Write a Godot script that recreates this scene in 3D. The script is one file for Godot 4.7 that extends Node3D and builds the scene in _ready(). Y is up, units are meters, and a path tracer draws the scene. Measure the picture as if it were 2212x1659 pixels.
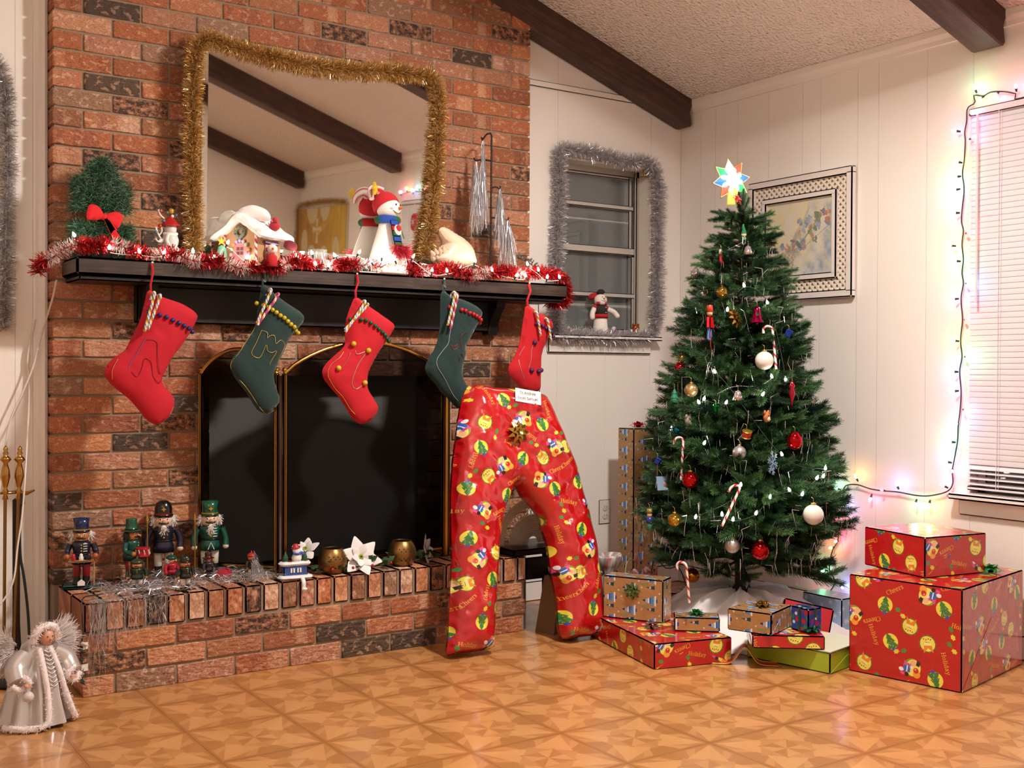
extends Node3D
# A living room at Christmas: brick chimney breast with a decorated mantel, wrapped trousers, a tree and presents.
# World: x runs along the fireplace wall, z out of it into the room, y up; metres. The origin is the chimney's lower left front corner.

const CAM := Vector3(-0.8612, 1.06, 4.152)
const FPX := 2420.69                      # focal length in pixels of the 2212 x 1659 frame
const XR := 3.036                         # plane of the right wall
const ZW := -0.1                          # plane of the fireplace wall
const ZF := 5.1                           # plane of the far wall
const XL := -3.2                          # plane of the left wall
const YC := 2.417                         # ceiling height at the right wall
const SL := 0.335                         # slope of the vaulted ceiling
const MT := 1.443                         # top of the mantel shelf
const HT := 0.305                         # top of the hearth
var cam_basis: Basis
var rng := RandomNumberGenerator.new()
var mats := {}
var gifts_tex: Texture2D
var foil_tex: Texture2D

# ---------------------------------------------------------------- mesh builder
class G:
	var v := PackedVector3Array()
	var n := PackedVector3Array()
	var c := PackedColorArray()
	var uv := PackedVector2Array()
	var ix := PackedInt32Array()
	var col := Color(1, 1, 1)
	var xf := Transform3D()
	var uv_scale := 1.0

	func tint(k) -> G:
		col = Color(k).srgb_to_linear() if k is String else (k as Color).srgb_to_linear()
		return self

	func at(t: Transform3D) -> G:
		xf = t
		return self

	func vert(p: Vector3, nn: Vector3, t := Vector2.ZERO) -> int:
		v.append(xf * p)
		n.append((xf.basis * nn).normalized())
		c.append(col)
		uv.append(t)
		return v.size() - 1

	func f3(a: int, b: int, d: int) -> void:      # counter-clockwise seen from outside
		ix.append(a); ix.append(d); ix.append(b)

	func tri(a: Vector3, b: Vector3, d: Vector3) -> void:
		var nn := (b - a).cross(d - a).normalized()
		f3(vert(a, nn), vert(b, nn), vert(d, nn))

	func quad(a: Vector3, b: Vector3, d: Vector3, e: Vector3) -> void:
		var nn := (d - a).cross(e - b).normalized()
		var w := (b - a).length() * uv_scale
		var h := (e - a).length() * uv_scale
		var i := vert(a, nn, Vector2(0, h)); var j := vert(b, nn, Vector2(w, h)); var k := vert(d, nn, Vector2(w, 0)); var l := vert(e, nn)
		f3(i, j, k); f3(i, k, l)

	func box(ce: Vector3, s: Vector3, bv := 0.0, bs := Basis()) -> G:
		# a box with chamfered edges; uv in metres times uv_scale on each face
		var h := s * 0.5
		bv = minf(bv, minf(h.x, minf(h.y, h.z)) * 0.95)
		for ax in 3:
			var a1 := (ax + 1) % 3
			var a2 := (ax + 2) % 3
			for sg in [-1.0, 1.0]:
				var nn := Vector3.ZERO; nn[ax] = sg
				var id := []
				for q in [[-1, -1], [1, -1], [1, 1], [-1, 1]]:
					var p := Vector3.ZERO
					p[ax] = sg * h[ax]
					p[a1] = q[0] * (h[a1] - bv)
					p[a2] = q[1] * (h[a2] - bv)
					var t := Vector2(p.x + 0.37 * ax, -p.y) if ax == 2 else (Vector2(p.z + 0.61 + 0.3 * sg, -p.y) if ax == 0 else Vector2(p.x, p.z + 0.23))
					id.append(vert(ce + bs * p, bs * nn, t * uv_scale))
				if sg > 0: f3(id[0], id[1], id[2]); f3(id[0], id[2], id[3])
				else: f3(id[0], id[2], id[1]); f3(id[0], id[3], id[2])
		if bv > 0.0:
			for ax in 3:       # edges along ax
				var a1 := (ax + 1) % 3
				var a2 := (ax + 2) % 3
				for s1 in [-1.0, 1.0]:
					for s2 in [-1.0, 1.0]:
						var nn := Vector3.ZERO; nn[a1] = s1; nn[a2] = s2
						nn = nn.normalized()
						var ps := []
						for q in [[-1, 0], [1, 0], [1, 1], [-1, 1]]:
							var p := Vector3.ZERO
							p[ax] = q[0] * (h[ax] - bv)
							p[a1] = s1 * (h[a1] - (bv if q[1] == 1 else 0.0))
							p[a2] = s2 * (h[a2] - (0.0 if q[1] == 1 else bv))
							ps.append(vert(ce + bs * p, bs * nn, Vector2(p.x + p.z, -p.y) * uv_scale))
						if s1 * s2 > 0: f3(ps[0], ps[1], ps[2]); f3(ps[0], ps[2], ps[3])
						else: f3(ps[0], ps[2], ps[1]); f3(ps[0], ps[3], ps[2])
			for sx in [-1.0, 1.0]:
				for sy in [-1.0, 1.0]:
					for sz in [-1.0, 1.0]:
						var nn := Vector3(sx, sy, sz).normalized()
						var a := vert(ce + bs * Vector3(sx * h.x, sy * (h.y - bv), sz * (h.z - bv)), bs * nn)
						var b := vert(ce + bs * Vector3(sx * (h.x - bv), sy * h.y, sz * (h.z - bv)), bs * nn)
						var d := vert(ce + bs * Vector3(sx * (h.x - bv), sy * (h.y - bv), sz * h.z), bs * nn)
						if sx * sy * sz > 0: f3(a, b, d)
						else: f3(a, d, b)
		return self

	func lathe(pf: Array, seg := 16, t := Transform3D(), sq := Vector2.ONE) -> G:
		# profile of [radius, height] from bottom to top, turned round y; sq stretches x and z
		var old := xf
		xf = xf * t
		var first := v.size()
		var m := pf.size()
		for i in m:
			var a: Vector2 = Vector2(pf[maxi(i - 1, 0)][0], pf[maxi(i - 1, 0)][1])
			var b: Vector2 = Vector2(pf[mini(i + 1, m - 1)][0], pf[mini(i + 1, m - 1)][1])
			var d := b - a
			var nr := Vector2(d.y, -d.x).normalized()
			for k in seg + 1:
				var g := TAU * k / seg
				vert(Vector3(cos(g) * pf[i][0] * sq.x, pf[i][1], -sin(g) * pf[i][0] * sq.y), Vector3(cos(g) * nr.x, nr.y, -sin(g) * nr.x), Vector2(float(k) / seg, pf[i][1]))
		for i in m - 1:
			for k in seg:
				var p := first + i * (seg + 1) + k
				var q := p + seg + 1
				if pf[i][0] > 1e-6: f3(p, p + 1, q + 1)
				if pf[i + 1][0] > 1e-6: f3(p, q + 1, q)
		for e in [0, m - 1]:
			if pf[e][0] > 1e-5:
				var nn := Vector3(0, -1 if e == 0 else 1, 0)
				var ce := vert(Vector3(0, pf[e][1], 0), nn)
				var r0 := v.size()
				for k in seg + 1:
					var g := TAU * k / seg
					vert(Vector3(cos(g) * pf[e][0] * sq.x, pf[e][1], -sin(g) * pf[e][0] * sq.y), nn)
				for k in seg:
					if e == 0: f3(ce, r0 + k + 1, r0 + k)
					else: f3(ce, r0 + k, r0 + k + 1)
		xf = old
		return self

	func ball(ce: Vector3, r, bs := Basis(), seg := 16) -> G:
		var rr: Vector3 = r if r is Vector3 else Vector3(r, r, r)
		var first := v.size()
		var rows := maxi(4, seg / 2)
		for i in rows + 1:
			var th := PI * i / rows
			for k in seg + 1:
				var g := TAU * k / seg
				var d := Vector3(sin(th) * cos(g), -cos(th), -sin(th) * sin(g))
				vert(ce + bs * (d * rr), bs * (d / rr), Vector2(float(k) / seg, 1.0 - float(i) / rows))
		for i in rows:
			for k in seg:
				var p := first + i * (seg + 1) + k
				var q := p + seg + 1
				if i > 0: f3(p, p + 1, q + 1)
				if i < rows - 1: f3(p, q + 1, q)
		return self

	func tube(ps: Array, r, seg := 8, closed := false, flat := 1.0) -> G:
		# a bent pipe through the points; r is a number or one number per point; flat squeezes it
		var m := ps.size()
		if m < 2: return self
		var first := v.size()
		var up := Vector3.UP
		var prev := Vector3.ZERO
		for i in m:
			var a: Vector3 = ps[(i - 1 + m) % m] if closed else ps[maxi(i - 1, 0)]
			var b: Vector3 = ps[(i + 1) % m] if closed else ps[mini(i + 1, m - 1)]
			var d := (b - a).normalized()
			if i == 0:
				up = Vector3.UP if absf(d.y) < 0.9 else Vector3.RIGHT
			up = (up - d * up.dot(d))
			up = up.normalized() if up.length() > 1e-5 else d.cross(Vector3(0.3, 0.5, 0.8)).normalized()
			var sd := d.cross(up)
			var rad: float = r[i] if r is Array else r
			for k in seg + 1:
				var g := TAU * k / seg
				var o := up * cos(g) * flat + sd * sin(g)
				vert(ps[i] + o * rad, up * cos(g) + sd * sin(g) * flat, Vector2(float(k) / seg, i))
			prev = d
		var rings := m if closed else m - 1
		for i in rings:
			for k in seg:
				var p := first + i * (seg + 1) + k
				var q := first + ((i + 1) % m) * (seg + 1) + k
				f3(p, p + 1, q + 1)
				f3(p, q + 1, q)
		if not closed:
			for e in [0, m - 1]:
				var d: Vector3 = ((ps[1] - ps[0]) if e == 0 else (ps[m - 1] - ps[m - 2])).normalized() * (-1.0 if e == 0 else 1.0)
				var ce := vert(ps[e], d)
				var r0 := v.size()
				for k in seg + 1:
					vert(xf.affine_inverse() * v[first + e * (seg + 1) + k], d)
				for k in seg:
					if e == 0: f3(ce, r0 + k + 1, r0 + k)
					else: f3(ce, r0 + k, r0 + k + 1)
		return self

	func prism(poly: PackedVector2Array, z0: float, z1: float, bv := 0.0) -> G:
		# an outline in x and y, extruded from z0 to z1, its front and back edges chamfered
		if Geometry2D.is_polygon_clockwise(poly):
			poly = poly.duplicate(); poly.reverse()
		var inner := poly
		if bv > 0.0:
			var off := PackedVector2Array()
			var m0 := poly.size()
			for i in m0:
				var e1 := (poly[i] - poly[(i - 1 + m0) % m0]).normalized()
				var e2 := (poly[(i + 1) % m0] - poly[i]).normalized()
				var bis := (Vector2(-e1.y, e1.x) + Vector2(-e2.y, e2.x)).normalized()
				off.append(poly[i] + bis * bv)
			inner = off
		var t := Geometry2D.triangulate_polygon(inner)
		for side in [0, 1]:
			var z := z0 if side == 0 else z1
			var i0 := v.size()
			for p in inner:
				vert(Vector3(p.x, p.y, z), Vector3(0, 0, -1 if side == 0 else 1), Vector2(p.x, -p.y) * uv_scale)
			for i in range(0, t.size(), 3):
				var a := inner[t[i]]; var b := inner[t[i + 1]]; var d := inner[t[i + 2]]
				var ccw := (b - a).cross(d - a) > 0
				if ccw == (side == 1): f3(i0 + t[i], i0 + t[i + 1], i0 + t[i + 2])
				else: f3(i0 + t[i], i0 + t[i + 2], i0 + t[i + 1])
		var m := poly.size()
		for i in m:
			var j := (i + 1) % m
			var a := poly[i]; var b := poly[j]
			quad(Vector3(a.x, a.y, z0 + bv), Vector3(b.x, b.y, z0 + bv), Vector3(b.x, b.y, z1 - bv), Vector3(a.x, a.y, z1 - bv))
			if bv > 0.0:
				var a2 := inner[i]; var b2 := inner[j]
				quad(Vector3(a.x, a.y, z1 - bv), Vector3(b.x, b.y, z1 - bv), Vector3(b2.x, b2.y, z1), Vector3(a2.x, a2.y, z1))
				quad(Vector3(a2.x, a2.y, z0), Vector3(b2.x, b2.y, z0), Vector3(b.x, b.y, z0 + bv), Vector3(a.x, a.y, z0 + bv))
		return self

	func puffy(poly: PackedVector2Array, cell: float, half: float, soft: float, back := 1.0, bump: FastNoiseLite = null, amp := 0.0) -> G:
		# a stuffed shape: an outline in x and y that swells to half a thickness "soft" metres in from its edge
		var lo := poly[0]; var hi := poly[0]
		for p in poly:
			lo = lo.min(p); hi = hi.max(p)
		var seen := {}
		var m := poly.size()
		var height := func(p: Vector2) -> float:
			var best := 1e9
			for i in m:
				best = minf(best, p.distance_squared_to(Geometry2D.get_closest_point_to_segment(p, poly[i], poly[(i + 1) % m])))
			var d := minf(sqrt(best) / soft, 1.0)
			var h := half * sqrt(maxf(0.0, 1.0 - (1.0 - d) * (1.0 - d)))
			if bump: h += amp * d * bump.get_noise_2d(p.x * 100.0, p.y * 100.0)
			return h
		for side in [1.0, -1.0]:
			seen.clear()
			var get_v := func(p: Vector2) -> int:
				var key := Vector2i(roundi(p.x * 20000.0), roundi(p.y * 20000.0))
				if seen.has(key): return seen[key]
				var h: float = height.call(p)
				var e := cell * 0.5
				var gx: float = (height.call(p + Vector2(e, 0)) if Geometry2D.is_point_in_polygon(p + Vector2(e, 0), poly) else -h) - (height.call(p - Vector2(e, 0)) if Geometry2D.is_point_in_polygon(p - Vector2(e, 0), poly) else -h)
				var gy: float = (height.call(p + Vector2(0, e)) if Geometry2D.is_point_in_polygon(p + Vector2(0, e), poly) else -h) - (height.call(p - Vector2(0, e)) if Geometry2D.is_point_in_polygon(p - Vector2(0, e), poly) else -h)
				var nn := Vector3(-gx / (2 * e), -gy / (2 * e), 1.0).normalized()
				var k := 1.0 if side > 0 else back
				var id := vert(Vector3(p.x, p.y, side * h * k), Vector3(nn.x, nn.y, side * nn.z), Vector2(p.x, -p.y) * uv_scale)
				seen[key] = id
				return id
			var nx := int((hi.x - lo.x) / cell) + 1
			var ny := int((hi.y - lo.y) / cell) + 1
			for i in nx:
				for j in ny:
					var a := lo + Vector2(i, j) * cell
					var sqr := PackedVector2Array([a, a + Vector2(cell, 0), a + Vector2(cell, cell), a + Vector2(0, cell)])
					for piece in Geometry2D.intersect_polygons(sqr, poly):
						if Geometry2D.is_polygon_clockwise(piece): continue
						var t := Geometry2D.triangulate_polygon(piece)
						for q in range(0, t.size(), 3):
							var x: int = get_v.call(piece[t[q]]); var y: int = get_v.call(piece[t[q + 1]]); var z: int = get_v.call(piece[t[q + 2]])
							var ccw := (piece[t[q + 1]] - piece[t[q]]).cross(piece[t[q + 2]] - piece[t[q]]) > 0
							if ccw == (side > 0): f3(x, y, z)
							else: f3(x, z, y)
		return self

	func blade(a: Vector3, b: Vector3, w: Vector3) -> void:   # a thin flat strip from a to b, w its half width
		var nn := w.cross(b - a).normalized()
		var i := vert(a - w, nn); var j := vert(a + w, nn); var k := vert(b + w * 0.6, nn); var l := vert(b - w * 0.6, nn)
		f3(i, j, k); f3(i, k, l)

	func mesh() -> ArrayMesh:
		var m := ArrayMesh.new()
		if ix.is_empty(): return m
		var a := []
		a.resize(Mesh.ARRAY_MAX)
		a[Mesh.ARRAY_VERTEX] = v; a[Mesh.ARRAY_NORMAL] = n; a[Mesh.ARRAY_COLOR] = c; a[Mesh.ARRAY_TEX_UV] = uv; a[Mesh.ARRAY_INDEX] = ix
		m.add_surface_from_arrays(Mesh.PRIMITIVE_TRIANGLES, a)
		return m

# ---------------------------------------------------------------- helpers
func ray(u: float, v: float) -> Vector3:
	return cam_basis * Vector3((u - 1106.0) / FPX, -(v - 829.5) / FPX, -1.0)

func zp(u: float, v: float, z: float) -> Vector3:      # the point of the photograph's pixel that lies on the plane z
	var d := ray(u, v)
	return CAM + d * ((z - CAM.z) / d.z)

func yp(u: float, v: float, y: float) -> Vector3:
	var d := ray(u, v)
	return CAM + d * ((y - CAM.y) / d.y)

func xp(u: float, v: float, x: float) -> Vector3:
	var d := ray(u, v)
	return CAM + d * ((x - CAM.x) / d.x)

func mat(k, rough := 0.6, metal := 0.0) -> StandardMaterial3D:
	var key := "%s/%s/%s" % [k, rough, metal]
	if not mats.has(key):
		var m := StandardMaterial3D.new()
		m.albedo_color = Color(k) if k is String else k
		m.roughness = rough
		m.metallic = metal
		mats[key] = m
	return mats[key]

func vcm(rough := 0.6, metal := 0.0) -> StandardMaterial3D:   # takes the vertex colours
	var key := "vc/%s/%s" % [rough, metal]
	if not mats.has(key):
		var m := StandardMaterial3D.new()
		m.vertex_color_use_as_albedo = true
		m.roughness = rough
		m.metallic = metal
		mats[key] = m
	return mats[key]

func cloth(k, rough := 0.9) -> StandardMaterial3D:
	var key := "cloth/%s" % k
	if not mats.has(key):
		var m := StandardMaterial3D.new()
		m.albedo_color = Color(k)
		m.roughness = rough
		m.rim_enabled = true
		m.rim = 0.35
		m.rim_tint = 0.6
		mats[key] = m
	return mats[key]

func glow(k, e: float) -> StandardMaterial3D:
	var key := "glow/%s/%s" % [k, e]
	if not mats.has(key):
		var m := StandardMaterial3D.new()
		m.albedo_color = Color(k)
		m.emission_enabled = true
		m.emission = Color(k)
		m.emission_energy_multiplier = e
		m.roughness = 0.3
		mats[key] = m
	return mats[key]

func tag(o: Node, label: String, category := "", group := "", kind := "") -> void:
	if label: o.set_meta("label", label)
	if category: o.set_meta("category", category)
	if group: o.set_meta("group", group)
	if kind: o.set_meta("kind", kind)

func put(called: String, m: Mesh, ma: Material, parent: Node, t := Transform3D()) -> MeshInstance3D:
	var o := MeshInstance3D.new()
	o.name = called
	o.mesh = m
	o.material_override = ma
	o.transform = t
	parent.add_child(o, true)
	return o

func part(called: String, g: G, ma: Material, parent: Node, t := Transform3D()) -> MeshInstance3D:
	return put(called, g.mesh(), ma, parent, t)

func thing(called: String, label: String, category: String, at := Vector3.ZERO, turn := 0.0, group := "") -> Node3D:
	var o := Node3D.new()
	o.name = called
	o.position = at
	o.rotation.y = turn
	add_child(o, true)
	tag(o, label, category, group)
	return o

func struct(called: String, g: G, ma: Material) -> MeshInstance3D:
	var o := part(called, g, ma, self)
	o.set_meta("kind", "structure")
	return o

func copies(called: String, m: Mesh, ts: Array, ma: Material, parent: Node, cols := []) -> MultiMeshInstance3D:
	var mm := MultiMesh.new()
	mm.transform_format = MultiMesh.TRANSFORM_3D
	mm.use_colors = not cols.is_empty()
	mm.mesh = m
	mm.instance_count = ts.size()
	for i in ts.size():
		mm.set_instance_transform(i, ts[i])
		if not cols.is_empty(): mm.set_instance_color(i, cols[i])
	var o := MultiMeshInstance3D.new()
	o.name = called
	o.multimesh = mm
	o.material_override = ma
	o.set_meta("kind", "stuff")
	parent.add_child(o, true)
	return o

func omni(k, e: float, at: Vector3, size: float, parent: Node) -> OmniLight3D:
	var l := OmniLight3D.new()
	l.name = "light"
	l.light_color = Color(k)
	l.light_energy = e
	l.omni_range = 20.0
	l.omni_attenuation = 2.0
	l.light_size = size
	l.shadow_enabled = true
	l.position = at
	parent.add_child(l, true)
	return l

func rnd(a: float, b: float) -> float: return rng.randf_range(a, b)

func spun(axis: Vector3) -> Basis:                       # a basis whose y runs along axis, turned at random about it
	var y := axis.normalized()
	var x := y.cross(Vector3(rnd(-1, 1), rnd(-1, 1), rnd(-1, 1))).normalized()
	return Basis(x, y, x.cross(y))

func smooth_path(ps: Array, step: float) -> Array:       # an even path along a curve through the points
	var cv := Curve3D.new()
	var m := ps.size()
	for i in m:
		var a: Vector3 = ps[maxi(i - 1, 0)]
		var b: Vector3 = ps[mini(i + 1, m - 1)]
		cv.add_point(ps[i], (a - b) / 6.0, (b - a) / 6.0)
	cv.bake_interval = step
	var out := []
	var n := maxi(2, int(cv.get_baked_length() / step))
	for i in n + 1:
		out.append(cv.sample_baked(cv.get_baked_length() * i / n, true))
	return out

func strip_mesh(w: float, l: float) -> ArrayMesh:        # one foil strip along y, slightly curled
	var g := G.new()
	g.blade(Vector3.ZERO, Vector3(0, l * 0.6, l * 0.08), Vector3(w, 0, 0))
	g.blade(Vector3(0, l * 0.6, l * 0.08), Vector3(0, l, l * 0.28), Vector3(w * 0.8, 0, 0))
	return g.mesh()

func text_mesh(s: String, size: float, depth: float, font := "Droid Sans", bold := false) -> TextMesh:
	var f := SystemFont.new()
	f.font_names = PackedStringArray([font])
	if bold: f.font_weight = 700
	var t := TextMesh.new()
	t.text = s
	t.font = f
	t.font_size = 32
	t.pixel_size = size / 32.0
	t.depth = depth
	t.curve_step = 1.0
	return t

func pts2(a: Array) -> PackedVector2Array:
	var o := PackedVector2Array()
	for i in range(0, a.size(), 2): o.append(Vector2(a[i], a[i + 1]))
	return o

func star_poly(n: int, r: float, r2: float, turn := 0.0) -> PackedVector2Array:
	var o := PackedVector2Array()
	for i in n * 2:
		var g := PI * i / n + PI / 2 + turn
		o.append(Vector2(cos(g), sin(g)) * (r if i % 2 == 0 else r2))
	return o

func noise(f: float, s := 1, oct := 4) -> FastNoiseLite:
	var q := FastNoiseLite.new()
	q.seed = s
	q.frequency = f
	q.fractal_octaves = oct
	return q

func normal_tex(f: float, s: int, strength: float, size := 256) -> NoiseTexture2D:
	var t := NoiseTexture2D.new()
	t.width = size; t.height = size
	t.seamless = true
	t.noise = noise(f, s)
	t.as_normal_map = true
	t.bump_strength = strength
	return t

# ---------------------------------------------------------------- computed textures (colour, grain, print)
class Painter:
	var im: Image
	var s: int
	var xf := Transform2D()

	func _init(size: int, bg: Color, h := 0) -> void:
		s = size
		im = Image.create(size, h if h > 0 else size, false, Image.FORMAT_RGB8)
		im.fill(bg)

	func span(x0: int, x1: int, y: int, k: Color) -> void:      # wraps round the edges
		var hh := im.get_height()
		y = posmod(y, hh)
		var w := x1 - x0
		if w <= 0: return
		w = mini(w, s)
		x0 = posmod(x0, s)
		var first := mini(w, s - x0)
		im.fill_rect(Rect2i(x0, y, first, 1), k)
		if w > first: im.fill_rect(Rect2i(0, y, w - first, 1), k)

	func poly(ps: PackedVector2Array, k) -> void:
		var q := xf * ps
		var kk: Color = Color(k) if k is String else k
		var lo := 1e9; var hi := -1e9
		for p in q:
			lo = minf(lo, p.y); hi = maxf(hi, p.y)
		var m := q.size()
		for y in range(int(floor(lo)), int(ceil(hi)) + 1):
			var yy := y + 0.5
			var xs := []
			for i in m:
				var a := q[i]; var b := q[(i + 1) % m]
				if (a.y <= yy) != (b.y <= yy): xs.append(a.x + (yy - a.y) / (b.y - a.y) * (b.x - a.x))
			xs.sort()
			for i in range(0, xs.size() - 1, 2):
				span(int(round(xs[i])), int(round(xs[i + 1])), y, kk)

	func disc(c: Vector2, r, k, n := 28) -> void:
		var rr: Vector2 = r if r is Vector2 else Vector2(r, r)
		var ps := PackedVector2Array()
		for i in n:
			ps.append(c + Vector2(cos(TAU * i / n), sin(TAU * i / n)) * rr)
		poly(ps, k)

	func line(a: Vector2, b: Vector2, w: float, k) -> void:
		var d := (b - a).normalized().orthogonal() * w * 0.5
		poly(PackedVector2Array([a + d, b + d, b - d, a - d]), k)

	func lines(ps: Array, w: float, k) -> void:
		for i in ps.size() - 1:
			line(ps[i], ps[i + 1], w, k)
			disc(ps[i + 1], w * 0.5, k, 8)

	func letters(m: TextMesh, k) -> void:
		var a := m.get_mesh_arrays()
		var v: PackedVector3Array = a[Mesh.ARRAY_VERTEX]
		var nn: PackedVector3Array = a[Mesh.ARRAY_NORMAL]
		var ids: PackedInt32Array = a[Mesh.ARRAY_INDEX] if a[Mesh.ARRAY_INDEX] != null else PackedInt32Array(range(v.size()))
		for i in range(0, ids.size(), 3):
			if nn[ids[i]].z > 0.9:
				var t := PackedVector2Array()
				for j in 3: t.append(Vector2(v[ids[i + j]].x, -v[ids[i + j]].y))
				poly(t, k)

	func tex() -> ImageTexture:
		im.generate_mipmaps()
		return ImageTexture.create_from_image(im)

func holly(p: Painter, at: Vector2, g: float, u: float) -> void:
	p.xf = Transform2D(g, at)
	for sd in [-1.0, 1.0]:
		var leaf := PackedVector2Array()
		for i in 12:
			var a := TAU * i / 12
			leaf.append(Vector2(sd * 0.013, sd * 0.004) * u + Vector2(cos(a), sin(a) * 0.75) * u * (0.012 if i % 2 else 0.0085))
		p.poly(leaf, "#3f8a3c" if sd < 0 else "#d8cf3a")
	p.disc(Vector2.ZERO, 0.0035 * u, "#c22a1c", 10)

func make_papers() -> void:
	var u := 1024.0 / 0.5
	var sp := 0.5 / 0.36
	var p := Painter.new(1024, Color("#b3121c"))
	var nz := noise(0.05, 5)
	for y in range(0, 1024, 4):
		for x in range(0, 1024, 4):
			var e := nz.get_noise_2d(x, y) * 0.05
			p.im.fill_rect(Rect2i(x, y, 4, 4), Color(0.70 + e, 0.055, 0.085 + e * 0.3))
	var r := RandomNumberGenerator.new()
	r.seed = 21
	# trees in yellow rounds
	for q in [[0.04, 0.05, 0.3], [0.19, 0.03, -0.5], [0.305, 0.105, 2.8], [0.1, 0.165, -0.2], [0.23, 0.20, 0.6], [0.05, 0.275, 3.3], [0.175, 0.30, 0.1], [0.325, 0.29, -0.4]]:
		p.xf = Transform2D(q[2], Vector2(q[0], q[1]) * u * sp)
		p.disc(Vector2.ZERO, 0.0275 * u, "#e3d64a")
		p.poly(PackedVector2Array([Vector2(-0.006, 0.02) * u, Vector2(0.006, 0.02) * u, Vector2(0.008, 0.033) * u, Vector2(-0.008, 0.033) * u]), "#3350a8")
		var t := PackedVector2Array([Vector2(0, -0.031), Vector2(0.011, -0.013), Vector2(0.007, -0.013), Vector2(0.017, 0.004), Vector2(0.011, 0.004), Vector2(0.022, 0.024), Vector2(-0.022, 0.024), Vector2(-0.011, 0.004), Vector2(-0.017, 0.004), Vector2(-0.007, -0.013), Vector2(-0.011, -0.013)])
		for i in t.size(): t[i] *= u
		p.poly(t, "#2f7a36")
		for i in 9:
			p.disc(Vector2(r.randf_range(-0.012, 0.012), r.randf_range(-0.008, 0.021)) * u, 0.0018 * u, ["#d8b13a", "#5b8fd0", "#d8582e"][i % 3], 8)
	# wreaths with orange ribbons
	for q in [[0.12, 0.095, 0.4], [0.285, 0.02, 3.0], [0.02, 0.17, 1.4], [0.30, 0.20, -0.8], [0.115, 0.245, 2.4], [0.24, 0.345, 0.2]]:
		p.xf = Transform2D(q[2], Vector2(q[0], q[1]) * u * sp)
		var sc := PackedVector2Array()
		for i in 26:
			var a := TAU * i / 26
			sc.append(Vector2(cos(a), sin(a)) * u * (0.032 if i % 2 else 0.027))
		p.poly(sc, "#4f7d2c")
		p.disc(Vector2.ZERO, 0.026 * u, "#e4dc5a")
		p.disc(Vector2(0, -0.004) * u, Vector2(0.014, 0.012) * u, "#efe78e")
		p.poly(PackedVector2Array([Vector2(-0.018, -0.032) * u, Vector2(0.0, -0.014) * u, Vector2(0.018, -0.032) * u, Vector2(0.014, -0.006) * u, Vector2(-0.014, -0.006) * u]), "#dd8a2c")
		for i in 4: p.disc(Vector2(-0.012 + 0.008 * i, 0.014 + 0.002 * (i % 2)) * u, 0.0025 * u, "#b8352a", 8)
		p.line(Vector2(-0.008, 0.004) * u, Vector2(0.008, 0.006) * u, 0.0016 * u, "#6b5a20")
	# clusters of baubles, ribbons and parcels
	for q in [[0.245, 0.085, 0.2], [0.06, 0.11, 2.6], [0.165, 0.215, -0.4], [0.345, 0.17, 1.2], [0.09, 0.335, 0.7], [0.285, 0.265, 3.4]]:
		p.xf = Transform2D(q[2], Vector2(q[0], q[1]) * u * sp)
		p.disc(Vector2(0.002, 0.0) * u, 0.031 * u, "#7f9a34")
		p.disc(Vector2(0.006, 0.0) * u, Vector2(0.026, 0.029) * u, "#e6de63")
		p.disc(Vector2(0.022, 0.018) * u, 0.013 * u, "#e2a03a")
		p.disc(Vector2(0.017, 0.006) * u, 0.0095 * u, "#c9241f")
		p.disc(Vector2(0.0145, 0.003) * u, 0.0028 * u, "#f0b0a8", 10)
		p.poly(PackedVector2Array([Vector2(-0.028, -0.002) * u, Vector2(-0.004, -0.004) * u, Vector2(-0.002, 0.020) * u, Vector2(-0.026, 0.022) * u]), "#2a62b8")
		p.line(Vector2(-0.015, -0.003) * u, Vector2(-0.014, 0.021) * u, 0.004 * u, "#e6e6ee")
		for sd in [-1.0, 1.0]:
			p.poly(PackedVector2Array([Vector2(-0.014, -0.006) * u, Vector2(-0.014 + sd * 0.016, -0.017) * u, Vector2(-0.014 + sd * 0.014, 0.001) * u]), "#d8489a")
		p.disc(Vector2(-0.014, -0.006) * u, 0.004 * u, "#b03078", 12)
		p.disc(Vector2(0.004, -0.016) * u, 0.0105 * u, "#e8b890")
		p.poly(star_poly(5, 0.008 * u, 0.004 * u), "#f2dcc0")
		p.poly(PackedVector2Array([Vector2(0.014, -0.030) * u, Vector2(0.028, -0.026) * u, Vector2(0.025, -0.010) * u, Vector2(0.013, -0.012) * u]), "#1d1a20")
		p.disc(Vector2(-0.034, 0.018) * u, Vector2(0.009, 0.007) * u, "#e9e6e8")
		p.disc(Vector2(-0.026, 0.030) * u, Vector2(0.010, 0.005) * u, "#d8489a")
		p.disc(Vector2(-0.012, 0.029) * u, 0.0075 * u, "#1d1a20")
	var cheers := text_mesh("Cheers", 0.021 * u, 1.0, "Droid Serif")
	var happy := text_mesh("Happy", 0.020 * u, 1.0, "Droid Serif")
	var holiday := text_mesh("Holiday", 0.020 * u, 1.0, "Droid Serif")
	for q in [[0.02, 0.215, -0.6, 0], [0.2, 0.155, 0.3, 1], [0.33, 0.06, 1.3, 2], [0.14, 0.345, 2.8, 0], [0.255, 0.135, -2.6, 2], [0.20, 0.26, -0.5, 0], [0.01, 0.33, 0.2, 2], [0.075, 0.20, 1.9, 1], [0.34, 0.235, -0.3, 0], [0.145, 0.02, 1.2, 2]]:
		p.xf = Transform2D(q[2], Vector2(q[0], q[1]) * u * sp)
		p.letters([cheers, happy, holiday][q[3]], "#d9b83c")
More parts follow.
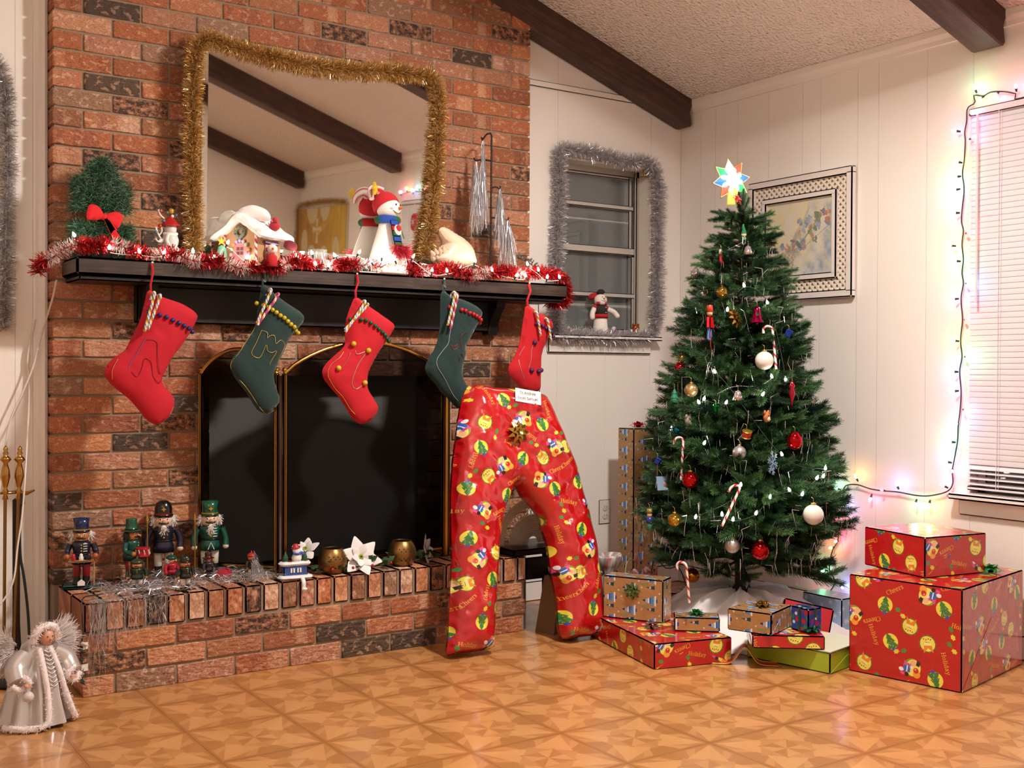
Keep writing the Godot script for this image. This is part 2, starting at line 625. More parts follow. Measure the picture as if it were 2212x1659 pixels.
	for q in [[0.085, 0.02, 0.4], [0.15, 0.13, 1.7], [0.215, 0.05, 2.6], [0.27, 0.16, 0.1], [0.07, 0.235, 2.2], [0.345, 0.345, 1.0], [0.215, 0.315, 0.5], [0.0, 0.13, 2.9], [0.345, 0.02, 0.6]]:
		holly(p, Vector2(q[0], q[1]) * u * sp, q[2], u)
	gifts_tex = p.tex()

	# silver-backed paper: fir trees of blue stripes lying on their sides, on tan and navy
	u = 512.0 / 0.17
	p = Painter.new(512, Color("#ad8456"))
	for q in [[0.0, 0.0], [0.085, 0.0425], [0.0, 0.085], [0.085, 0.1275]]:
		var o := Vector2(q[0], q[1]) * u
		var k := 0
		var cs := ["#1d2f6e", "#22357c", "#9fb2cf", "#9fb2cf", "#e8eef6", "#2c5aa8", "#4f8ac8", "#4f8ac8", "#8aa2c2", "#e8eef6"]
		for i in cs.size():
			var a := 0.012 + 0.0055 * i
			var b := a + 0.0056
			var ha := 0.021 * (a - 0.008) / 0.06
			var hb := 0.021 * (b - 0.008) / 0.06
			p.xf = Transform2D(0.0, o)
			p.poly(PackedVector2Array([Vector2(a, -ha) * u, Vector2(b, -hb) * u, Vector2(b, hb) * u, Vector2(a, ha) * u]), cs[i])
		p.poly(PackedVector2Array([Vector2(0.067, -0.008) * u, Vector2(0.073, -0.006) * u, Vector2(0.073, 0.006) * u, Vector2(0.067, 0.008) * u]), "#2440a0")
		p.xf = Transform2D(0.0, o + Vector2(0.025, 0.034) * u)
		p.poly(PackedVector2Array([Vector2(0, 0) * u, Vector2(0.036, -0.008) * u, Vector2(0.036, 0.008) * u]), "#1c4458")
		p.disc(Vector2(0.018, 0.0) * u, 0.004 * u, "#c6ccd4", 12)
		p.xf = Transform2D(0.0, o + Vector2(-0.012, 0.022) * u)
		p.poly(PackedVector2Array([Vector2(0, 0) * u, Vector2(0.048, -0.007) * u, Vector2(0.046, 0.008) * u]), "#8a8764")
		for w in [[-0.004, 0.012], [0.008, 0.036]]:
			p.xf = Transform2D(0.0, o + Vector2(w[0], w[1]) * u)
			for i in 3: p.line(Vector2(cos(PI * i / 3), sin(PI * i / 3)) * 0.0042 * u, -Vector2(cos(PI * i / 3), sin(PI * i / 3)) * 0.0042 * u, 0.0012 * u, "#d8d8da")
			p.disc(Vector2.ZERO, 0.0022 * u, "#d8d8da", 8)
	foil_tex = p.tex()

func paper(tex: Texture2D, rough: float, metal: float, tint := "#ffffff", wrinkle := 0.5) -> StandardMaterial3D:
	var m := StandardMaterial3D.new()
	m.albedo_texture = tex
	m.albedo_color = Color(tint)
	m.roughness = rough
	m.metallic = metal
	m.clearcoat_enabled = metal < 0.3
	m.clearcoat = 0.6
	m.clearcoat_roughness = 0.12
	m.normal_enabled = true
	m.normal_texture = normal_tex(0.012, 9, 6.0)
	m.normal_scale = wrinkle
	return m

func brick_atlas() -> Texture2D:
	var im := Image.create(1024, 516, false, Image.FORMAT_RGB8)
	var fine := noise(0.09, 3)
	var big := noise(0.022, 4, 3)
	var r := RandomNumberGenerator.new()
	r.seed = 77
	var bases := ["#ad7656", "#a56c4b", "#b2805f", "#9c6549", "#a87358", "#b6896e", "#aa6f50", "#8f6a52"]
	for cell in 24:
		var cx := (cell % 4) * 256
		var cy := (cell / 4) * 86
		var base := Color(bases[r.randi() % bases.size()])
		var burnt := cell in [5, 11, 16, 22]
		var dark := cell in [8]
		if dark: base = Color("#51453c")
		if burnt: base = Color("#85604b")
		var bands := []
		for i in r.randi_range(0, 3):
			var x0 := r.randf_range(0, 230)
			bands.append([x0, x0 + r.randf_range(12, 70), Color("#c9a88e") if r.randf() < 0.6 else Color("#8d5a47"), r.randf_range(0.25, 0.7)])
		var seedx := cell * 391.0
		for y in 86:
			for x in 256:
				var f := fine.get_noise_2d(x + seedx, y * 1.3)
				var b := big.get_noise_2d(x + seedx, y * 1.2 + 500.0)
				var k := base
				for q in bands:
					if x > q[0] + b * 14.0 and x < q[1] + b * 14.0: k = k.lerp(q[2], q[3])
				if b > 0.22: k = k.lerp(Color("#cdb09a"), clampf((b - 0.22) * 3.0, 0, 0.55))
				if burnt and b + f * 0.5 < -0.06: k = k.lerp(Color("#3a322d"), clampf((-0.06 - b - f * 0.5) * 7.0, 0, 0.92))
				var e := minf(minf(x, 255 - x), minf(y, 85 - y))
				if e < 6: k = k.lerp(Color("#c09c84"), 0.25 * (1.0 - e / 6.0))
				var g := 1.0 + f * 0.22
				im.set_pixel(cx + x, cy + y, Color(k.r * g, k.g * g, k.b * g))
	im.generate_mipmaps()
	return ImageTexture.create_from_image(im)

func parquet_tex(s: int) -> Texture2D:
	# print of one 12 inch vinyl tile: an eight-part star in the middle, a four-pointed star round it, dark strips along the edges
	var im := Image.create(256, 256, false, Image.FORMAT_RGB8)
	var gr := noise(0.035, s, 3)
	var r := RandomNumberGenerator.new()
	r.seed = s
	var tone := []
	for i in 64: tone.append(r.randf_range(-0.06, 0.06))
	for y in 256:
		for x in 256:
			var p := Vector2((x + 0.5) / 256.0, (y + 0.5) / 256.0)
			var q := p - Vector2(0.5, 0.5)
			var aq := q.abs()
			var oct := (1 if q.x > 0 else 0) + (2 if q.y > 0 else 0) + (4 if aq.x > aq.y else 0)
			var id := 0
			var light := 0.0
			var dir := Vector2(1, 0)
			var edge := maxf(aq.x, aq.y)
			if edge > 0.47:
				id = 1 + (4 if aq.x > aq.y else 0); light = 0.16
				dir = Vector2(0, 1) if aq.x > aq.y else Vector2(1, 0)
			elif edge < 0.17:
				id = 8 + oct
				light = 0.85 if (oct in [1, 2, 4, 7]) else 0.3
				dir = Vector2(q.y, -q.x).normalized()
			elif aq.x + aq.y < 0.335:
				id = 16 + oct; light = 0.55
				dir = Vector2(1, 1 if q.x * q.y > 0 else -1).normalized()
			else:
				# long light points run to the corners; dark triangles stand on the sides
				var m := maxf(aq.x, aq.y); var n := minf(aq.x, aq.y)
				if n > 0.462 - (0.462 - m) * 2.6 - 0.0 and m > 0.19:
					id = 24 + oct; light = 0.92
					dir = Vector2(1, 0) if aq.x > aq.y else Vector2(0, 1)
				elif n < (m - 0.17) * 0.95:
					id = 32 + oct; light = 0.24 if n < (m - 0.17) * 0.55 else 0.72
					if light > 0.5: id += 16
					dir = Vector2(0, 1) if aq.x > aq.y else Vector2(1, 0)
				else:
					id = 40 + oct; light = 0.42
					dir = Vector2(1, 0)
			var al := p.dot(dir); var ac := p.dot(Vector2(-dir.y, dir.x))
			var g := gr.get_noise_2d(al * 60.0 + id * 37.0, ac * 900.0) * 0.10
			var k := Color("#95602f").lerp(Color("#c08a54"), clampf(light + tone[id % 64] + g, 0.0, 1.0))
			im.set_pixel(x, y, k)
	im.generate_mipmaps()
	return ImageTexture.create_from_image(im)

func wood_mat(dark: String, pale: String, rough: float, f := 1.0) -> StandardMaterial3D:
	var im := Image.create(256, 256, false, Image.FORMAT_RGB8)
	var gr := noise(0.02 * f, 12, 5)
	for y in 256:
		for x in 256:
			var g := gr.get_noise_2d(x * 0.35, y * 5.0) * 0.8 + gr.get_noise_2d(x * 1.5 + 900.0, y * 1.5) * 0.6
			im.set_pixel(x, y, Color(dark).lerp(Color(pale), clampf(0.45 + g, 0, 1)))
	im.generate_mipmaps()
	var m := StandardMaterial3D.new()
	m.albedo_texture = ImageTexture.create_from_image(im)
	m.roughness = rough
	m.uv1_scale = Vector3(1.2, 1.2, 1.2)
	return m

func flower_print() -> Texture2D:
	# a loose watercolour of flowers in a basket
	var p := Painter.new(384, Color("#cdc4ae"), 288)
	var nz := noise(0.012, 8, 4)
	for y in 288:
		for x in 384:
			var a := nz.get_noise_2d(x, y); var b := nz.get_noise_2d(x + 700, y * 1.2 + 300)
			var t := clampf((x / 384.0) * 0.9 + (y / 288.0) * 0.5 - 0.55 + a * 0.9, 0, 1)
			var k := Color("#d6c79c").lerp(Color("#8796ac"), t)
			k = k.lerp(Color("#cfcabd"), clampf(0.4 + b, 0, 0.8))
			p.im.set_pixel(x, y, k)
	var r := RandomNumberGenerator.new()
	r.seed = 4
	p.xf = Transform2D.IDENTITY
	for i in 42:
		var c := Vector2(90 + i * 6.2 + r.randf_range(-40, 40), 220 - i * 4.2 + r.randf_range(-45, 45))
		c = c.clamp(Vector2(30, 26), Vector2(350, 250))
		var k := Color(["#7d8aa0", "#5f6f8c", "#b4765c", "#c08a70", "#6f7f62", "#93a0ae", "#8a6a72"][r.randi() % 7])
		for j in 4:
			p.xf = Transform2D(r.randf_range(0, TAU), c + Vector2(r.randf_range(-9, 9), r.randf_range(-9, 9)))
			p.disc(Vector2.ZERO, Vector2(r.randf_range(7, 16), r.randf_range(4, 9)), k.lerp(Color("#c9c4b6"), r.randf_range(0.0, 0.5)), 14)
	p.xf = Transform2D.IDENTITY
	p.poly(PackedVector2Array([Vector2(52, 200), Vector2(172, 190), Vector2(150, 280), Vector2(74, 284)]), "#b3a690")
	for i in 8:
		for j in 9:
			p.disc(Vector2(64 + j * 11.5 + (i % 2) * 5, 206 + i * 9.5), Vector2(4.4, 2.4), "#c9bda6" if (i + j) % 2 else "#93866f", 10)
	for i in 9:
		var a := Vector2(120 + i * 8, 200)
		p.line(a, a + Vector2(60 + i * 14, -90 - (i % 4) * 24), 1.6, "#6c7a66")
	return p.tex()

func egg_print() -> Texture2D:
	# golden banner: pale ovals, a cross with flared arms and rays
	var p := Painter.new(512, Color("#b98a32"), 256)
	var nz := noise(0.02, 6, 3)
	for y in 256:
		for x in 512:
			var t := clampf(x / 512.0 * 0.9 + nz.get_noise_2d(x * 2.0, y * 0.3) * 0.5, 0, 1)
			p.im.set_pixel(x, y, Color("#a97a34").lerp(Color("#cfae3c"), t))
	for q in [[90, 150, 34, 62], [168, 240, 62, 82], [300, 240, 50, 76], [420, 190, 36, 60]]:
		p.disc(Vector2(q[0], q[1]), Vector2(q[2], q[3]), "#cbbf9a")
		p.disc(Vector2(q[0], q[1] - 4), Vector2(9, 13), "#d2bb55", 14)
	for i in 9:
		p.line(Vector2(230, 120), Vector2(60 + i * 50, 8), 2.0, "#d9c27c")
	for i in 4:
		p.xf = Transform2D(PI / 2 * i, Vector2(222, 92))
		p.poly(PackedVector2Array([Vector2(-3, 0), Vector2(3, 0), Vector2(13, -46 if i != 2 else -60), Vector2(-13, -46 if i != 2 else -60)]), "#d6cba8")
	return p.tex()

# ---------------------------------------------------------------- the place
func _ready() -> void:
	rng.seed = 11
	cam_basis = Basis(Vector3.UP, -0.59337) * Basis(Vector3.RIGHT, -0.01074) * Basis(Vector3.BACK, 0.00429)
	var cam := Camera3D.new()
	cam.name = "camera"
	cam.transform = Transform3D(cam_basis, CAM)
	cam.fov = rad_to_deg(2.0 * atan(829.5 / FPX))
	cam.near = 0.05
	cam.far = 60.0
	cam.current = true
	add_child(cam)
	var env := Environment.new()
	env.background_mode = Environment.BG_COLOR
	env.background_color = Color(0.012, 0.014, 0.02)
	env.tonemap_mode = Environment.TONE_MAPPER_LINEAR
	env.tonemap_exposure = 1.12
	env.sdfgi_enabled = true
	env.ssao_enabled = true
	env.ssil_enabled = true
	var we := WorldEnvironment.new()
	we.name = "environment"
	we.environment = env
	add_child(we)
	make_lamps()
	make_papers()
	make_shell()
	make_chimney()
	make_floor()
	make_beams()
	make_window_fireplace_wall()
	make_window_right()
	make_mantel()
	make_mirror()
	make_screen()
	make_stockings()
	make_mantel_things()
	make_hearth_things()
	make_left_things()
	make_trousers()
	make_gifts()
	make_tree()
	make_ornaments()
	make_wall_things()
	make_string_lights()

func make_lamps() -> void:
	# an unseen ceiling bowl lamp, placed to light the chimney and stockings
	var t := thing("unseen_ceiling_light", "unseen frosted glass bowl lamp out of view on the slope, lighting the chimney", "ceiling light", Vector3(1.7, YC + SL * (XR - 1.7), 2.0))
	t.rotation.z = -atan(SL)
	var g := G.new()
	g.lathe([[0.0, -0.022], [0.13, -0.022], [0.13, 0.0], [0.0, 0.0]], 24)
	part("mount", g, mat("#c9b27c", 0.3, 0.9), t)
	g = G.new()
	g.lathe([[0.0, -0.105], [0.05, -0.1], [0.09, -0.082], [0.112, -0.05], [0.118, -0.024], [0.0, -0.024]], 24)
	part("glass_bowl", g, glow("#fff2e2", 2.0), t)
	var al := AreaLight3D.new()
	al.name = "light"
	al.light_color = Color("#fff6ee")
	al.light_energy = 10.0
	al.area_size = Vector2(0.2, 0.2)
	al.area_range = 20.0
	al.shadow_enabled = true
	al.position = Vector3(0, -0.115, 0)
	al.rotation.x = -PI / 2
	t.add_child(al)
	# an unseen uplighter, out of view behind the camera, placed to wash the ceiling
	t = thing("unseen_floor_lamp", "unseen brass uplighter lamp out of view behind the camera, lighting the ceiling", "floor lamp", Vector3(-1.5, 0.0, 3.3))
	g = G.new()
	g.lathe([[0.0, 0.0], [0.15, 0.0], [0.15, 0.02], [0.03, 0.035], [0.0, 0.035]], 24)
	part("base", g, mat("#b08d4a", 0.3, 1.0), t)
	g = G.new()
	g.lathe([[0.0, 0.03], [0.014, 0.03], [0.014, 1.7], [0.0, 1.7]], 12)
	part("pole", g, mat("#b08d4a", 0.3, 1.0), t)
	g = G.new()
	g.lathe([[0.0, 1.68], [0.05, 1.69], [0.13, 1.74], [0.19, 1.80], [0.186, 1.80], [0.125, 1.745], [0.045, 1.70], [0.0, 1.70]], 28)
	part("dish", g, mat("#e0d6c2", 0.5), t)
	g = G.new()
	g.ball(Vector3(0, 1.78, 0), Vector3(0.045, 0.05, 0.045))
	part("bulb", g, glow("#fff2e2", 3.0), t)
	var s := SpotLight3D.new()
	s.name = "light"
	s.light_color = Color("#fff9f4")
	s.light_energy = 6.5
	s.light_size = 0.06
	s.spot_angle = 72.0
	s.spot_angle_attenuation = 0.6
	s.spot_range = 20.0
	s.spot_attenuation = 2.0
	s.shadow_enabled = true
	s.position = Vector3(0, 1.86, 0)
	s.rotation.x = PI / 2
	t.add_child(s)

func ceil_y(x: float) -> float: return YC + SL * (XR - absf(x)) if x < 0.0 else YC + SL * (XR - x)

func wall_board(parent: Node, x0: float, x1: float, y0: float, y1: float, slope := false) -> void:
	# one painted board on the fireplace wall
	var g := G.new()
	g.prism(PackedVector2Array([Vector2(x0 + 0.0003, y0), Vector2(x1 - 0.0003, y0), Vector2(x1 - 0.0003, ceil_y(x1) if slope else y1), Vector2(x0 + 0.0003, ceil_y(x0) if slope else y1)]), ZW - 0.008, ZW, 0.0005)
	part("panel", g, wall_mat(), parent)

func wall_mat() -> StandardMaterial3D:
	if not mats.has("wall"):
		var m := StandardMaterial3D.new()
		m.albedo_color = Color("#e9e3db")
		m.roughness = 0.5
		m.normal_enabled = true
		m.normal_texture = normal_tex(0.05, 31, 1.2)
		m.normal_scale = 0.15
		m.uv1_triplanar = true
		m.uv1_world_triplanar = true
		m.uv1_scale = Vector3(3, 3, 3)
		mats["wall"] = m
	return mats["wall"]

func make_shell() -> void:
	var wm := wall_mat()
	# fireplace wall, a gable with a window hole (x 2.26..2.835, y 1.25..2.075)
	var g := G.new()
	var zb := ZW - 0.16
	var zf := ZW - 0.008
	g.prism(PackedVector2Array([Vector2(XL, 0), Vector2(2.26, 0), Vector2(2.26, ceil_y(2.26)), Vector2(0, ceil_y(0)), Vector2(XL, ceil_y(XL))]), zb, zf)
	g.prism(PackedVector2Array([Vector2(2.835, 0), Vector2(XR + 0.15, 0), Vector2(XR + 0.15, ceil_y(XR + 0.15)), Vector2(2.835, ceil_y(2.835))]), zb, zf)
	g.prism(PackedVector2Array([Vector2(2.26, 0), Vector2(2.835, 0), Vector2(2.835, 1.25), Vector2(2.26, 1.25)]), zb, zf)
	g.prism(PackedVector2Array([Vector2(2.26, 2.075), Vector2(2.835, 2.075), Vector2(2.835, ceil_y(2.835)), Vector2(2.26, ceil_y(2.26))]), zb, zf)
	var w := struct("wall_fireplace", g, wm)
	for q in [[-1.6, -1.2], [-1.2, -0.9], [-0.9, -0.5], [-0.5, -0.31], [-0.31, -0.105], [-0.105, 0.03], [1.9, 2.26], [2.835, XR]]: wall_board(w, q[0], q[1], 0, 0, true)
	wall_board(w, 2.26, 2.55, 0, 1.25); wall_board(w, 2.55, 2.835, 0, 1.25)
	g = G.new()
	g.prism(PackedVector2Array([Vector2(2.261, 2.075), Vector2(2.834, 2.075), Vector2(2.834, ceil_y(2.834)), Vector2(2.261, ceil_y(2.261))]), zf, ZW, 0.0012)
	part("panel", g, wm, w)
	# right wall with its window hole (z 1.55..3.23, y 0.6..2.085)
	g = G.new()
	var xo := XR + 0.16
	var xi := XR + 0.008
	var xm := (xo + xi) * 0.5
	var xw := xo - xi
	for q in [[ZW - 0.16, 1.55, 0.0, YC + 0.05], [3.23, ZF + 0.16, 0.0, YC + 0.05], [1.55, 3.23, 0.0, 0.6], [1.55, 3.23, 2.085, YC + 0.05]]:
		g.box(Vector3(xm, (q[2] + q[3]) / 2, (q[0] + q[1]) / 2), Vector3(xw, q[3] - q[2], q[1] - q[0]))
	w = struct("wall_right", g, wm)
	var cuts := [ZW]
	for u in [1515, 1546, 1594, 1661, 1734, 1773, 1853, 1898, 2003]: cuts.append(xp(u, 275, XR).z)
	cuts += [1.55, 1.86, 1.98, 2.28, 2.5, 2.61, 2.9, 3.08, 3.23, 3.4, 3.52, 3.82, 4.05, 4.2, 4.5, 4.61, 4.9, ZF]
	for i in cuts.size() - 1:
		var a: float = cuts[i] + 0.0001
		var b: float = cuts[i + 1] - 0.0001
		var ys := [[0.0, 0.6], [2.085, YC]] if a > 1.5 and b < 3.24 else [[0.0, YC]]
		for yy in ys:
			g = G.new()
			g.box(Vector3(XR + 0.004, (yy[0] + yy[1]) / 2, (a + b) / 2), Vector3(0.008, yy[1] - yy[0], b - a), 0.0003)
			part("panel", g, wm, w)
	g = G.new()
	g.prism(PackedVector2Array([Vector2(XL, 0), Vector2(XR + 0.15, 0), Vector2(XR + 0.15, ceil_y(XR + 0.15)), Vector2(0, ceil_y(0)), Vector2(XL, ceil_y(XL))]), ZF, ZF + 0.16)
	struct("wall_far", g, wm)
	g = G.new()
	g.box(Vector3(XL - 0.08, 1.3, (ZW + ZF) / 2), Vector3(0.16, 2.6, ZF - ZW + 0.3))
	struct("wall_left", g, wm)
	# vaulted ceiling with a stippled coat
	var cm := StandardMaterial3D.new()
	cm.albedo_color = Color("#e4dad0")
	cm.roughness = 0.9
	cm.heightmap_enabled = false
	cm.normal_enabled = true
	cm.normal_texture = normal_tex(0.06, 71, 14.0, 512)
	cm.normal_scale = 1.0
	cm.uv1_triplanar = true
	cm.uv1_world_triplanar = true
	cm.uv1_scale = Vector3(1.6, 1.6, 1.6)
	g = G.new()
	var xe := XR + 0.16
	var xl := XL - 0.16
	g.prism(PackedVector2Array([Vector2(xe, ceil_y(xe)), Vector2(xe, ceil_y(xe) + 0.16), Vector2(0, ceil_y(0) + 0.16), Vector2(0, ceil_y(0))]), ZW - 0.16, ZF + 0.16)
	g.prism(PackedVector2Array([Vector2(0, ceil_y(0)), Vector2(0, ceil_y(0) + 0.16), Vector2(xl, ceil_y(xl) + 0.16), Vector2(xl, ceil_y(xl))]), ZW - 0.16, ZF + 0.16)
	struct("ceiling", g, cm)
	# mouldings
	g = G.new()
	g.prism(PackedVector2Array([Vector2(XR - 0.012, 2.362), Vector2(XR, 2.362), Vector2(XR, YC + 0.004), Vector2(XR - 0.022, YC + 0.006), Vector2(XR - 0.022, 2.398), Vector2(XR - 0.014, 2.38)]), ZW, ZF)
	var o := struct("trim_1", g, wm); tag(o, "white crown moulding along the top of the right wall")
	g = G.new()
	g.box(Vector3((2.032 + XR) / 2, 2.395, ZW + 0.005), Vector3(XR - 2.032, 0.03, 0.012), 0.003)
	o = struct("trim_2", g, wm); tag(o, "thin white moulding across the fireplace wall under the beam")
	g = G.new()
	g.box(Vector3(XR - 0.006, 0.045, (ZW + ZF) / 2), Vector3(0.014, 0.09, ZF - ZW), 0.004)
	o = struct("baseboard_right", g, wm); tag(o, "white baseboard along the right wall")
	g = G.new()
	g.box(Vector3((2.032 + XR) / 2, 0.045, ZW + 0.007), Vector3(XR - 2.032, 0.09, 0.014), 0.004)
	g.box(Vector3(-0.85, 0.045, ZW + 0.007), Vector3(1.58, 0.09, 0.014), 0.004)
	o = struct("baseboard_fireplace", g, wm); tag(o, "white baseboard of the fireplace wall")
	g = G.new()
	g.prism(PackedVector2Array([Vector2(-0.047, ZW), Vector2(-0.002, ZW), Vector2(-0.002, ZW + 0.024), Vector2(-0.012, ZW + 0.03), Vector2(-0.022, ZW + 0.024), Vector2(-0.032, ZW + 0.022), Vector2(-0.04, ZW + 0.012), Vector2(-0.047, ZW + 0.01)]), -3.0, 0.0)
	o = part("trim_3", g, wm, self, Transform3D(Basis(Vector3.RIGHT, PI / 2), Vector3.ZERO))
	tag(o, "beige moulded casing strip beside the chimney", "", "", "structure")

func brick_mesh(l: float, h: float, d: float, cell: int, u0: float, u1: float, tall := false) -> ArrayMesh:
	# one brick, its face towards +z, origin at the middle of the face; edges rounded and slightly uneven
	var g := G.new()
	var bv := 0.003
	var r := RandomNumberGenerator.new()
	r.seed = cell * 31 + int(l * 1000)
	var cx := (cell % 4) * 0.25
	var cy := (cell / 4) * (86.0 / 516.0)
	var nx := 6
	var outl := []
	for i in nx + 1: outl.append(Vector2(-l / 2 + l * i / nx, -h / 2 + r.randf_range(-0.0012, 0.0012)))
	for i in nx + 1: outl.append(Vector2(l / 2 - l * i / nx, h / 2 + r.randf_range(-0.0012, 0.0012)))
	var inner := []
	for p in outl: inner.append(Vector2(p.x - signf(p.x) * bv if absf(p.x) > l / 2 - 0.001 else p.x, p.y - signf(p.y) * bv))
	var to_uv := func(p: Vector2) -> Vector2:
		var a := (p.x / l + 0.5); var b := (0.5 - p.y / h)
		if tall: var s := a; a = b; b = s
		return Vector2(cx + 0.25 * (0.02 + 0.96 * lerpf(u0, u1, a)), cy + (86.0 / 516.0) * (0.03 + 0.94 * b))
	var m := outl.size()
	var fi := []; var oi := []; var bi := []
	var tilt := Vector3(r.randf_range(-0.02, 0.02), r.randf_range(-0.03, 0.03), 1).normalized()
	for i in m:
		var dirn: Vector2 = (outl[i] - inner[i])
		var nn := Vector3(dirn.x, dirn.y, bv).normalized()
		fi.append(g.vert(Vector3(inner[i].x, inner[i].y, 0), tilt, to_uv.call(inner[i])))
		oi.append(g.vert(Vector3(outl[i].x, outl[i].y, -bv), nn, to_uv.call(outl[i])))
		bi.append(g.vert(Vector3(outl[i].x, outl[i].y, -d), Vector3(dirn.x, dirn.y, 0).normalized(), to_uv.call(outl[i]) ))
	for i in nx:
		g.f3(fi[i], fi[i + 1], fi[m - 1 - i]); g.f3(fi[i + 1], fi[m - 2 - i], fi[m - 1 - i])
	for i in m:
		var j := (i + 1) % m
		g.f3(oi[i], oi[j], fi[j]); g.f3(oi[i], fi[j], fi[i])
		g.f3(bi[i], bi[j], oi[j]); g.f3(bi[i], oi[j], oi[i])
	return g.mesh()

var brick_meshes := {}
var brick_mats := []
func brick(parent: Node, x0: float, x1: float, y0: float, y1: float, z: float, seedv: int, called := "brick", turn := 0.0) -> void:
	# a brick that fills x0..x1, y0..y1 of the plane z (turn 90: of the plane x = z, facing left)
	if brick_mats.is_empty():
		var at := brick_atlas()
		for k in ["#ffffff", "#f2dccb", "#ffe9d2", "#e0cdbf"]:
			var bm := StandardMaterial3D.new()
			bm.albedo_texture = at
			bm.albedo_color = Color(k)
			bm.roughness = 0.82
			bm.normal_enabled = true
			bm.normal_texture = normal_tex(0.08, 17, 5.0)
			bm.normal_scale = 0.6
			brick_mats.append(bm)
	var r := hash(Vector3i(seedv, 7, 3))
	var cell: int = absi(r) % 24
	if cell in [5, 8, 11, 16, 22] and absi(r / 24) % 10 < 7: cell = (cell + 3) % 24
	var key := "%d/%d/%d" % [roundi((x1 - x0) * 500), roundi((y1 - y0) * 500), cell]
	if not brick_meshes.has(key):
		var fr := clampf((x1 - x0) / 0.1937, 0.05, 1.0)
		brick_meshes[key] = brick_mesh(x1 - x0, y1 - y0, 0.09, cell, 0.0, fr, (y1 - y0) > (x1 - x0))
	var rr := RandomNumberGenerator.new(); rr.seed = r
	var b := Basis(Vector3.UP, turn) * Basis(Vector3.BACK, rr.randf_range(-0.004, 0.004))
	var p := Vector3((x0 + x1) / 2, (y0 + y1) / 2, z + rr.randf_range(-0.0015, 0.0015))
	if turn != 0.0: p = Vector3(z + rr.randf_range(-0.0015, 0.0015), (y0 + y1) / 2, (x0 + x1) / 2)
	put(called, brick_meshes[key], brick_mats[absi(r / 7) % 4], parent, Transform3D(b, p))

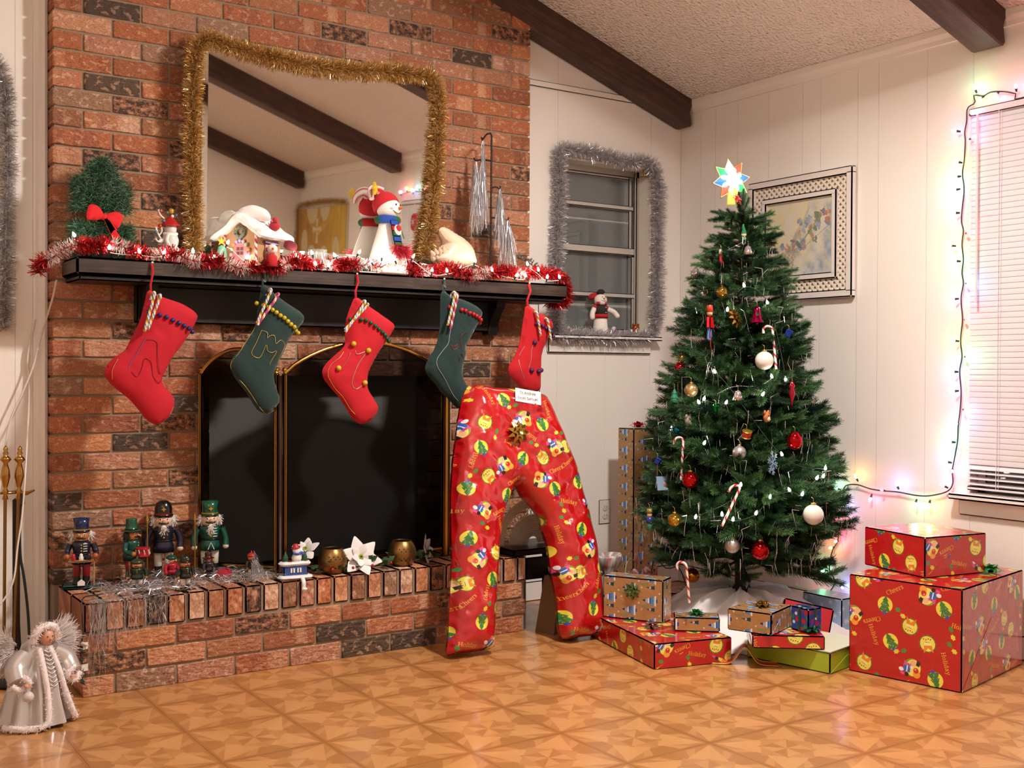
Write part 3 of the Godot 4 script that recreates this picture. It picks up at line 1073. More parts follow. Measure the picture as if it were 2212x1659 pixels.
func make_chimney() -> void:
	var lw := 0.2032
	var ch := 0.06773
	var jt := 0.0095
	var mortar := mat("#8d7a66", 0.95)
	var g := G.new()
	var zf := -0.009
	# mortar core with the firebox opening (x 0.56..1.51, y 0.305..1.04)
	for q in [[0.006, 0.56, 0.0, 3.4], [1.51, 2.026, 0.0, 3.4], [0.56, 1.51, 1.045, 3.4], [0.56, 1.51, 0.0, 0.3]]:
		g.box(Vector3((q[0] + q[1]) / 2, (q[2] + q[3]) / 2, (zf + ZW) / 2 - 0.02), Vector3(q[1] - q[0], q[3] - q[2], zf - ZW + 0.04))
	var w := struct("wall_chimney", g, mortar)
	tag(w, "red brick chimney breast with grey mortar and burnt dark bricks")
	var rest := G.new()
	var n := 0
	for k in range(-16, 30):
		var y1 := 2.323 - ch * k
		var y0 := maxf(y1 - ch, 0.3)
		if y1 - y0 < 0.02: continue
		var off := 0.0 if posmod(k, 2) == 0 else -0.5
		for i in 11:
			var x0 := maxf((i + off) * lw, 0.0)
			var x1 := minf((i + 1 + off) * lw, 10 * lw)
			if x1 - x0 < 0.03: continue
			var a := x0 + (jt / 2 if x0 > 0.01 else 0.0)
			var b := x1 - (jt / 2 if x1 < 2.03 else 0.0)
			if y1 < 1.06 and y0 > 0.28:                       # the opening
				if a > 0.56 and b < 1.51: continue
				if a < 0.56 and b > 0.56: b = 0.56
				if a < 1.51 and b > 1.51: a = 1.51
				if b - a < 0.02: continue
			n += 1
			if a > 0.53 and b < 1.46 and y0 > 1.52 and y1 < 2.25: continue      # behind the mirror
			if a > 0.32 and b < 1.84 and y0 > 1.22 and y1 < 1.40: continue      # behind the ledger
			var far := cam_basis.inverse() * (Vector3(b, y0, 0) - CAM)
			if 829.5 - FPX * far.y / -far.z < -30.0 and y0 > 2.3:
				rest.box(Vector3((a + b) / 2, (y0 + y1) / 2, -0.05), Vector3(b - a, y1 - y0 - jt, 0.1), 0.003)
				continue
			brick(w, a, b, y0 + jt / 2, y1 - jt / 2, 0.0, n * 13 + k)
	var o := part("upper_bricks", rest, mat("#a9603f", 0.85), w)
	o.set_meta("kind", "stuff")
	# the firebox: sooty brick walls behind the opening
	g = G.new()
	g.box(Vector3(1.035, 0.27, -0.32), Vector3(1.1, 0.06, 0.6))
	g.box(Vector3(1.035, 1.2, -0.34), Vector3(1.1, 0.1, 0.62))
	g.box(Vector3(1.035, 0.7, -0.66), Vector3(0.9, 1.0, 0.06))
	for sd in [-1.0, 1.0]:
		g.box(Vector3(1.035 + sd * 0.46, 0.7, -0.36), Vector3(0.06, 1.0, 0.66), 0.0, Basis(Vector3.UP, sd * 0.25))
	var fb := struct("wall_firebox", g, mat("#2b2824", 0.95))
	tag(fb, "sooty grey brick lining of the firebox")
	var soot := [mat("#3e3a34", 0.95), mat("#35312c", 0.95), mat("#46413a", 0.95)]
	for k in 11:
		var off := 0.0 if k % 2 == 0 else -0.5
		for i in 5:
			var x0 := maxf(0.66 + (i + off) * lw, 0.66)
			var x1 := minf(0.66 + (i + 1 + off) * lw, 1.42)
			if x1 - x0 < 0.03: continue
			g = G.new()
			g.box(Vector3((x0 + x1) / 2, 0.305 + (k + 0.5) * ch, -0.615), Vector3(x1 - x0 - jt, ch - jt, 0.04), 0.004)
			part("brick", g, soot[(k * 3 + i) % 3], fb)
	# the raised hearth: three courses and a row of bricks on edge, two deep
	g = G.new()
	var hx0 := 0.012
	var hx1 := 1.755
	var hd := 0.385
	g.box(Vector3((hx0 + hx1) / 2, 0.15, hd / 2), Vector3(hx1 - hx0 - 0.016, 0.296, hd - 0.016))
	var h := struct("hearth", g, mortar)
	tag(h, "raised red brick hearth, its top row of bricks set on edge")
	for k in 3:
		var y0 := k * ch
		var off := -0.5 if k % 2 == 0 else 0.0
		for i in 10:
			var x0 := maxf(hx0 + (i + off) * lw, hx0)
			var x1 := minf(hx0 + (i + 1 + off) * lw, hx1)
			if x1 - x0 < 0.03: continue
			n += 1
			brick(h, x0 + (jt / 2 if x0 > hx0 else 0.0), x1 - (jt / 2 if x1 < hx1 else 0.0), y0 + (jt / 2 if k > 0 else 0.0), y0 + ch - jt / 2, hd, n * 29 + 5)
		for i in 2:
			var z0 := i * 0.1937
			n += 1
			brick(h, z0 + jt / 2, minf(z0 + 0.1937, hd) - jt / 2, y0 + jt / 2, y0 + ch - jt / 2, hx0, n * 29, "brick", -PI / 2)
	var x := hx0
	var ri := 0
	while x < hx1 - 0.03:
		var xe := minf(x + 0.0677, hx1)
		n += 1
		for row in 2:
			# a brick on edge: its end forms the hearth's face, its narrow side the top
			var gg := G.new()
			var rr := RandomNumberGenerator.new(); rr.seed = n * 17 + row
			var bw := xe - x - jt
			var cell := rr.randi() % 24
			if cell in [5, 8, 11, 16, 22] and rr.randf() < 0.75: cell = (cell + 3) % 24
			gg.uv_scale = 1.0
			gg.box(Vector3.ZERO, Vector3(bw, 0.0955, 0.186), 0.004)
			for i in gg.uv.size():
				var q := gg.v[i]
				gg.uv[i] = Vector2((cell % 4) * 0.25 + 0.25 * clampf(0.08 + (0.05 - q.y + 0.09 - q.z) * 3.0, 0.02, 0.98), (cell / 4) / 6.0 + clampf(0.5 + q.x * 10.0, 0.05, 0.95) / 6.0)
			put("brick", gg.mesh(), brick_mats[rr.randi() % 4], h, Transform3D(Basis(Vector3.UP, rr.randf_range(-0.01, 0.01)), Vector3(x + jt / 2 + bw / 2, 0.2532 + 0.0035 + rr.randf_range(-0.0015, 0.0015), hd - 0.093 - row * 0.193 + rr.randf_range(-0.002, 0.002))))
		x = xe
		ri += 1

func make_floor() -> void:
	var g := G.new()
	g.box(Vector3((XL + XR) / 2, -0.085, (ZW + ZF) / 2), Vector3(XR - XL + 0.3, 0.16, ZF - ZW + 0.3))
	var f := struct("floor", g, mat("#7a4419", 0.5))
	tag(f, "glossy floor of one foot parquet pattern vinyl tiles with star motifs")
	var fm := []
	for i in 3:
		var m := StandardMaterial3D.new()
		m.albedo_texture = parquet_tex(40 + i * 7)
		m.roughness = 0.32
		m.clearcoat_enabled = true
		m.clearcoat = 0.45
		m.clearcoat_roughness = 0.13
		m.normal_enabled = true
		m.normal_texture = normal_tex(0.01, 90 + i, 2.0)
		m.normal_scale = 0.12
		fm.append(m)
	var pt := 0.3048
	var tiles := []
	for rot in 4:
		var t := G.new()
		t.box(Vector3(0, -0.0025, 0), Vector3(pt - 0.0003, 0.005, pt - 0.0003), 0.0002)
		for i in t.uv.size():
			var q := Vector2(t.v[i].x, t.v[i].z).rotated(PI / 2 * rot) / pt
			t.uv[i] = q + Vector2(0.5, 0.5)
		tiles.append(t.mesh())
	var far := [[], [], []]
	for i in range(-11, 10):
		for j in range(-4, 14):
			var c := Vector3(0.18 + (i + 0.5) * pt, 0.0, 0.905 + (j + 0.5) * pt)
			if c.x < XL - 0.1 or c.x > XR + 0.1 or c.z < ZW - 0.1 or c.z > ZF + 0.1: continue
			var q := cam_basis.inverse() * (c - CAM)
			var vis := false
			if q.z < -0.4:
				var px := 1106.0 + FPX * q.x / -q.z
				var py := 829.5 - FPX * q.y / -q.z
				vis = px > -160 and px < 2380 and py < 1800
			var k: int = posmod(hash(Vector2i(i, j)), 12)
			var t := Transform3D(Basis(), c)
			if vis: put("tile", tiles[k % 4], fm[k / 4], f, t)
			else: far[k / 4].append(t)
	for i in 3: copies("far_tiles", tiles[i], far[i], fm[i], f)

func make_beams() -> void:
	var bm := wood_mat("#38231a", "#54382a", 0.55)
	bm.uv1_scale = Vector3(0.9, 3.0, 1)
	var i := 0
	for z in [[-0.095, 0.0], [1.565, 1.695], [3.235, 3.365], [ZF - 0.12, ZF]]:
		# from the right wall up to the ridge; the lower end is cut to a soft nose
		var g := G.new()
		var th := atan(SL)
		var l := XR / cos(th)
		var d := 0.135
		g.prism(PackedVector2Array([Vector2(0.0, 0.01), Vector2(0.006, -d * 0.45), Vector2(-0.024, -d * 0.85), Vector2(-0.02, -d * 0.95), Vector2(0.0, -d), Vector2(l, -d), Vector2(l, 0.01)]), -(z[1] - z[0]) / 2, (z[1] - z[0]) / 2, 0.006)
		for k in g.uv.size(): g.uv[k] = Vector2(g.v[k].x, g.v[k].y + g.v[k].z)
		i += 1
		var o := part("trim_%d" % (10 + i), g, bm, self, Transform3D(Basis(Vector3(-cos(th), sin(th), 0), Vector3(sin(th), cos(th), 0), Vector3(0, 0, -1)), Vector3(XR - 0.004, YC, (z[0] + z[1]) / 2)))
		tag(o, ["dark stained ceiling beam against the fireplace wall", "dark stained ceiling beam at the upper right over the presents", "dark stained ceiling beam seen in the middle of the mirror", "dark stained ceiling beam against the far wall"][i - 1], "", "", "structure")

# ---------------------------------------------------------------- windows, mantel, mirror, fire screen
func glass_mat(a := 0.12) -> StandardMaterial3D:
	var key := "glass%s" % a
	if not mats.has(key):
		var m := StandardMaterial3D.new()
		m.transparency = BaseMaterial3D.TRANSPARENCY_ALPHA
		m.albedo_color = Color(0.75, 0.78, 0.78, a)
		m.roughness = 0.03
		mats[key] = m
	return mats[key]

func make_window_fireplace_wall() -> void:
	var white := wall_mat()
	var alu := mat("#b9b4ae", 0.35, 0.75)
	var x0 := 2.26
	var x1 := 2.835
	var g := G.new()
	var z := ZW - 0.105
	# aluminium frame round the hole
	g.box(Vector3(x0 + 0.012, 1.66, z), Vector3(0.024, 0.83, 0.05), 0.003)
	g.box(Vector3(x1 - 0.012, 1.66, z), Vector3(0.024, 0.83, 0.05), 0.003)
	g.box(Vector3((x0 + x1) / 2, 2.055, z), Vector3(x1 - x0, 0.04, 0.05), 0.003)
	g.box(Vector3((x0 + x1) / 2, 1.262, z), Vector3(x1 - x0, 0.026, 0.05), 0.003)
	var w := struct("window_1", g, alu)
	tag(w, "small aluminium sash window with dark panes right of the chimney")
	g = G.new()
	g.box(Vector3(x1 - 0.034, 1.66, z + 0.012), Vector3(0.014, 0.8, 0.03), 0.003)
	g.box(Vector3(x1 - 0.056, 1.85, z + 0.0), Vector3(0.02, 0.42, 0.03), 0.003)
	g.box(Vector3(x1 - 0.05, 1.45, z + 0.015), Vector3(0.02, 0.38, 0.03), 0.003)
	part("sash_stile", g, mat("#d2d0cd", 0.25, 0.85), w)
	var rails := []
	for q in [[376, 0.030, 0.0], [446, 0.022, 0.012], [476, 0.014, -0.02], [541, 0.034, 0.02], [638, 0.022, 0.026], [660, 0.018, -0.02]]:
		var y := zp(1300, q[0], z).y
		rails.append(y)
		g = G.new()
		g.box(Vector3((x0 + x1) / 2 - 0.012, y, z + q[2]), Vector3(x1 - x0 - 0.06, q[1], 0.024), 0.003)
		part("sash_rail", g, mat("#c4bdb4", 0.45, 0.3), w)
	var edges := [2.035, rails[1], rails[3], rails[4], 1.275]
	for i in 4:
		g = G.new()
		g.box(Vector3((x0 + x1) / 2, (edges[i] + edges[i + 1]) / 2, z - 0.004), Vector3(x1 - x0 - 0.05, edges[i] - edges[i + 1] - 0.004, 0.004))
		part("pane", g, glass_mat(0.16), w)
	# wooden jamb inside the hole
	g = G.new()
	var zm := (ZW + z + 0.025) / 2
	var dz := ZW - z - 0.025
	g.box(Vector3(x0 + 0.004, 1.66, zm), Vector3(0.008, 0.82, dz))
	g.box(Vector3(x1 - 0.004, 1.66, zm), Vector3(0.008, 0.82, dz))
	g.box(Vector3((x0 + x1) / 2, 2.071, zm), Vector3(x1 - x0 - 0.02, 0.008, dz))
	part("jamb", g, mat("#d8d0c4", 0.5), w)
	g = G.new()
	g.box(Vector3(x1 - 0.026, 2.05, ZW - 0.02), Vector3(0.035, 0.035, 0.03), 0.002)
	part("shade_bracket", g, mat("#b8a878", 0.5), w)
	g = G.new()
	g.box(Vector3(2.53, 1.226, ZW + 0.0), Vector3(0.67, 0.02, 0.13), 0.005)
	part("window_sill", g, white, w)
	g = G.new()
	g.box(Vector3(2.515, 1.183, ZW + 0.008), Vector3(0.63, 0.062, 0.016), 0.004)
	part("apron", g, white, w)
	g = G.new()
	for q in [[x1 + 0.012, 1.66, 0.024, 0.86], [x0 - 0.012, 1.66, 0.024, 0.86]]:
		g.box(Vector3(q[0], q[1], ZW + 0.004), Vector3(q[2], q[3], 0.01), 0.002)
	g.box(Vector3((x0 + x1) / 2, 2.088, ZW + 0.004), Vector3(x1 - x0 + 0.048, 0.024, 0.01), 0.002)
	part("casing", g, white, w)
	# the night outside
	# silver tinsel nailed round the window
	var z2 := ZW + 0.035
	var ps := []
	for q in [[1203, 735], [1205, 690], [1200, 640], [1203, 560], [1206, 480], [1210, 400], [1208, 335], [1225, 322], [1300, 335], [1360, 350], [1395, 348], [1416, 372], [1422, 430], [1421, 520], [1420, 610], [1417, 690], [1408, 722], [1360, 730], [1300, 728], [1250, 725], [1203, 722]]:
		ps.append(zp(q[0], q[1], z2))
	tinsel("tinsel_garland", "silver tinsel garland framing the small window", ps, 0.043, 0.0012, 15000, [["#c2bec2", 0.8], ["#e8e6ea", 0.2]], "silver tinsel")

func tinsel(called: String, label: String, ps: Array, r: float, w: float, count: int, cols: Array, group := "") -> Node3D:
	# a cord with foil strips standing out all round it
	var t := thing(called, label, "tinsel garland", Vector3.ZERO, 0.0)
	var path := smooth_path(ps, 0.01)
	var g := G.new()
	g.tube(path, 0.003, 6)
	part("cord", g, mat(cols[0][0], 0.6), t)
	var ts := []
	var cs := []
	var m := path.size()
	var wob := noise(0.02, 3, 2)
	for i in count:
		var f := rnd(0, m - 1.001)
		var a: Vector3 = path[int(f)].lerp(path[int(f) + 1], f - int(f))
		var d: Vector3 = (path[int(f) + 1] - path[int(f)]).normalized()
		var s := d.cross(Vector3(rnd(-1, 1), rnd(-1, 1), rnd(-1, 1))).normalized()
		var dirn := (s + d * rnd(-0.45, 0.45)).normalized()
		var b := spun(dirn)
		var l := r * (rnd(0.75, 1.15) + 0.25 * wob.get_noise_1d(f * 8.0))
		ts.append(Transform3D(Basis(b.x * (w / 0.001), b.y * l, b.z * l), a))
		var pick := rng.randf()
		for q in cols:
			if pick <= q[1]:
				cs.append(Color(q[0]).srgb_to_linear() * rnd(0.85, 1.1)); break
			pick -= q[1]
	copies("foil_strips", strip_mesh(0.001, 1.0), ts, foil_vc(), t, cs)
	return t

func foil_vc() -> StandardMaterial3D:
	if not mats.has("foil_vc"):
		var m := StandardMaterial3D.new()
		m.vertex_color_use_as_albedo = true
		m.metallic = 0.55
		m.roughness = 0.3
		m.cull_mode = BaseMaterial3D.CULL_DISABLED
		mats["foil_vc"] = m
	return mats["foil_vc"]

func make_window_right() -> void:
	var white := wall_mat()
	var g := G.new()
	var x := XR + 0.07
	for q in [[0.6, 0.64, 1.55, 3.23], [2.045, 2.085, 1.55, 3.23], [1.31, 1.35, 1.55, 3.23]]:
		g.box(Vector3(x, (q[0] + q[1]) / 2, (q[2] + q[3]) / 2), Vector3(0.05, q[1] - q[0], q[3] - q[2]), 0.004)
	for z in [1.57, 2.39, 3.21]: g.box(Vector3(x, 1.34, z), Vector3(0.05, 1.48, 0.04), 0.004)
	var w := struct("window_2", g, mat("#d0cac2", 0.45))
	tag(w, "wide window at the right edge behind closed white blinds")
	for i in 4:
		g = G.new()
		g.box(Vector3(x, 0.975 if i < 2 else 1.7, 1.98 if i % 2 == 0 else 2.8), Vector3(0.004, 0.66 if i < 2 else 0.68, 0.77))
		part("pane", g, glass_mat(0.2), w)
	g = G.new()
	g.box(Vector3(XR - 0.012, 0.585, 2.39), Vector3(0.085, 0.022, 1.81), 0.006)
	part("window_sill", g, white, w)
	g = G.new()
	g.box(Vector3(XR - 0.007, 0.543, 2.39), Vector3(0.016, 0.06, 1.76), 0.004)
	part("apron", g, white, w)
	# the blind
	var t := thing("venetian_blind", "closed white venetian blind with narrow slats at the right edge of the photo", "blind", Vector3(XR - 0.005, 0.61, 2.39))
	g = G.new()
	g.box(Vector3(0.0, 1.455, 0), Vector3(0.03, 0.028, 1.69), 0.003)
	part("headrail", g, mat("#d6d0d0", 0.4), t)
	var sl := G.new()
	for i in 4:          # a shallow curved section, swept along the window
		pass
	var n := 66
	var sec := []
	for i in 5:
		var a := -1.0 + 0.5 * i
		sec.append(Vector2(0.0009 * (1.0 - a * a), a * 0.0125))
	for i in 4:
		var p: Vector2 = sec[i]; var q: Vector2 = sec[i + 1]
		var nn := Vector3(-(q.y - p.y), 0, 0).normalized()
		sl.quad(Vector3(-p.x, p.y, -0.843), Vector3(-p.x, p.y, 0.843), Vector3(-q.x, q.y, 0.843), Vector3(-q.x, q.y, -0.843))
		sl.quad(Vector3(-p.x + 0.001, p.y, 0.843), Vector3(-p.x + 0.001, p.y, -0.843), Vector3(-q.x + 0.001, q.y, -0.843), Vector3(-q.x + 0.001, q.y, 0.843))
	var sm := sl.mesh()
	var slat_mat := mat("#d8d2d4", 0.45)
	for i in n:
		var tilt := 0.1 if i > 3 else 1.2
		if i == 3: tilt = 0.6
		put("slat", sm, slat_mat, t, Transform3D(Basis(Vector3.BACK, -tilt), Vector3(0, 0.028 + i * 0.0216, 0)))
	g = G.new()
	g.box(Vector3(0, 0.010, 0), Vector3(0.024, 0.016, 1.69), 0.004)
	part("bottom_rail", g, slat_mat, t)
	for z in [-0.72, -0.24, 0.24, 0.72]:
		g = G.new()
		g.tube([Vector3(-0.014, 0.01, z), Vector3(-0.014, 1.45, z)], 0.0011, 5)
		g.tube([Vector3(-0.010, 0.01, z + 0.008), Vector3(-0.010, 1.45, z + 0.008)], 0.0008, 5)
		part("ladder_cord", g, mat("#e4dede", 0.7), t)
	g = G.new()
	g.tube([Vector3(-0.028, 0.72, -0.80), Vector3(-0.028, 1.44, -0.80)], 0.0042, 8)
	part("tilt_wand", g, mat("#ded6da", 0.3), t)

func make_mantel() -> void:
	var dk := wood_mat("#2c221d", "#4a3c35", 0.38)
	dk.uv1_scale = Vector3(1.0, 4.0, 1)
	var t := thing("mantel_shelf", "dark stained wooden mantel shelf across the brick chimney", "mantel", Vector3(1.057, 1.2, 0.0))
	var g := G.new()
	g.box(Vector3(0, 0.2125, 0.11), Vector3(2.056, 0.061, 0.22), 0.008)
	part("shelf_board", g, dk, t)
	g = G.new()
	g.box(Vector3(0, 0.1735, 0.103), Vector3(2.03, 0.017, 0.2), 0.004)
	part("moulding", g, mat("#1d1714", 0.4), t)
	g = G.new()
	g.box(Vector3(0.0, 0.1, 0.024), Vector3(1.56, 0.13, 0.046), 0.004)
	part("ledger_board", g, mat("#15110f", 0.5), t)
	for sd in [-1.0, 1.0]:
		g = G.new()
		g.prism(PackedVector2Array([Vector2(0.001, 0.165), Vector2(0.12, 0.165), Vector2(0.12, 0.14), Vector2(0.085, 0.10), Vector2(0.06, 0.055), Vector2(0.052, 0.02), Vector2(0.001, 0.02)]), -0.022, 0.022, 0.004)
		part("bracket", g, mat("#120f0d", 0.5), t, Transform3D(Basis(Vector3(0, 0, 1), Vector3(0, 1, 0), Vector3(-1, 0, 0)), Vector3(sd * 0.745, 0, 0)))

func make_mirror() -> void:
	var th := 0.034
	var t := Node3D.new()
	t.name = "mirror"
	t.position = Vector3(0.995, 1.505, 0.062)
	t.rotation.x = th
	add_child(t, true)
	tag(t, "large rectangular wall mirror with a slanted glass edge hung above the mantel", "mirror")
	var w := 0.988 / 2
	var h := 0.775
	var b := 0.022
	var silver := StandardMaterial3D.new()
	silver.metallic = 1.0
	silver.roughness = 0.02
	silver.albedo_color = Color(0.93, 0.93, 0.91)
	var g := G.new()
	g.quad(Vector3(-w + b, b, 0.006), Vector3(w - b, b, 0.006), Vector3(w - b, h - b, 0.006), Vector3(-w + b, h - b, 0.006))
	part("looking_glass", g, silver, t)
	g = G.new()
	var d := 0.0042
	g.quad(Vector3(-w, 0, d), Vector3(w, 0, d), Vector3(w - b, b, 0.006), Vector3(-w + b, b, 0.006))
	g.quad(Vector3(w, 0, d), Vector3(w, h, d), Vector3(w - b, h - b, 0.006), Vector3(w - b, b, 0.006))
	g.quad(Vector3(w, h, d), Vector3(-w, h, d), Vector3(-w + b, h - b, 0.006), Vector3(w - b, h - b, 0.006))
	g.quad(Vector3(-w, h, d), Vector3(-w, 0, d), Vector3(-w + b, b, 0.006), Vector3(-w + b, h - b, 0.006))
	part("bevelled_edge", g, silver, t)
	g = G.new()
	g.box(Vector3(0, h / 2, -0.006), Vector3(w * 2, h, 0.018), 0.001)
	part("backing", g, mat("#3a3530", 0.8), t)
	for sd in [-1.0, 1.0]:
		for y in [0.12, 0.66]:
			g = G.new()
			g.box(Vector3(sd * 0.4, y, -0.032), Vector3(0.05, 0.05, 0.035), 0.003)
			part("hanger_block", g, mat("#3a3530", 0.8), t)
	var ps := []
	for q in [[419, 545, 0.075], [417, 450, 0.075], [415, 350, 0.085], [416, 250, 0.09], [419, 160, 0.09], [425, 105, 0.095], [447, 84, 0.1], [480, 92, 0.1], [540, 112, 0.105], [600, 126, 0.11], [660, 140, 0.11], [730, 149, 0.11], [800, 153, 0.11], [860, 156, 0.105], [905, 162, 0.1], [940, 178, 0.1], [948, 240, 0.1], [945, 310, 0.1], [941, 380, 0.1], [934, 450, 0.1], [924, 520, 0.1], [918, 560, 0.1]]:
		ps.append(zp(q[0], q[1], q[2]))
	tinsel("tinsel_garland", "gold tinsel garland hung round the mirror over the mantel", ps, 0.039, 0.0012, 22000, [["#c9a05a", 0.55], ["#b88a46", 0.25], ["#f2ddb0", 0.2]])

func make_screen() -> void:
	var brass := mat("#b98f45", 0.24, 1.0)
	var t := thing("fire_screen", "folding brass fire screen with arched tops and black wire mesh", "fire screen", Vector3(1.0, HT, 0.2))
	var meshm := StandardMaterial3D.new()
	meshm.albedo_color = Color(0.015, 0.016, 0.015, 0.66)
	meshm.transparency = BaseMaterial3D.TRANSPARENCY_ALPHA
	meshm.roughness = 0.8
	meshm.metallic_specular = 0.1
	mats["screen_mesh"] = meshm
	# panels as [left foot, right foot, side height, arch height]
	var o := Vector3(1.0, HT, 0.2)
	for q in [[Vector3(0.515, HT, 0.035), Vector3(0.722, HT, 0.262), 0.745, 0.835, "left"], [Vector3(0.752, HT, 0.262), Vector3(1.463, HT, 0.205), 0.745, 0.868, "middle"], [Vector3(1.482, HT, 0.20), Vector3(1.585, HT, 0.03), 0.72, 0.80, "right"]]:
		var a: Vector3 = q[0] - o
		var b: Vector3 = q[1] - o
		var w := (b - a).length()
		var bs := Basis((b - a) / w, Vector3.UP, ((b - a) / w).cross(Vector3.UP))
		var tf := Transform3D(bs, a)
		var sh: float = q[2]
		var ah: float = q[3]
		var arch := []
		for i in 21:
			var f := i / 20.0
			arch.append(Vector3(f * w, sh + (ah - sh) * pow(sin(PI * f), 0.75), 0))
		var p := Node3D.new(); p.name = "panel"; t.add_child(p, true); p.transform = tf
		var g: G
		for x in [0.0, w]:
			g = G.new()
			g.box(Vector3(x, sh / 2, 0), Vector3(0.017, sh, 0.02), 0.004)
			g.box(Vector3(x, sh / 2, 0.009), Vector3(0.006, sh, 0.008), 0.002)
			part("post", g, brass, p)
		g = G.new()
		g.tube(arch, 0.0075, 10)
		part("arch", g, brass, p)
		g = G.new()
		g.box(Vector3(w / 2, 0.035, 0), Vector3(w, 0.014, 0.012), 0.003)
		part("bottom_rail", g, brass, p)
		for x in [0.0, w]:
			g = G.new()
			g.lathe([[0.0, 0.0], [0.006, 0.001], [0.004, 0.006], [0.009, 0.013], [0.009, 0.018], [0.0, 0.025]], 10, Transform3D(Basis(), Vector3(x, sh, 0)))
			part("finial", g, brass, p)
		g = G.new()
		var poly := PackedVector2Array([Vector2(0, 0.03), Vector2(w, 0.03)])
		for i in range(20, -1, -1): poly.append(Vector2(arch[i].x, arch[i].y))
		g.prism(poly, -0.0008, 0.0008)
		part("wire_mesh", g, meshm, p)
	# iron grate and ashes
	var gr := thing("fire_grate", "black iron grate standing in the dark firebox", "fire grate", Vector3(1.05, HT, -0.32))
	var iron := mat("#1c1a19", 0.6, 0.4)
	for i in 7:
		var g := G.new()
		var x := -0.3 + i * 0.1
		g.tube(smooth_path([Vector3(x, 0.09, -0.16), Vector3(x, 0.075, 0.0), Vector3(x, 0.085, 0.12), Vector3(x * 1.03, 0.14, 0.17), Vector3(x * 1.05, 0.22 + 0.04 * (i % 2), 0.18)], 0.02), 0.011, 8)
		part("bar", g, iron, gr)
	var g2 := G.new()
	for z in [-0.14, 0.1]:
		g2.box(Vector3(0, 0.055, z), Vector3(0.66, 0.016, 0.016), 0.003)
		for x in [-0.3, 0.3]: g2.box(Vector3(x, 0.025, z), Vector3(0.016, 0.05, 0.016), 0.003)
	part("frame", g2, iron, gr)
	g2 = G.new()
	var nz := noise(2.2, 41, 4)
	var m := 26
	var ids := []
	for j in m:
		for i in m:
			var x := -0.33 + 0.66 * i / (m - 1.0)
			var z := -0.2 + 0.4 * j / (m - 1.0)
			var y := 0.004 + maxf(0.0, 0.012 + 0.03 * nz.get_noise_2d(x * 3.0, z * 3.0))
			ids.append(g2.vert(Vector3(x, y, z), Vector3(nz.get_noise_2d(x * 9, z * 9), 1, nz.get_noise_2d(z * 9, x * 9))))
	for j in m - 1:
		for i in m - 1:
			var a: int = ids[j * m + i]
			g2.f3(a, a + m, a + m + 1); g2.f3(a, a + m + 1, a + 1)
	var ash := part("ash_bed", g2, mat("#57524b", 1.0), self, Transform3D(Basis(), Vector3(1.035, 0.3, -0.32)))
	tag(ash, "grey bed of ash and cinders under the iron grate", "ash", "", "stuff")

# ---------------------------------------------------------------- stockings
func crop_pts(a: Array, ox: float, oy: float, s: float) -> Array:       # from a zoomed crop to the photograph's pixels
	var o := []
	for i in range(0, a.size(), 2): o.append([ox + a[i] * s, oy + a[i + 1] * s])
	return o

func on_plane(px: Array, z: float, o: Vector3) -> PackedVector2Array:
	var out := PackedVector2Array()
	for q in px:
		var p := zp(q[0], q[1], z) - o
		out.append(Vector2(p.x, p.y))
	return out

func rounded(poly: PackedVector2Array, step: float) -> PackedVector2Array:   # a smooth closed outline through the points
	var cv := Curve2D.new()
	var m := poly.size()
	for i in m + 1:
		var a := poly[(i - 1 + m) % m]; var b := poly[(i + 1) % m]
		cv.add_point(poly[i % m], (a - b) / 7.0, (b - a) / 7.0)
	cv.bake_interval = step
	var out := PackedVector2Array()
	var n := int(cv.get_baked_length() / step)
	for i in n: out.append(cv.sample_baked(cv.get_baked_length() * i / n))
	return out

func surf_z(g: G, p: Vector2) -> float:
	var best := 1e9; var z := 0.0
	for i in g.v.size():
		if g.v[i].z < 0: continue
		var d := Vector2(g.v[i].x, g.v[i].y).distance_squared_to(p)
		if d < best: best = d; z = g.v[i].z
	return z

func seam(g: G, line: PackedVector2Array, lift := 0.002) -> Array:
	var out := []
	for i in line.size(): out.append(Vector3(line[i].x, line[i].y, surf_z(g, line[i]) + lift))
	return out

func candy_cane(label: String, a: Vector3, b: Vector3, r: float, cols: Array, hook: Vector3, group: String) -> void:
	# a cane from its foot a to its neck b with a bent hook; stripes wind round it
	var t := thing("candy_cane", label, "candy cane", a, 0.0, group)
	var ps := []
	var n := 30
	for i in n + 1: ps.append((b - a) * (float(i) / n))
	var up := (b - a).normalized()
	if hook.length() > 0.0:
		for i in range(1, 11):
			var g := PI * i / 10.0
			ps.append((b - a) + hook * (1.0 - cos(g)) * 0.5 + up * sin(g) * hook.length() * 0.5)
		ps.append(ps[-1] - up * 0.012)
	var path := smooth_path(ps, 0.002)
	var g := G.new()
	g.tube(path, r, 12)
	for i in g.v.size():
		var ring := int(g.uv[i].y)
		var f := fposmod(g.uv[i].x + ring * 0.055, 1.0)
		g.c[i] = Color(cols[int(f * cols.size()) % cols.size()]).srgb_to_linear()
	part("cane", g, vcm(0.2), t)

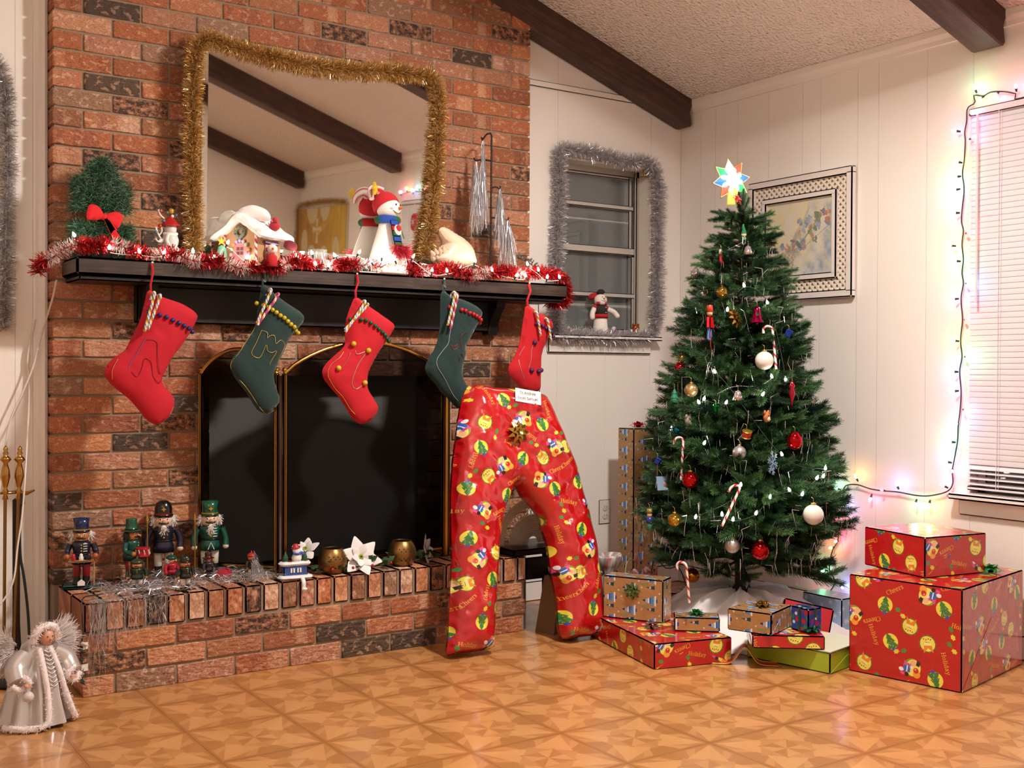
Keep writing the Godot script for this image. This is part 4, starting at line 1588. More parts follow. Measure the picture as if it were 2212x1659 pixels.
func make_stockings() -> void:
	var z := 0.262
	var specs := [
		{"n": "first", "label": "red felt stocking with blue beads hanging at the left end of the mantel", "col": "#b20d20", "bead": "#1c2466",
			"px": crop_pts([470, 310, 500, 288, 545, 320, 620, 358, 700, 385, 800, 420, 900, 480, 948, 530, 940, 570, 905, 640, 870, 700, 820, 780, 745, 880, 690, 960, 640, 1060, 612, 1120, 622, 1180, 680, 1250, 722, 1315, 722, 1400, 690, 1470, 640, 1520, 570, 1562, 515, 1548, 450, 1500, 380, 1410, 300, 1320, 200, 1240, 110, 1160, 68, 1090, 75, 1030, 125, 955, 200, 900, 258, 860, 300, 785, 350, 690, 400, 580, 430, 480, 450, 400], 210, 560, 0.229),
			"beads": crop_pts([465, 497, 560, 530, 620, 550, 680, 580, 740, 605, 790, 630, 840, 655, 890, 685], 210, 560, 0.229), "hook": [328, 570], "neck": [326, 634],
			"seams": [["#8a2b44", crop_pts([440, 760, 530, 780, 540, 900, 560, 1060, 600, 1100, 560, 1165, 500, 1100, 480, 970, 420, 940, 390, 1040, 350, 1105, 300, 1060], 210, 560, 0.229)], ["#c98a5a", crop_pts([180, 940, 125, 1040, 125, 1130], 210, 560, 0.229)], ["#c98a5a", crop_pts([600, 1130, 640, 1210, 700, 1290, 710, 1380, 680, 1460], 210, 560, 0.229)], ["#5a6aa0", crop_pts([440, 740, 400, 800, 350, 890, 300, 960, 265, 1040], 210, 560, 0.229)]],
			"canes": [[[312, 716], [333, 640]], [[319, 712], [345, 645]]]},
		{"n": "second", "label": "dark green velvet stocking with yellow beads and a gold outlined letter M", "col": "#0d2b28", "bead": "#b8a41e",
			"px": crop_pts([415, 185, 450, 170, 490, 200, 540, 255, 620, 320, 720, 390, 820, 455, 868, 515, 850, 570, 800, 630, 740, 700, 690, 780, 640, 900, 590, 1000, 555, 1080, 545, 1150, 570, 1250, 600, 1340, 595, 1420, 540, 1490, 480, 1535, 430, 1525, 370, 1490, 310, 1400, 240, 1290, 160, 1190, 105, 1110, 85, 1000, 110, 940, 180, 860, 250, 780, 310, 680, 350, 590, 375, 450, 395, 300], 480, 580, 0.2049),
			"beads": crop_pts([358, 368, 408, 390, 450, 415, 490, 440, 530, 468, 570, 500, 612, 525, 650, 560, 685, 592, 725, 620, 770, 655, 795, 680], 480, 580, 0.2049), "hook": [570, 590], "neck": [568, 622],
			"seams": [["#b8a04a", crop_pts([385, 655, 440, 680, 435, 735, 470, 710, 515, 715, 522, 795, 570, 760, 615, 770, 632, 815, 600, 890, 540, 1040, 470, 1005, 535, 875, 480, 890, 435, 865, 425, 805, 355, 940, 275, 895, 330, 775, 385, 655], 480, 580, 0.2049)], ["#b8a04a", crop_pts([355, 600, 310, 680, 250, 770, 165, 890, 90, 1000, 115, 1100, 230, 1250, 350, 1420, 400, 1490, 455, 1528, 520, 1510, 585, 1450], 480, 580, 0.2049)]],
			"canes": [[[555, 698], [584, 632]], [[556, 702], [599, 641]]]},
		{"n": "third", "label": "red felt stocking with green beads and yellow bobbles in front of the fire screen", "col": "#b50f1f", "bead": "#124a34",
			"px": crop_pts([388, 300, 430, 290, 480, 330, 560, 390, 660, 460, 760, 530, 798, 575, 770, 630, 735, 690, 690, 750, 640, 830, 580, 930, 535, 1030, 520, 1120, 530, 1200, 580, 1290, 620, 1350, 630, 1410, 590, 1480, 530, 1530, 460, 1550, 400, 1520, 350, 1460, 300, 1370, 230, 1270, 150, 1180, 90, 1100, 72, 1020, 110, 950, 180, 880, 250, 820, 300, 760, 300, 680, 305, 560, 330, 450, 360, 370], 680, 580, 0.2169),
			"beads": crop_pts([335, 510, 420, 512, 465, 520, 510, 545, 555, 575, 595, 605, 630, 635, 660, 665, 690, 695, 730, 720], 680, 580, 0.2169), "hook": [770, 594], "neck": [769, 645],
			"seams": [["#b0a8a0", crop_pts([370, 815, 380, 855, 460, 830], 680, 580, 0.2169)], ["#b0a8a0", crop_pts([465, 850, 395, 950, 340, 1080, 330, 1150, 370, 1200, 440, 1160], 680, 580, 0.2169)], ["#d09a50", crop_pts([265, 830, 215, 890, 135, 960, 105, 1040, 125, 1110, 190, 1200, 260, 1280, 330, 1390, 375, 1450], 680, 580, 0.2169)], ["#98726a", crop_pts([235, 985, 290, 900, 320, 840], 680, 580, 0.2169)]],
			"bobbles": [["#c8a426", crop_pts([350, 752, 490, 818, 197, 992, 458, 1138], 680, 580, 0.2169)]],
			"canes": [[[746, 717], [787, 656]], [[745, 712], [792, 662]]]},
		{"n": "fourth", "label": "dark green velvet stocking with red beads and a small heart, right of the fire screen", "col": "#0c2a29", "bead": "#b01820",
			"px": crop_pts([290, 190, 330, 150, 370, 195, 460, 235, 560, 265, 680, 320, 778, 395, 765, 470, 740, 540, 690, 620, 640, 720, 580, 830, 588, 920, 560, 1010, 540, 1130, 560, 1220, 610, 1310, 600, 1400, 560, 1480, 500, 1555, 450, 1530, 380, 1450, 300, 1370, 240, 1290, 160, 1200, 105, 1120, 105, 1050, 150, 950, 200, 870, 245, 760, 275, 600, 285, 400], 900, 600, 0.1808),
			"beads": crop_pts([350, 355, 480, 388, 525, 398, 575, 425, 620, 440, 660, 460, 700, 480, 730, 505, 745, 540], 900, 600, 0.1808), "hook": [958, 605], "neck": [958, 632],
			"seams": [["#b8bcb4", crop_pts([360, 580, 345, 690, 325, 790, 270, 870, 205, 970, 200, 1060, 250, 1150, 310, 1240, 370, 1350, 420, 1430, 500, 1500], 900, 600, 0.1808)], ["#a04038", crop_pts([360, 810, 385, 860, 430, 840, 435, 795, 405, 820, 360, 810], 900, 600, 0.1808)], ["#7a3a30", crop_pts([560, 660, 490, 680, 465, 740, 490, 850, 520, 960, 480, 905, 455, 930, 470, 1000], 900, 600, 0.1808)]],
			"canes": [[[967, 703], [983, 638]], [[973, 710], [988, 641]]]},
		{"n": "fifth", "label": "narrow red felt stocking with purple beads at the right end of the mantel", "col": "#b80e1c", "bead": "#4a1250",
			"px": crop_pts([620, 850, 690, 840, 780, 900, 880, 970, 1000, 1030, 1100, 1130, 1110, 1200, 1060, 1320, 1010, 1440, 960, 1560, 920, 1640, 905, 1800, 900, 1960, 890, 2150, 885, 2330, 780, 2390, 650, 2380, 550, 2330, 470, 2230, 380, 2140, 320, 2020, 330, 1900, 420, 1750, 500, 1560, 540, 1380, 570, 1180, 600, 1000], 1060, 560, 0.1205),
			"beads": crop_pts([735, 1165, 790, 1185, 850, 1205, 910, 1240, 965, 1270, 1020, 1300, 1110, 1390], 1060, 560, 0.1205), "hook": [1142, 614], "neck": [1140, 664],
			"seams": [["#b8a0a0", crop_pts([690, 1530, 660, 1640, 640, 1800, 600, 1950], 1060, 560, 0.1205)], ["#b8a0a0", crop_pts([560, 1560, 470, 1750, 460, 1950, 540, 2150], 1060, 560, 0.1205)]],
			"bobbles": [["#4a1250", crop_pts([710, 1495, 650, 1990, 785, 2010, 890, 1990], 1060, 560, 0.1205)]],
			"canes": [[[1168, 726], [1161, 680]], [[1191, 738], [1184, 695]]]}]
	var i := 0
	for q in specs:
		var o := zp(q.hook[0], q.hook[1], 0.222)
		o.z = z
		var t := thing("christmas_stocking", q.label, "christmas stocking", o)
		var poly := rounded(on_plane(q.px, z, o), 0.012)
		var g := G.new()
		g.puffy(poly, 0.013, 0.034 if i != 4 else 0.03, 0.06, 0.9, noise(0.12, 50 + i, 2), 0.004)
		var cm: StandardMaterial3D = cloth(q.col)
		if i % 2 == 1:
			cm.rim = 0.8
			cm.rim_tint = 0.3
		part("body", g, cm, t)
		# loop and pin
		var lp := G.new()
		var nk := zp(q.neck[0], q.neck[1], z) - o
		lp.tube([Vector3(-0.001, 0.0, 0.225 - z), Vector3(0.0, -0.03, 0.236 - z), Vector3(nk.x, nk.y + 0.03, -0.005), Vector3(nk.x, nk.y - 0.02, 0.0)], 0.0075, 8, false, 0.5)
		part("hanging_loop", lp, cm, t)
		lp = G.new()
		lp.ball(Vector3(0, 0.004, 0.229 - z), 0.004, Basis(), 8)
		part("pin", lp, mat("#e6e2dc", 0.2), t)
		var bl := on_plane(q.beads, z, o)
		for p in bl:
			var bg := G.new()
			bg.ball(Vector3.ZERO, Vector3(0.0085, 0.0085, 0.0085), Basis(), 10)
			part("bead", bg, mat(q.bead, 0.22), t, Transform3D(Basis(), Vector3(p.x, p.y, surf_z(g, p) + 0.005)))
		for s in q.seams:
			var line := on_plane(s[1], z, o)
			var sg := G.new()
			sg.tube(smooth_path(seam(g, line), 0.006), 0.0011, 5)
			part("stitching", sg, mat(s[0], 0.3, 0.4), t)
		if q.has("bobbles"):
			for s in q.bobbles:
				for p in on_plane(s[1], z, o):
					var bg := G.new()
					bg.ball(Vector3(p.x, p.y, surf_z(g, p) + 0.006), 0.0105, Basis(), 10)
					part("bobble", bg, mat(s[0], 0.6), t)
		var k := 0
		for c in q.canes:
			var a := zp(c[0][0], c[0][1], z + 0.048)
			var b := zp(c[1][0], c[1][1], z + 0.048)
			candy_cane("%s striped candy cane hooked on the %s" % [["left hand", "right hand"][k], ["blue beaded red stocking at the left end", "green stocking with the letter M", "red stocking with yellow bobbles", "green stocking with the red beads", "narrow red stocking at the right end"][i]], a, b, 0.0052, [["#e8e2d8", "#3a5fb0", "#e8e2d8", "#d8c23a", "#c2303a", "#4f9a4a"], ["#e07030", "#e8e2d8", "#c2303a", "#7a3a90"]][(k + (0 if i in [0, 4] else 0)) if i in [1, 3] else 0], Vector3(0.0, 0.0, -0.03), "candy canes hooked on the stockings")
			k += 1
		i += 1

# ---------------------------------------------------------------- things on the mantel
func needle_mesh() -> ArrayMesh:
	var g := G.new()
	g.blade(Vector3.ZERO, Vector3(0, 1, 0), Vector3(0.5, 0, 0))
	g.blade(Vector3.ZERO, Vector3(0, 1, 0), Vector3(0, 0, 0.5))
	return g.mesh()

func needle_vc(rough := 0.45) -> StandardMaterial3D:
	if not mats.has("needle"):
		var m := StandardMaterial3D.new()
		m.vertex_color_use_as_albedo = true
		m.roughness = rough
		m.cull_mode = BaseMaterial3D.CULL_DISABLED
		mats["needle"] = m
	return mats["needle"]

func loop_bow(parent: Node, name: String, n: int, r: float, w: float, ma: Material, t := Transform3D()) -> void:
	# a ribbon star bow: pointed loops in three tiers
	var b := Node3D.new(); b.name = name; b.transform = t; parent.add_child(b, true)
	for tier in 3:
		var k := maxi(3, n - tier * 2)
		for i in k:
			var a := TAU * i / k + tier * 0.4
			var el := 0.15 + tier * 0.5
			var d := Vector3(cos(a) * cos(el), sin(el), sin(a) * cos(el))
			var sd := Vector3(-sin(a), 0, cos(a)) * w
			var rr := r * (1.0 - tier * 0.18)
			var g := G.new()
			var up := sd.cross(d).normalized()
			if up.y < 0: up = -up
			var tip := d * rr
			var mid := d * rr * 0.55 + up * r * 0.26
			g.blade(Vector3.ZERO, mid, sd * 0.5); g.quad(mid - sd * 0.6, mid + sd * 0.6, tip + sd * 0.1, tip - sd * 0.1)
			var low := d * rr * 0.5 - up * r * 0.04
			g.quad(low + sd * 0.6, low - sd * 0.6, tip - sd * 0.1, tip + sd * 0.1)
			g.blade(Vector3.ZERO, low, -sd * 0.5)
			part("loop", g, ma, b)

func rel(ps: Array, o: Vector3) -> Array:                # points [u, v, z] to places relative to o
	var out := []
	for q in ps: out.append(zp(q[0], q[1], q[2]) - o)
	return out

func make_mantel_things() -> void:
	# red and white tinsel garland along the edge
	var z := 0.2
	var ps := []
	for q in [[82, 590, 0.14], [88, 565, 0.17], [108, 560, 0.2], [150, 532, 0.21], [200, 532, 0.21], [245, 527, 0.2], [290, 543, 0.2], [330, 553, 0.2], [375, 546, 0.22], [405, 560, 0.235], [440, 566, 0.235], [475, 562, 0.235], [520, 580, 0.24], [560, 572, 0.235], [600, 577, 0.235], [640, 562, 0.22], [670, 573, 0.2], [705, 574, 0.2], [755, 571, 0.2], [800, 576, 0.2], [870, 583, 0.2], [920, 588, 0.2], [970, 578, 0.21], [1010, 594, 0.235], [1050, 590, 0.235], [1090, 586, 0.22], [1130, 592, 0.21], [1170, 588, 0.2], [1205, 596, 0.18], [1222, 615, 0.12], [1222, 652, 0.1], [1185, 653, 0.12]]: ps.append(zp(q[0], q[1], q[2]))
	var t := tinsel_bands(ps)
	tag(t, "red and white tinsel garland lying along the mantel's front edge", "tinsel garland")
	# green house of tinsel pine with a red bow
	var o := Vector3(zp(218, 520, 0.11).x, MT, 0.11)
	t = thing("pine_house", "green tinsel pine house with a red bow at the mantel's left end", "decoration", o)
	var g := G.new()
	g.box(Vector3(0, 0.062, 0), Vector3(0.13, 0.09, 0.02), 0.01)
	g.box(Vector3(0, 0.205, 0), Vector3(0.10, 0.06, 0.015), 0.01)
	g.box(Vector3(0, 0.14, 0), Vector3(0.02, 0.06, 0.02), 0.004)
	part("frame", g, mat("#14241a", 0.9), t)
	g = G.new()
	g.prism(PackedVector2Array([Vector2(-0.018, 0.0), Vector2(0.03, 0.0), Vector2(0.03, 0.05), Vector2(0.006, 0.062), Vector2(-0.018, 0.05)]), 0.03, 0.034)
	part("door", g, mat("#2a0f10", 0.8), t)
	var ts := []
	var cs := []
	for i in 11000:
		var p := Vector3()
		if rng.randf() < 0.5:
			p = Vector3(rnd(-0.098, 0.102), rnd(0.005, 0.125), rnd(-0.03, 0.035))
			if p.x > -0.022 and p.x < 0.034 and p.y < 0.055: continue
		else:
			var y := rnd(0.165, 0.345)
			var hw := 0.098 if y < 0.26 else lerpf(0.098, 0.012, clampf((y - 0.26) / 0.085, 0, 1))
			if y > 0.27 and rng.randf() < 0.3: hw *= 0.6
			p = Vector3(rnd(-hw, hw), y, rnd(-0.03, 0.03))
		var d := Vector3(p.x * 3.0 + rnd(-1, 1), rnd(-0.6, 0.9), rnd(-0.3, 1.0))
		var b := spun(d)
		var l := rnd(0.016, 0.032)
		ts.append(Transform3D(Basis(b.x * 0.0016, b.y * l, b.z * 0.0016), p))
		cs.append(Color(["#2a5a3c", "#356a48", "#224a32", "#4a7a58", "#7f9f88"][rng.randi() % 5]).srgb_to_linear())
	copies("needles", needle_mesh(), ts, needle_vc(), t, cs)
	var bow := Node3D.new(); bow.name = "bow"; t.add_child(bow, true); bow.position = Vector3(0.0, 0.145, 0.045)
	var red := cloth("#cf1a22")
	for sd in [-1.0, 1.0]:
		g = G.new()
		g.at(Transform3D(Basis(Vector3.BACK, -0.25)))
		g.puffy(rounded(PackedVector2Array([Vector2(0, 0.006), Vector2(sd * 0.03, 0.03), Vector2(sd * 0.058, 0.024), Vector2(sd * 0.055, -0.022), Vector2(sd * 0.028, -0.02), Vector2(0, -0.006)]), 0.005), 0.007, 0.011, 0.015)
		part("loop", g, red, bow)
	for q in [[0.012, -0.06, 0.03, -0.075], [0.004, -0.03, 0.02, -0.05]]:
		g = G.new()
		g.prism(PackedVector2Array([Vector2(-0.006, 0), Vector2(0.008, 0), Vector2(q[2] + 0.024, q[3] + 0.006), Vector2(q[2] + 0.012, q[3] + 0.008), Vector2(q[2], q[3] - 0.008)]), 0.006, 0.009)
		part("tail", g, red, bow)
	g = G.new(); g.ball(Vector3.ZERO, Vector3(0.011, 0.012, 0.012), Basis(), 12)
	part("knot", g, red, bow)
	# glass snowman
	o = Vector3(zp(368, 538, 0.13).x, MT, 0.13)
	t = thing("glass_snowman", "frosted glass snowman with a red hat and ornament-hung branch arms beside the gold tinsel", "figurine", o)
	var frosted := StandardMaterial3D.new()
	frosted.albedo_color = Color("#b8b0aa"); frosted.roughness = 0.25; frosted.clearcoat_enabled = true; frosted.clearcoat = 0.6
	g = G.new()
	g.lathe([[0.0, 0.0], [0.02, 0.0], [0.036, 0.012], [0.042, 0.03], [0.036, 0.05], [0.024, 0.062], [0.028, 0.072], [0.0295, 0.085], [0.025, 0.1], [0.018, 0.107], [0.021, 0.116], [0.022, 0.126], [0.018, 0.138], [0.0, 0.146]], 24)
	part("body", g, frosted, t)
	g = G.new()
	g.lathe([[0.0, 0.132], [0.032, 0.134], [0.034, 0.138], [0.024, 0.147], [0.017, 0.158], [0.009, 0.166], [0.0, 0.168]], 20)
	part("hat", g, mat("#a81c1c", 0.25), t)
	g = G.new()
	g.tube(smooth_path([Vector3(-0.022, 0.106, 0.0), Vector3(-0.01, 0.103, 0.021), Vector3(0.012, 0.104, 0.02), Vector3(0.022, 0.108, 0.0)], 0.004), 0.006, 8)
	g.tube(smooth_path([Vector3(-0.014, 0.104, 0.02), Vector3(-0.022, 0.08, 0.03), Vector3(-0.017, 0.064, 0.034), Vector3(-0.02, 0.045, 0.042)], 0.004), 0.0065, 8, false, 0.5)
	part("scarf", g, mat("#e6e0d8", 0.5), t)
	g = G.new()
	g.tube(smooth_path([Vector3(-0.026, 0.085, 0.006), Vector3(-0.045, 0.075, 0.01), Vector3(-0.056, 0.085, 0.01)], 0.004), [0.006, 0.005, 0.007, 0.009, 0.006, 0.004, 0.003, 0.003, 0.003, 0.003, 0.003, 0.003, 0.003].slice(0, smooth_path([Vector3(-0.026, 0.085, 0.006), Vector3(-0.045, 0.075, 0.01), Vector3(-0.056, 0.085, 0.01)], 0.004).size()), 8)
	g.tube(smooth_path([Vector3(-0.03, 0.082, 0.0), Vector3(-0.045, 0.105, 0.0), Vector3(-0.052, 0.128, 0.0)], 0.005), 0.0035, 7)
	g.tube(smooth_path([Vector3(-0.04, 0.1, 0.0), Vector3(-0.032, 0.112, 0.004), Vector3(-0.034, 0.13, 0.006)], 0.005), 0.003, 7)
	g.tube(smooth_path([Vector3(-0.022, 0.16, 0.0), Vector3(-0.036, 0.172, 0.0), Vector3(-0.044, 0.19, 0.004)], 0.005), 0.003, 7)
	part("branch_arm", g, mat("#e2d6cc", 0.4), t)
	for q in [["#b0862a", 0.002, 0.188, 0.01], ["#3f6f86", 0.02, 0.175, 0.005], ["#3f6f86", -0.052, 0.108, 0.006], ["#a82420", -0.038, 0.132, 0.008], ["#4f6a4a", -0.012, 0.182, 0.005], ["#5a708c", -0.024, 0.15, 0.007], ["#b04a40", -0.035, 0.186, 0.006], ["#e8dcd6", 0.006, 0.17, 0.006]]:
		g = G.new()
		g.ball(Vector3(q[1], q[2], 0.004), q[3], Basis(), 10)
		part("ornament_bead", g, mat(q[0], 0.25), t)
	make_felt_house()
	make_plush_snowman()
	make_mantel_small()

func tinsel_bands(ps: Array) -> Node3D:
	var t := thing("tinsel_garland", "", "tinsel garland")
	var path := smooth_path(ps, 0.01)
	var g := G.new()
	g.tube(path, 0.003, 6)
	part("cord", g, mat("#7a2a2a", 0.6), t)
	var sets := {"red": [[], []], "white": [[], []]}
	var m := path.size()
	# metres along the cord where white stretches begin and end
	var whites := [[0.08, 0.19], [0.30, 0.36], [0.43, 0.49], [0.545, 0.62], [0.70, 0.80], [0.93, 0.97], [1.12, 1.17], [1.27, 1.36], [1.55, 1.60], [1.78, 1.87], [2.02, 2.06]]
	for i in 9000:
		var f := rnd(0, m - 1.001)
		var along := f * 0.01
		var white := false
		for w in whites:
			if along > w[0] and along < w[1]: white = true
		if white and i % 5 == 4: white = false
		var a: Vector3 = path[int(f)].lerp(path[int(f) + 1], f - int(f))
		var d: Vector3 = (path[int(f) + 1] - path[int(f)]).normalized()
		var s := d.cross(Vector3(rnd(-1, 1), rnd(-1, 1), rnd(-1, 1))).normalized()
		var b := spun((s + d * rnd(-0.5, 0.5)).normalized())
		var l := rnd(0.024, 0.038) * (0.85 if white else 1.0)
		var w2 := 0.7 if white else rnd(1.2, 2.6)
		sets["white" if white else "red"][0].append(Transform3D(Basis(b.x * w2, b.y * l, b.z * l), a))
		sets["white" if white else "red"][1].append((Color("#e6e0da") if white else Color(["#b3141c", "#c8202a", "#8e0d14"][rng.randi() % 3])).srgb_to_linear())
	copies("red_strips", strip_mesh(0.001, 1.0), sets.red[0], foil_vc(), t, sets.red[1])
	copies("white_strips", strip_mesh(0.001, 1.0), sets.white[0], needle_vc(), t, sets.white[1])
	return t

func make_felt_house() -> void:
	var o := Vector3(zp(546, 543, 0.148).x, MT, 0.148)
	var t := thing("felt_house", "tan felt gingerbread house with a snowy roof and a pink door on the mantel", "ornamental house", o, deg_to_rad(-56))
	t.scale = Vector3.ONE * 1.18
	var w := 0.062
	var d := 0.062
	var hw := 0.108
	var ap := 0.152
	var tan := cloth("#b08a62")
	var g := G.new()
	g.prism(PackedVector2Array([Vector2(-w, 0), Vector2(w, 0), Vector2(w, hw), Vector2(0, ap), Vector2(-w, hw)]), -d, d, 0.002)
	part("walls", g, tan, t)
	var snow := cloth("#ece4e0")
	for sd in [-1.0, 1.0]:
		g = G.new()
		var len := 0.118
		g.at(Transform3D(Basis(Vector3(cos(0.61) * sd, -sin(0.61), 0), Vector3(sin(0.61) * sd, cos(0.61), 0), Vector3(0, 0, sd)), Vector3(-0.006 * sd, ap + 0.006, 0)))
		g.at(g.xf * Transform3D(Basis(Vector3(1, 0, 0), Vector3(0, 0, -1), Vector3(0, 1, 0))))
		g.puffy(rounded(PackedVector2Array([Vector2(-0.006, -0.085), Vector2(0.04, -0.088), Vector2(0.085, -0.084), Vector2(len, -0.09), Vector2(len + 0.006, -0.03), Vector2(len, 0.02), Vector2(len + 0.008, 0.09), Vector2(0.06, 0.086), Vector2(-0.006, 0.088)]), 0.01), 0.012, 0.014, 0.02, 1.0, noise(0.3, 8, 2), 0.004)
		part("roof_snow", g, snow, t)
	g = G.new()
	g.at(Transform3D(Basis(Vector3.UP, 0.5), Vector3(0.02, ap + 0.005, 0.03)))
	g.puffy(rounded(PackedVector2Array([Vector2(-0.05, -0.01), Vector2(0.05, -0.012), Vector2(0.045, 0.02), Vector2(0.0, 0.036), Vector2(-0.04, 0.022)]), 0.008), 0.01, 0.02, 0.025)
	part("chimney_snow", g, snow, t)
	for q in [[-0.058, 0.004], [0.058, 0.004]]:
		g = G.new()
		var path := smooth_path([Vector3(q[0], 0.0, d + q[1]), Vector3(q[0], hw + 0.004, d + q[1])], 0.002)
		g.tube(path, 0.0042, 10)
		for i in g.v.size(): g.c[i] = Color("#c22830" if fposmod(g.uv[i].x + g.uv[i].y * 0.09, 1.0) < 0.5 else "#f0e4e2").srgb_to_linear()
		part("candy_post", g, vcm(0.6), t)
	g = G.new()
	var arc := smooth_path([Vector3(-0.058, hw, d + 0.005), Vector3(0.0, ap - 0.012, d + 0.005), Vector3(0.058, hw, d + 0.005)], 0.002)
	g.tube(arc, 0.0035, 8)
	for i in g.v.size(): g.c[i] = Color("#c22830" if fposmod(g.uv[i].x + g.uv[i].y * 0.09, 1.0) < 0.6 else "#f0e4e2").srgb_to_linear()
	part("candy_gable", g, vcm(0.6), t)
	# door, windows, wreath
	g = G.new()
	g.prism(PackedVector2Array([Vector2(-0.026, 0), Vector2(0.026, 0), Vector2(0.026, 0.06), Vector2(0.013, 0.072), Vector2(-0.013, 0.072), Vector2(-0.026, 0.06)]), d, d + 0.005, 0.001)
	part("door", g, cloth("#c8787a"), t)
	for i in 4:
		g = G.new()
		g.box(Vector3(-0.007 + 0.014 * (i % 2), 0.04 + 0.014 * (i / 2), d + 0.0055), Vector3(0.010, 0.010, 0.002))
		part("door_pane", g, mat("#5a3a3c", 0.7), t)
	for i in 9:
		var a := PI * i / 8.0
		g = G.new()
		g.ball(Vector3(cos(a) * 0.033, 0.035 + sin(a) * 0.044, d + 0.006), Vector3(0.0065, 0.0065, 0.005), Basis(), 8)
		part("sweet", g, cloth(["#b08cc0", "#d88a5a", "#8fb08a", "#d8a0b0", "#8fa0c8"][i % 5]), t)
	g = G.new()
	g.box(Vector3(w + 0.002, 0.045, -0.005), Vector3(0.004, 0.05, 0.066), 0.001)
	part("window_board", g, cloth("#cf8a86"), t)
	for i in 6:
		g = G.new()
		g.box(Vector3(w + 0.0045, 0.034 + 0.02 * (i / 3), -0.025 + 0.02 * (i % 3)), Vector3(0.002, 0.013, 0.013))
		part("window_pane", g, mat("#6a4c48", 0.7), t)
	g = G.new()
	g.box(Vector3(w + 0.004, 0.076, -0.005), Vector3(0.006, 0.01, 0.078), 0.002)
	part("window_garland", g, cloth("#a890c0"), t)
	g = G.new()
	var ring := []
	for i in 16: ring.append(Vector3(cos(TAU * i / 16) * 0.015, 0.105 + sin(TAU * i / 16) * 0.015, d + 0.006))
	g.tube(ring, 0.0065, 8, true)
	part("wreath", g, cloth("#6f7a66"), t)
	for i in 5:
		g = G.new()
		g.ball(ring[i * 3] + Vector3(0, 0, 0.006), 0.003, Basis(), 8)
		part("wreath_bead", g, mat(["#2c4a9a", "#b03030", "#c8a040"][i % 3], 0.3), t)
	# felt tree with a star, a small snowman, a bird, a mitten
	g = G.new()
	g.lathe([[0.0, 0.0], [0.02, 0.002], [0.017, 0.03], [0.012, 0.06], [0.0, 0.066]], 12, Transform3D(Basis(), Vector3(-0.055, 0.0, d + 0.022)))
	part("felt_tree", g, cloth("#5f8f78"), t)
	g = G.new()
	g.at(Transform3D(Basis(Vector3.UP, 0.5), Vector3(-0.055, 0.077, d + 0.024)))
	g.prism(star_poly(5, 0.015, 0.007), -0.003, 0.003, 0.001)
	part("star", g, cloth("#d8a030"), t)
	g = G.new()
	g.lathe([[0.0, 0.0], [0.018, 0.0], [0.017, 0.03], [0.006, 0.042], [0.0, 0.042]], 12, Transform3D(Basis(), Vector3(w + 0.024, 0, 0.022)))
	part("red_coat", g, cloth("#b8242c"), t)
	g = G.new()
	g.ball(Vector3(w + 0.026, 0.054, 0.022), 0.016, Basis(), 12)
	part("snowman_head", g, cloth("#e8dcd4"), t)
	g = G.new()
	g.ball(Vector3(w + 0.036, 0.054, 0.034), 0.004, Basis(), 8)
	part("snowman_nose", g, mat("#d86a3a", 0.6), t)
	g = G.new()
	g.ball(Vector3(w + 0.02, 0.128, 0.0), Vector3(0.018, 0.015, 0.015), Basis(), 12)
	g.ball(Vector3(w + 0.027, 0.146, 0.008), 0.01, Basis(), 10)
	g.tube([Vector3(w + 0.005, 0.133, -0.01), Vector3(w - 0.015, 0.15, -0.03)], [0.008, 0.002], 8)
	part("bird", g, cloth("#b0303c"), t)
	g = G.new()
	g.at(Transform3D(Basis(Vector3.UP, 1.2), Vector3(w + 0.035, 0.075, -0.055)))
	g.puffy(rounded(PackedVector2Array([Vector2(-0.012, 0.012), Vector2(0.012, 0.014), Vector2(0.03, 0.004), Vector2(0.03, -0.014), Vector2(0.005, -0.018), Vector2(-0.02, -0.008)]), 0.005), 0.006, 0.009, 0.012)
	part("mitten", g, cloth("#6a1824"), t)

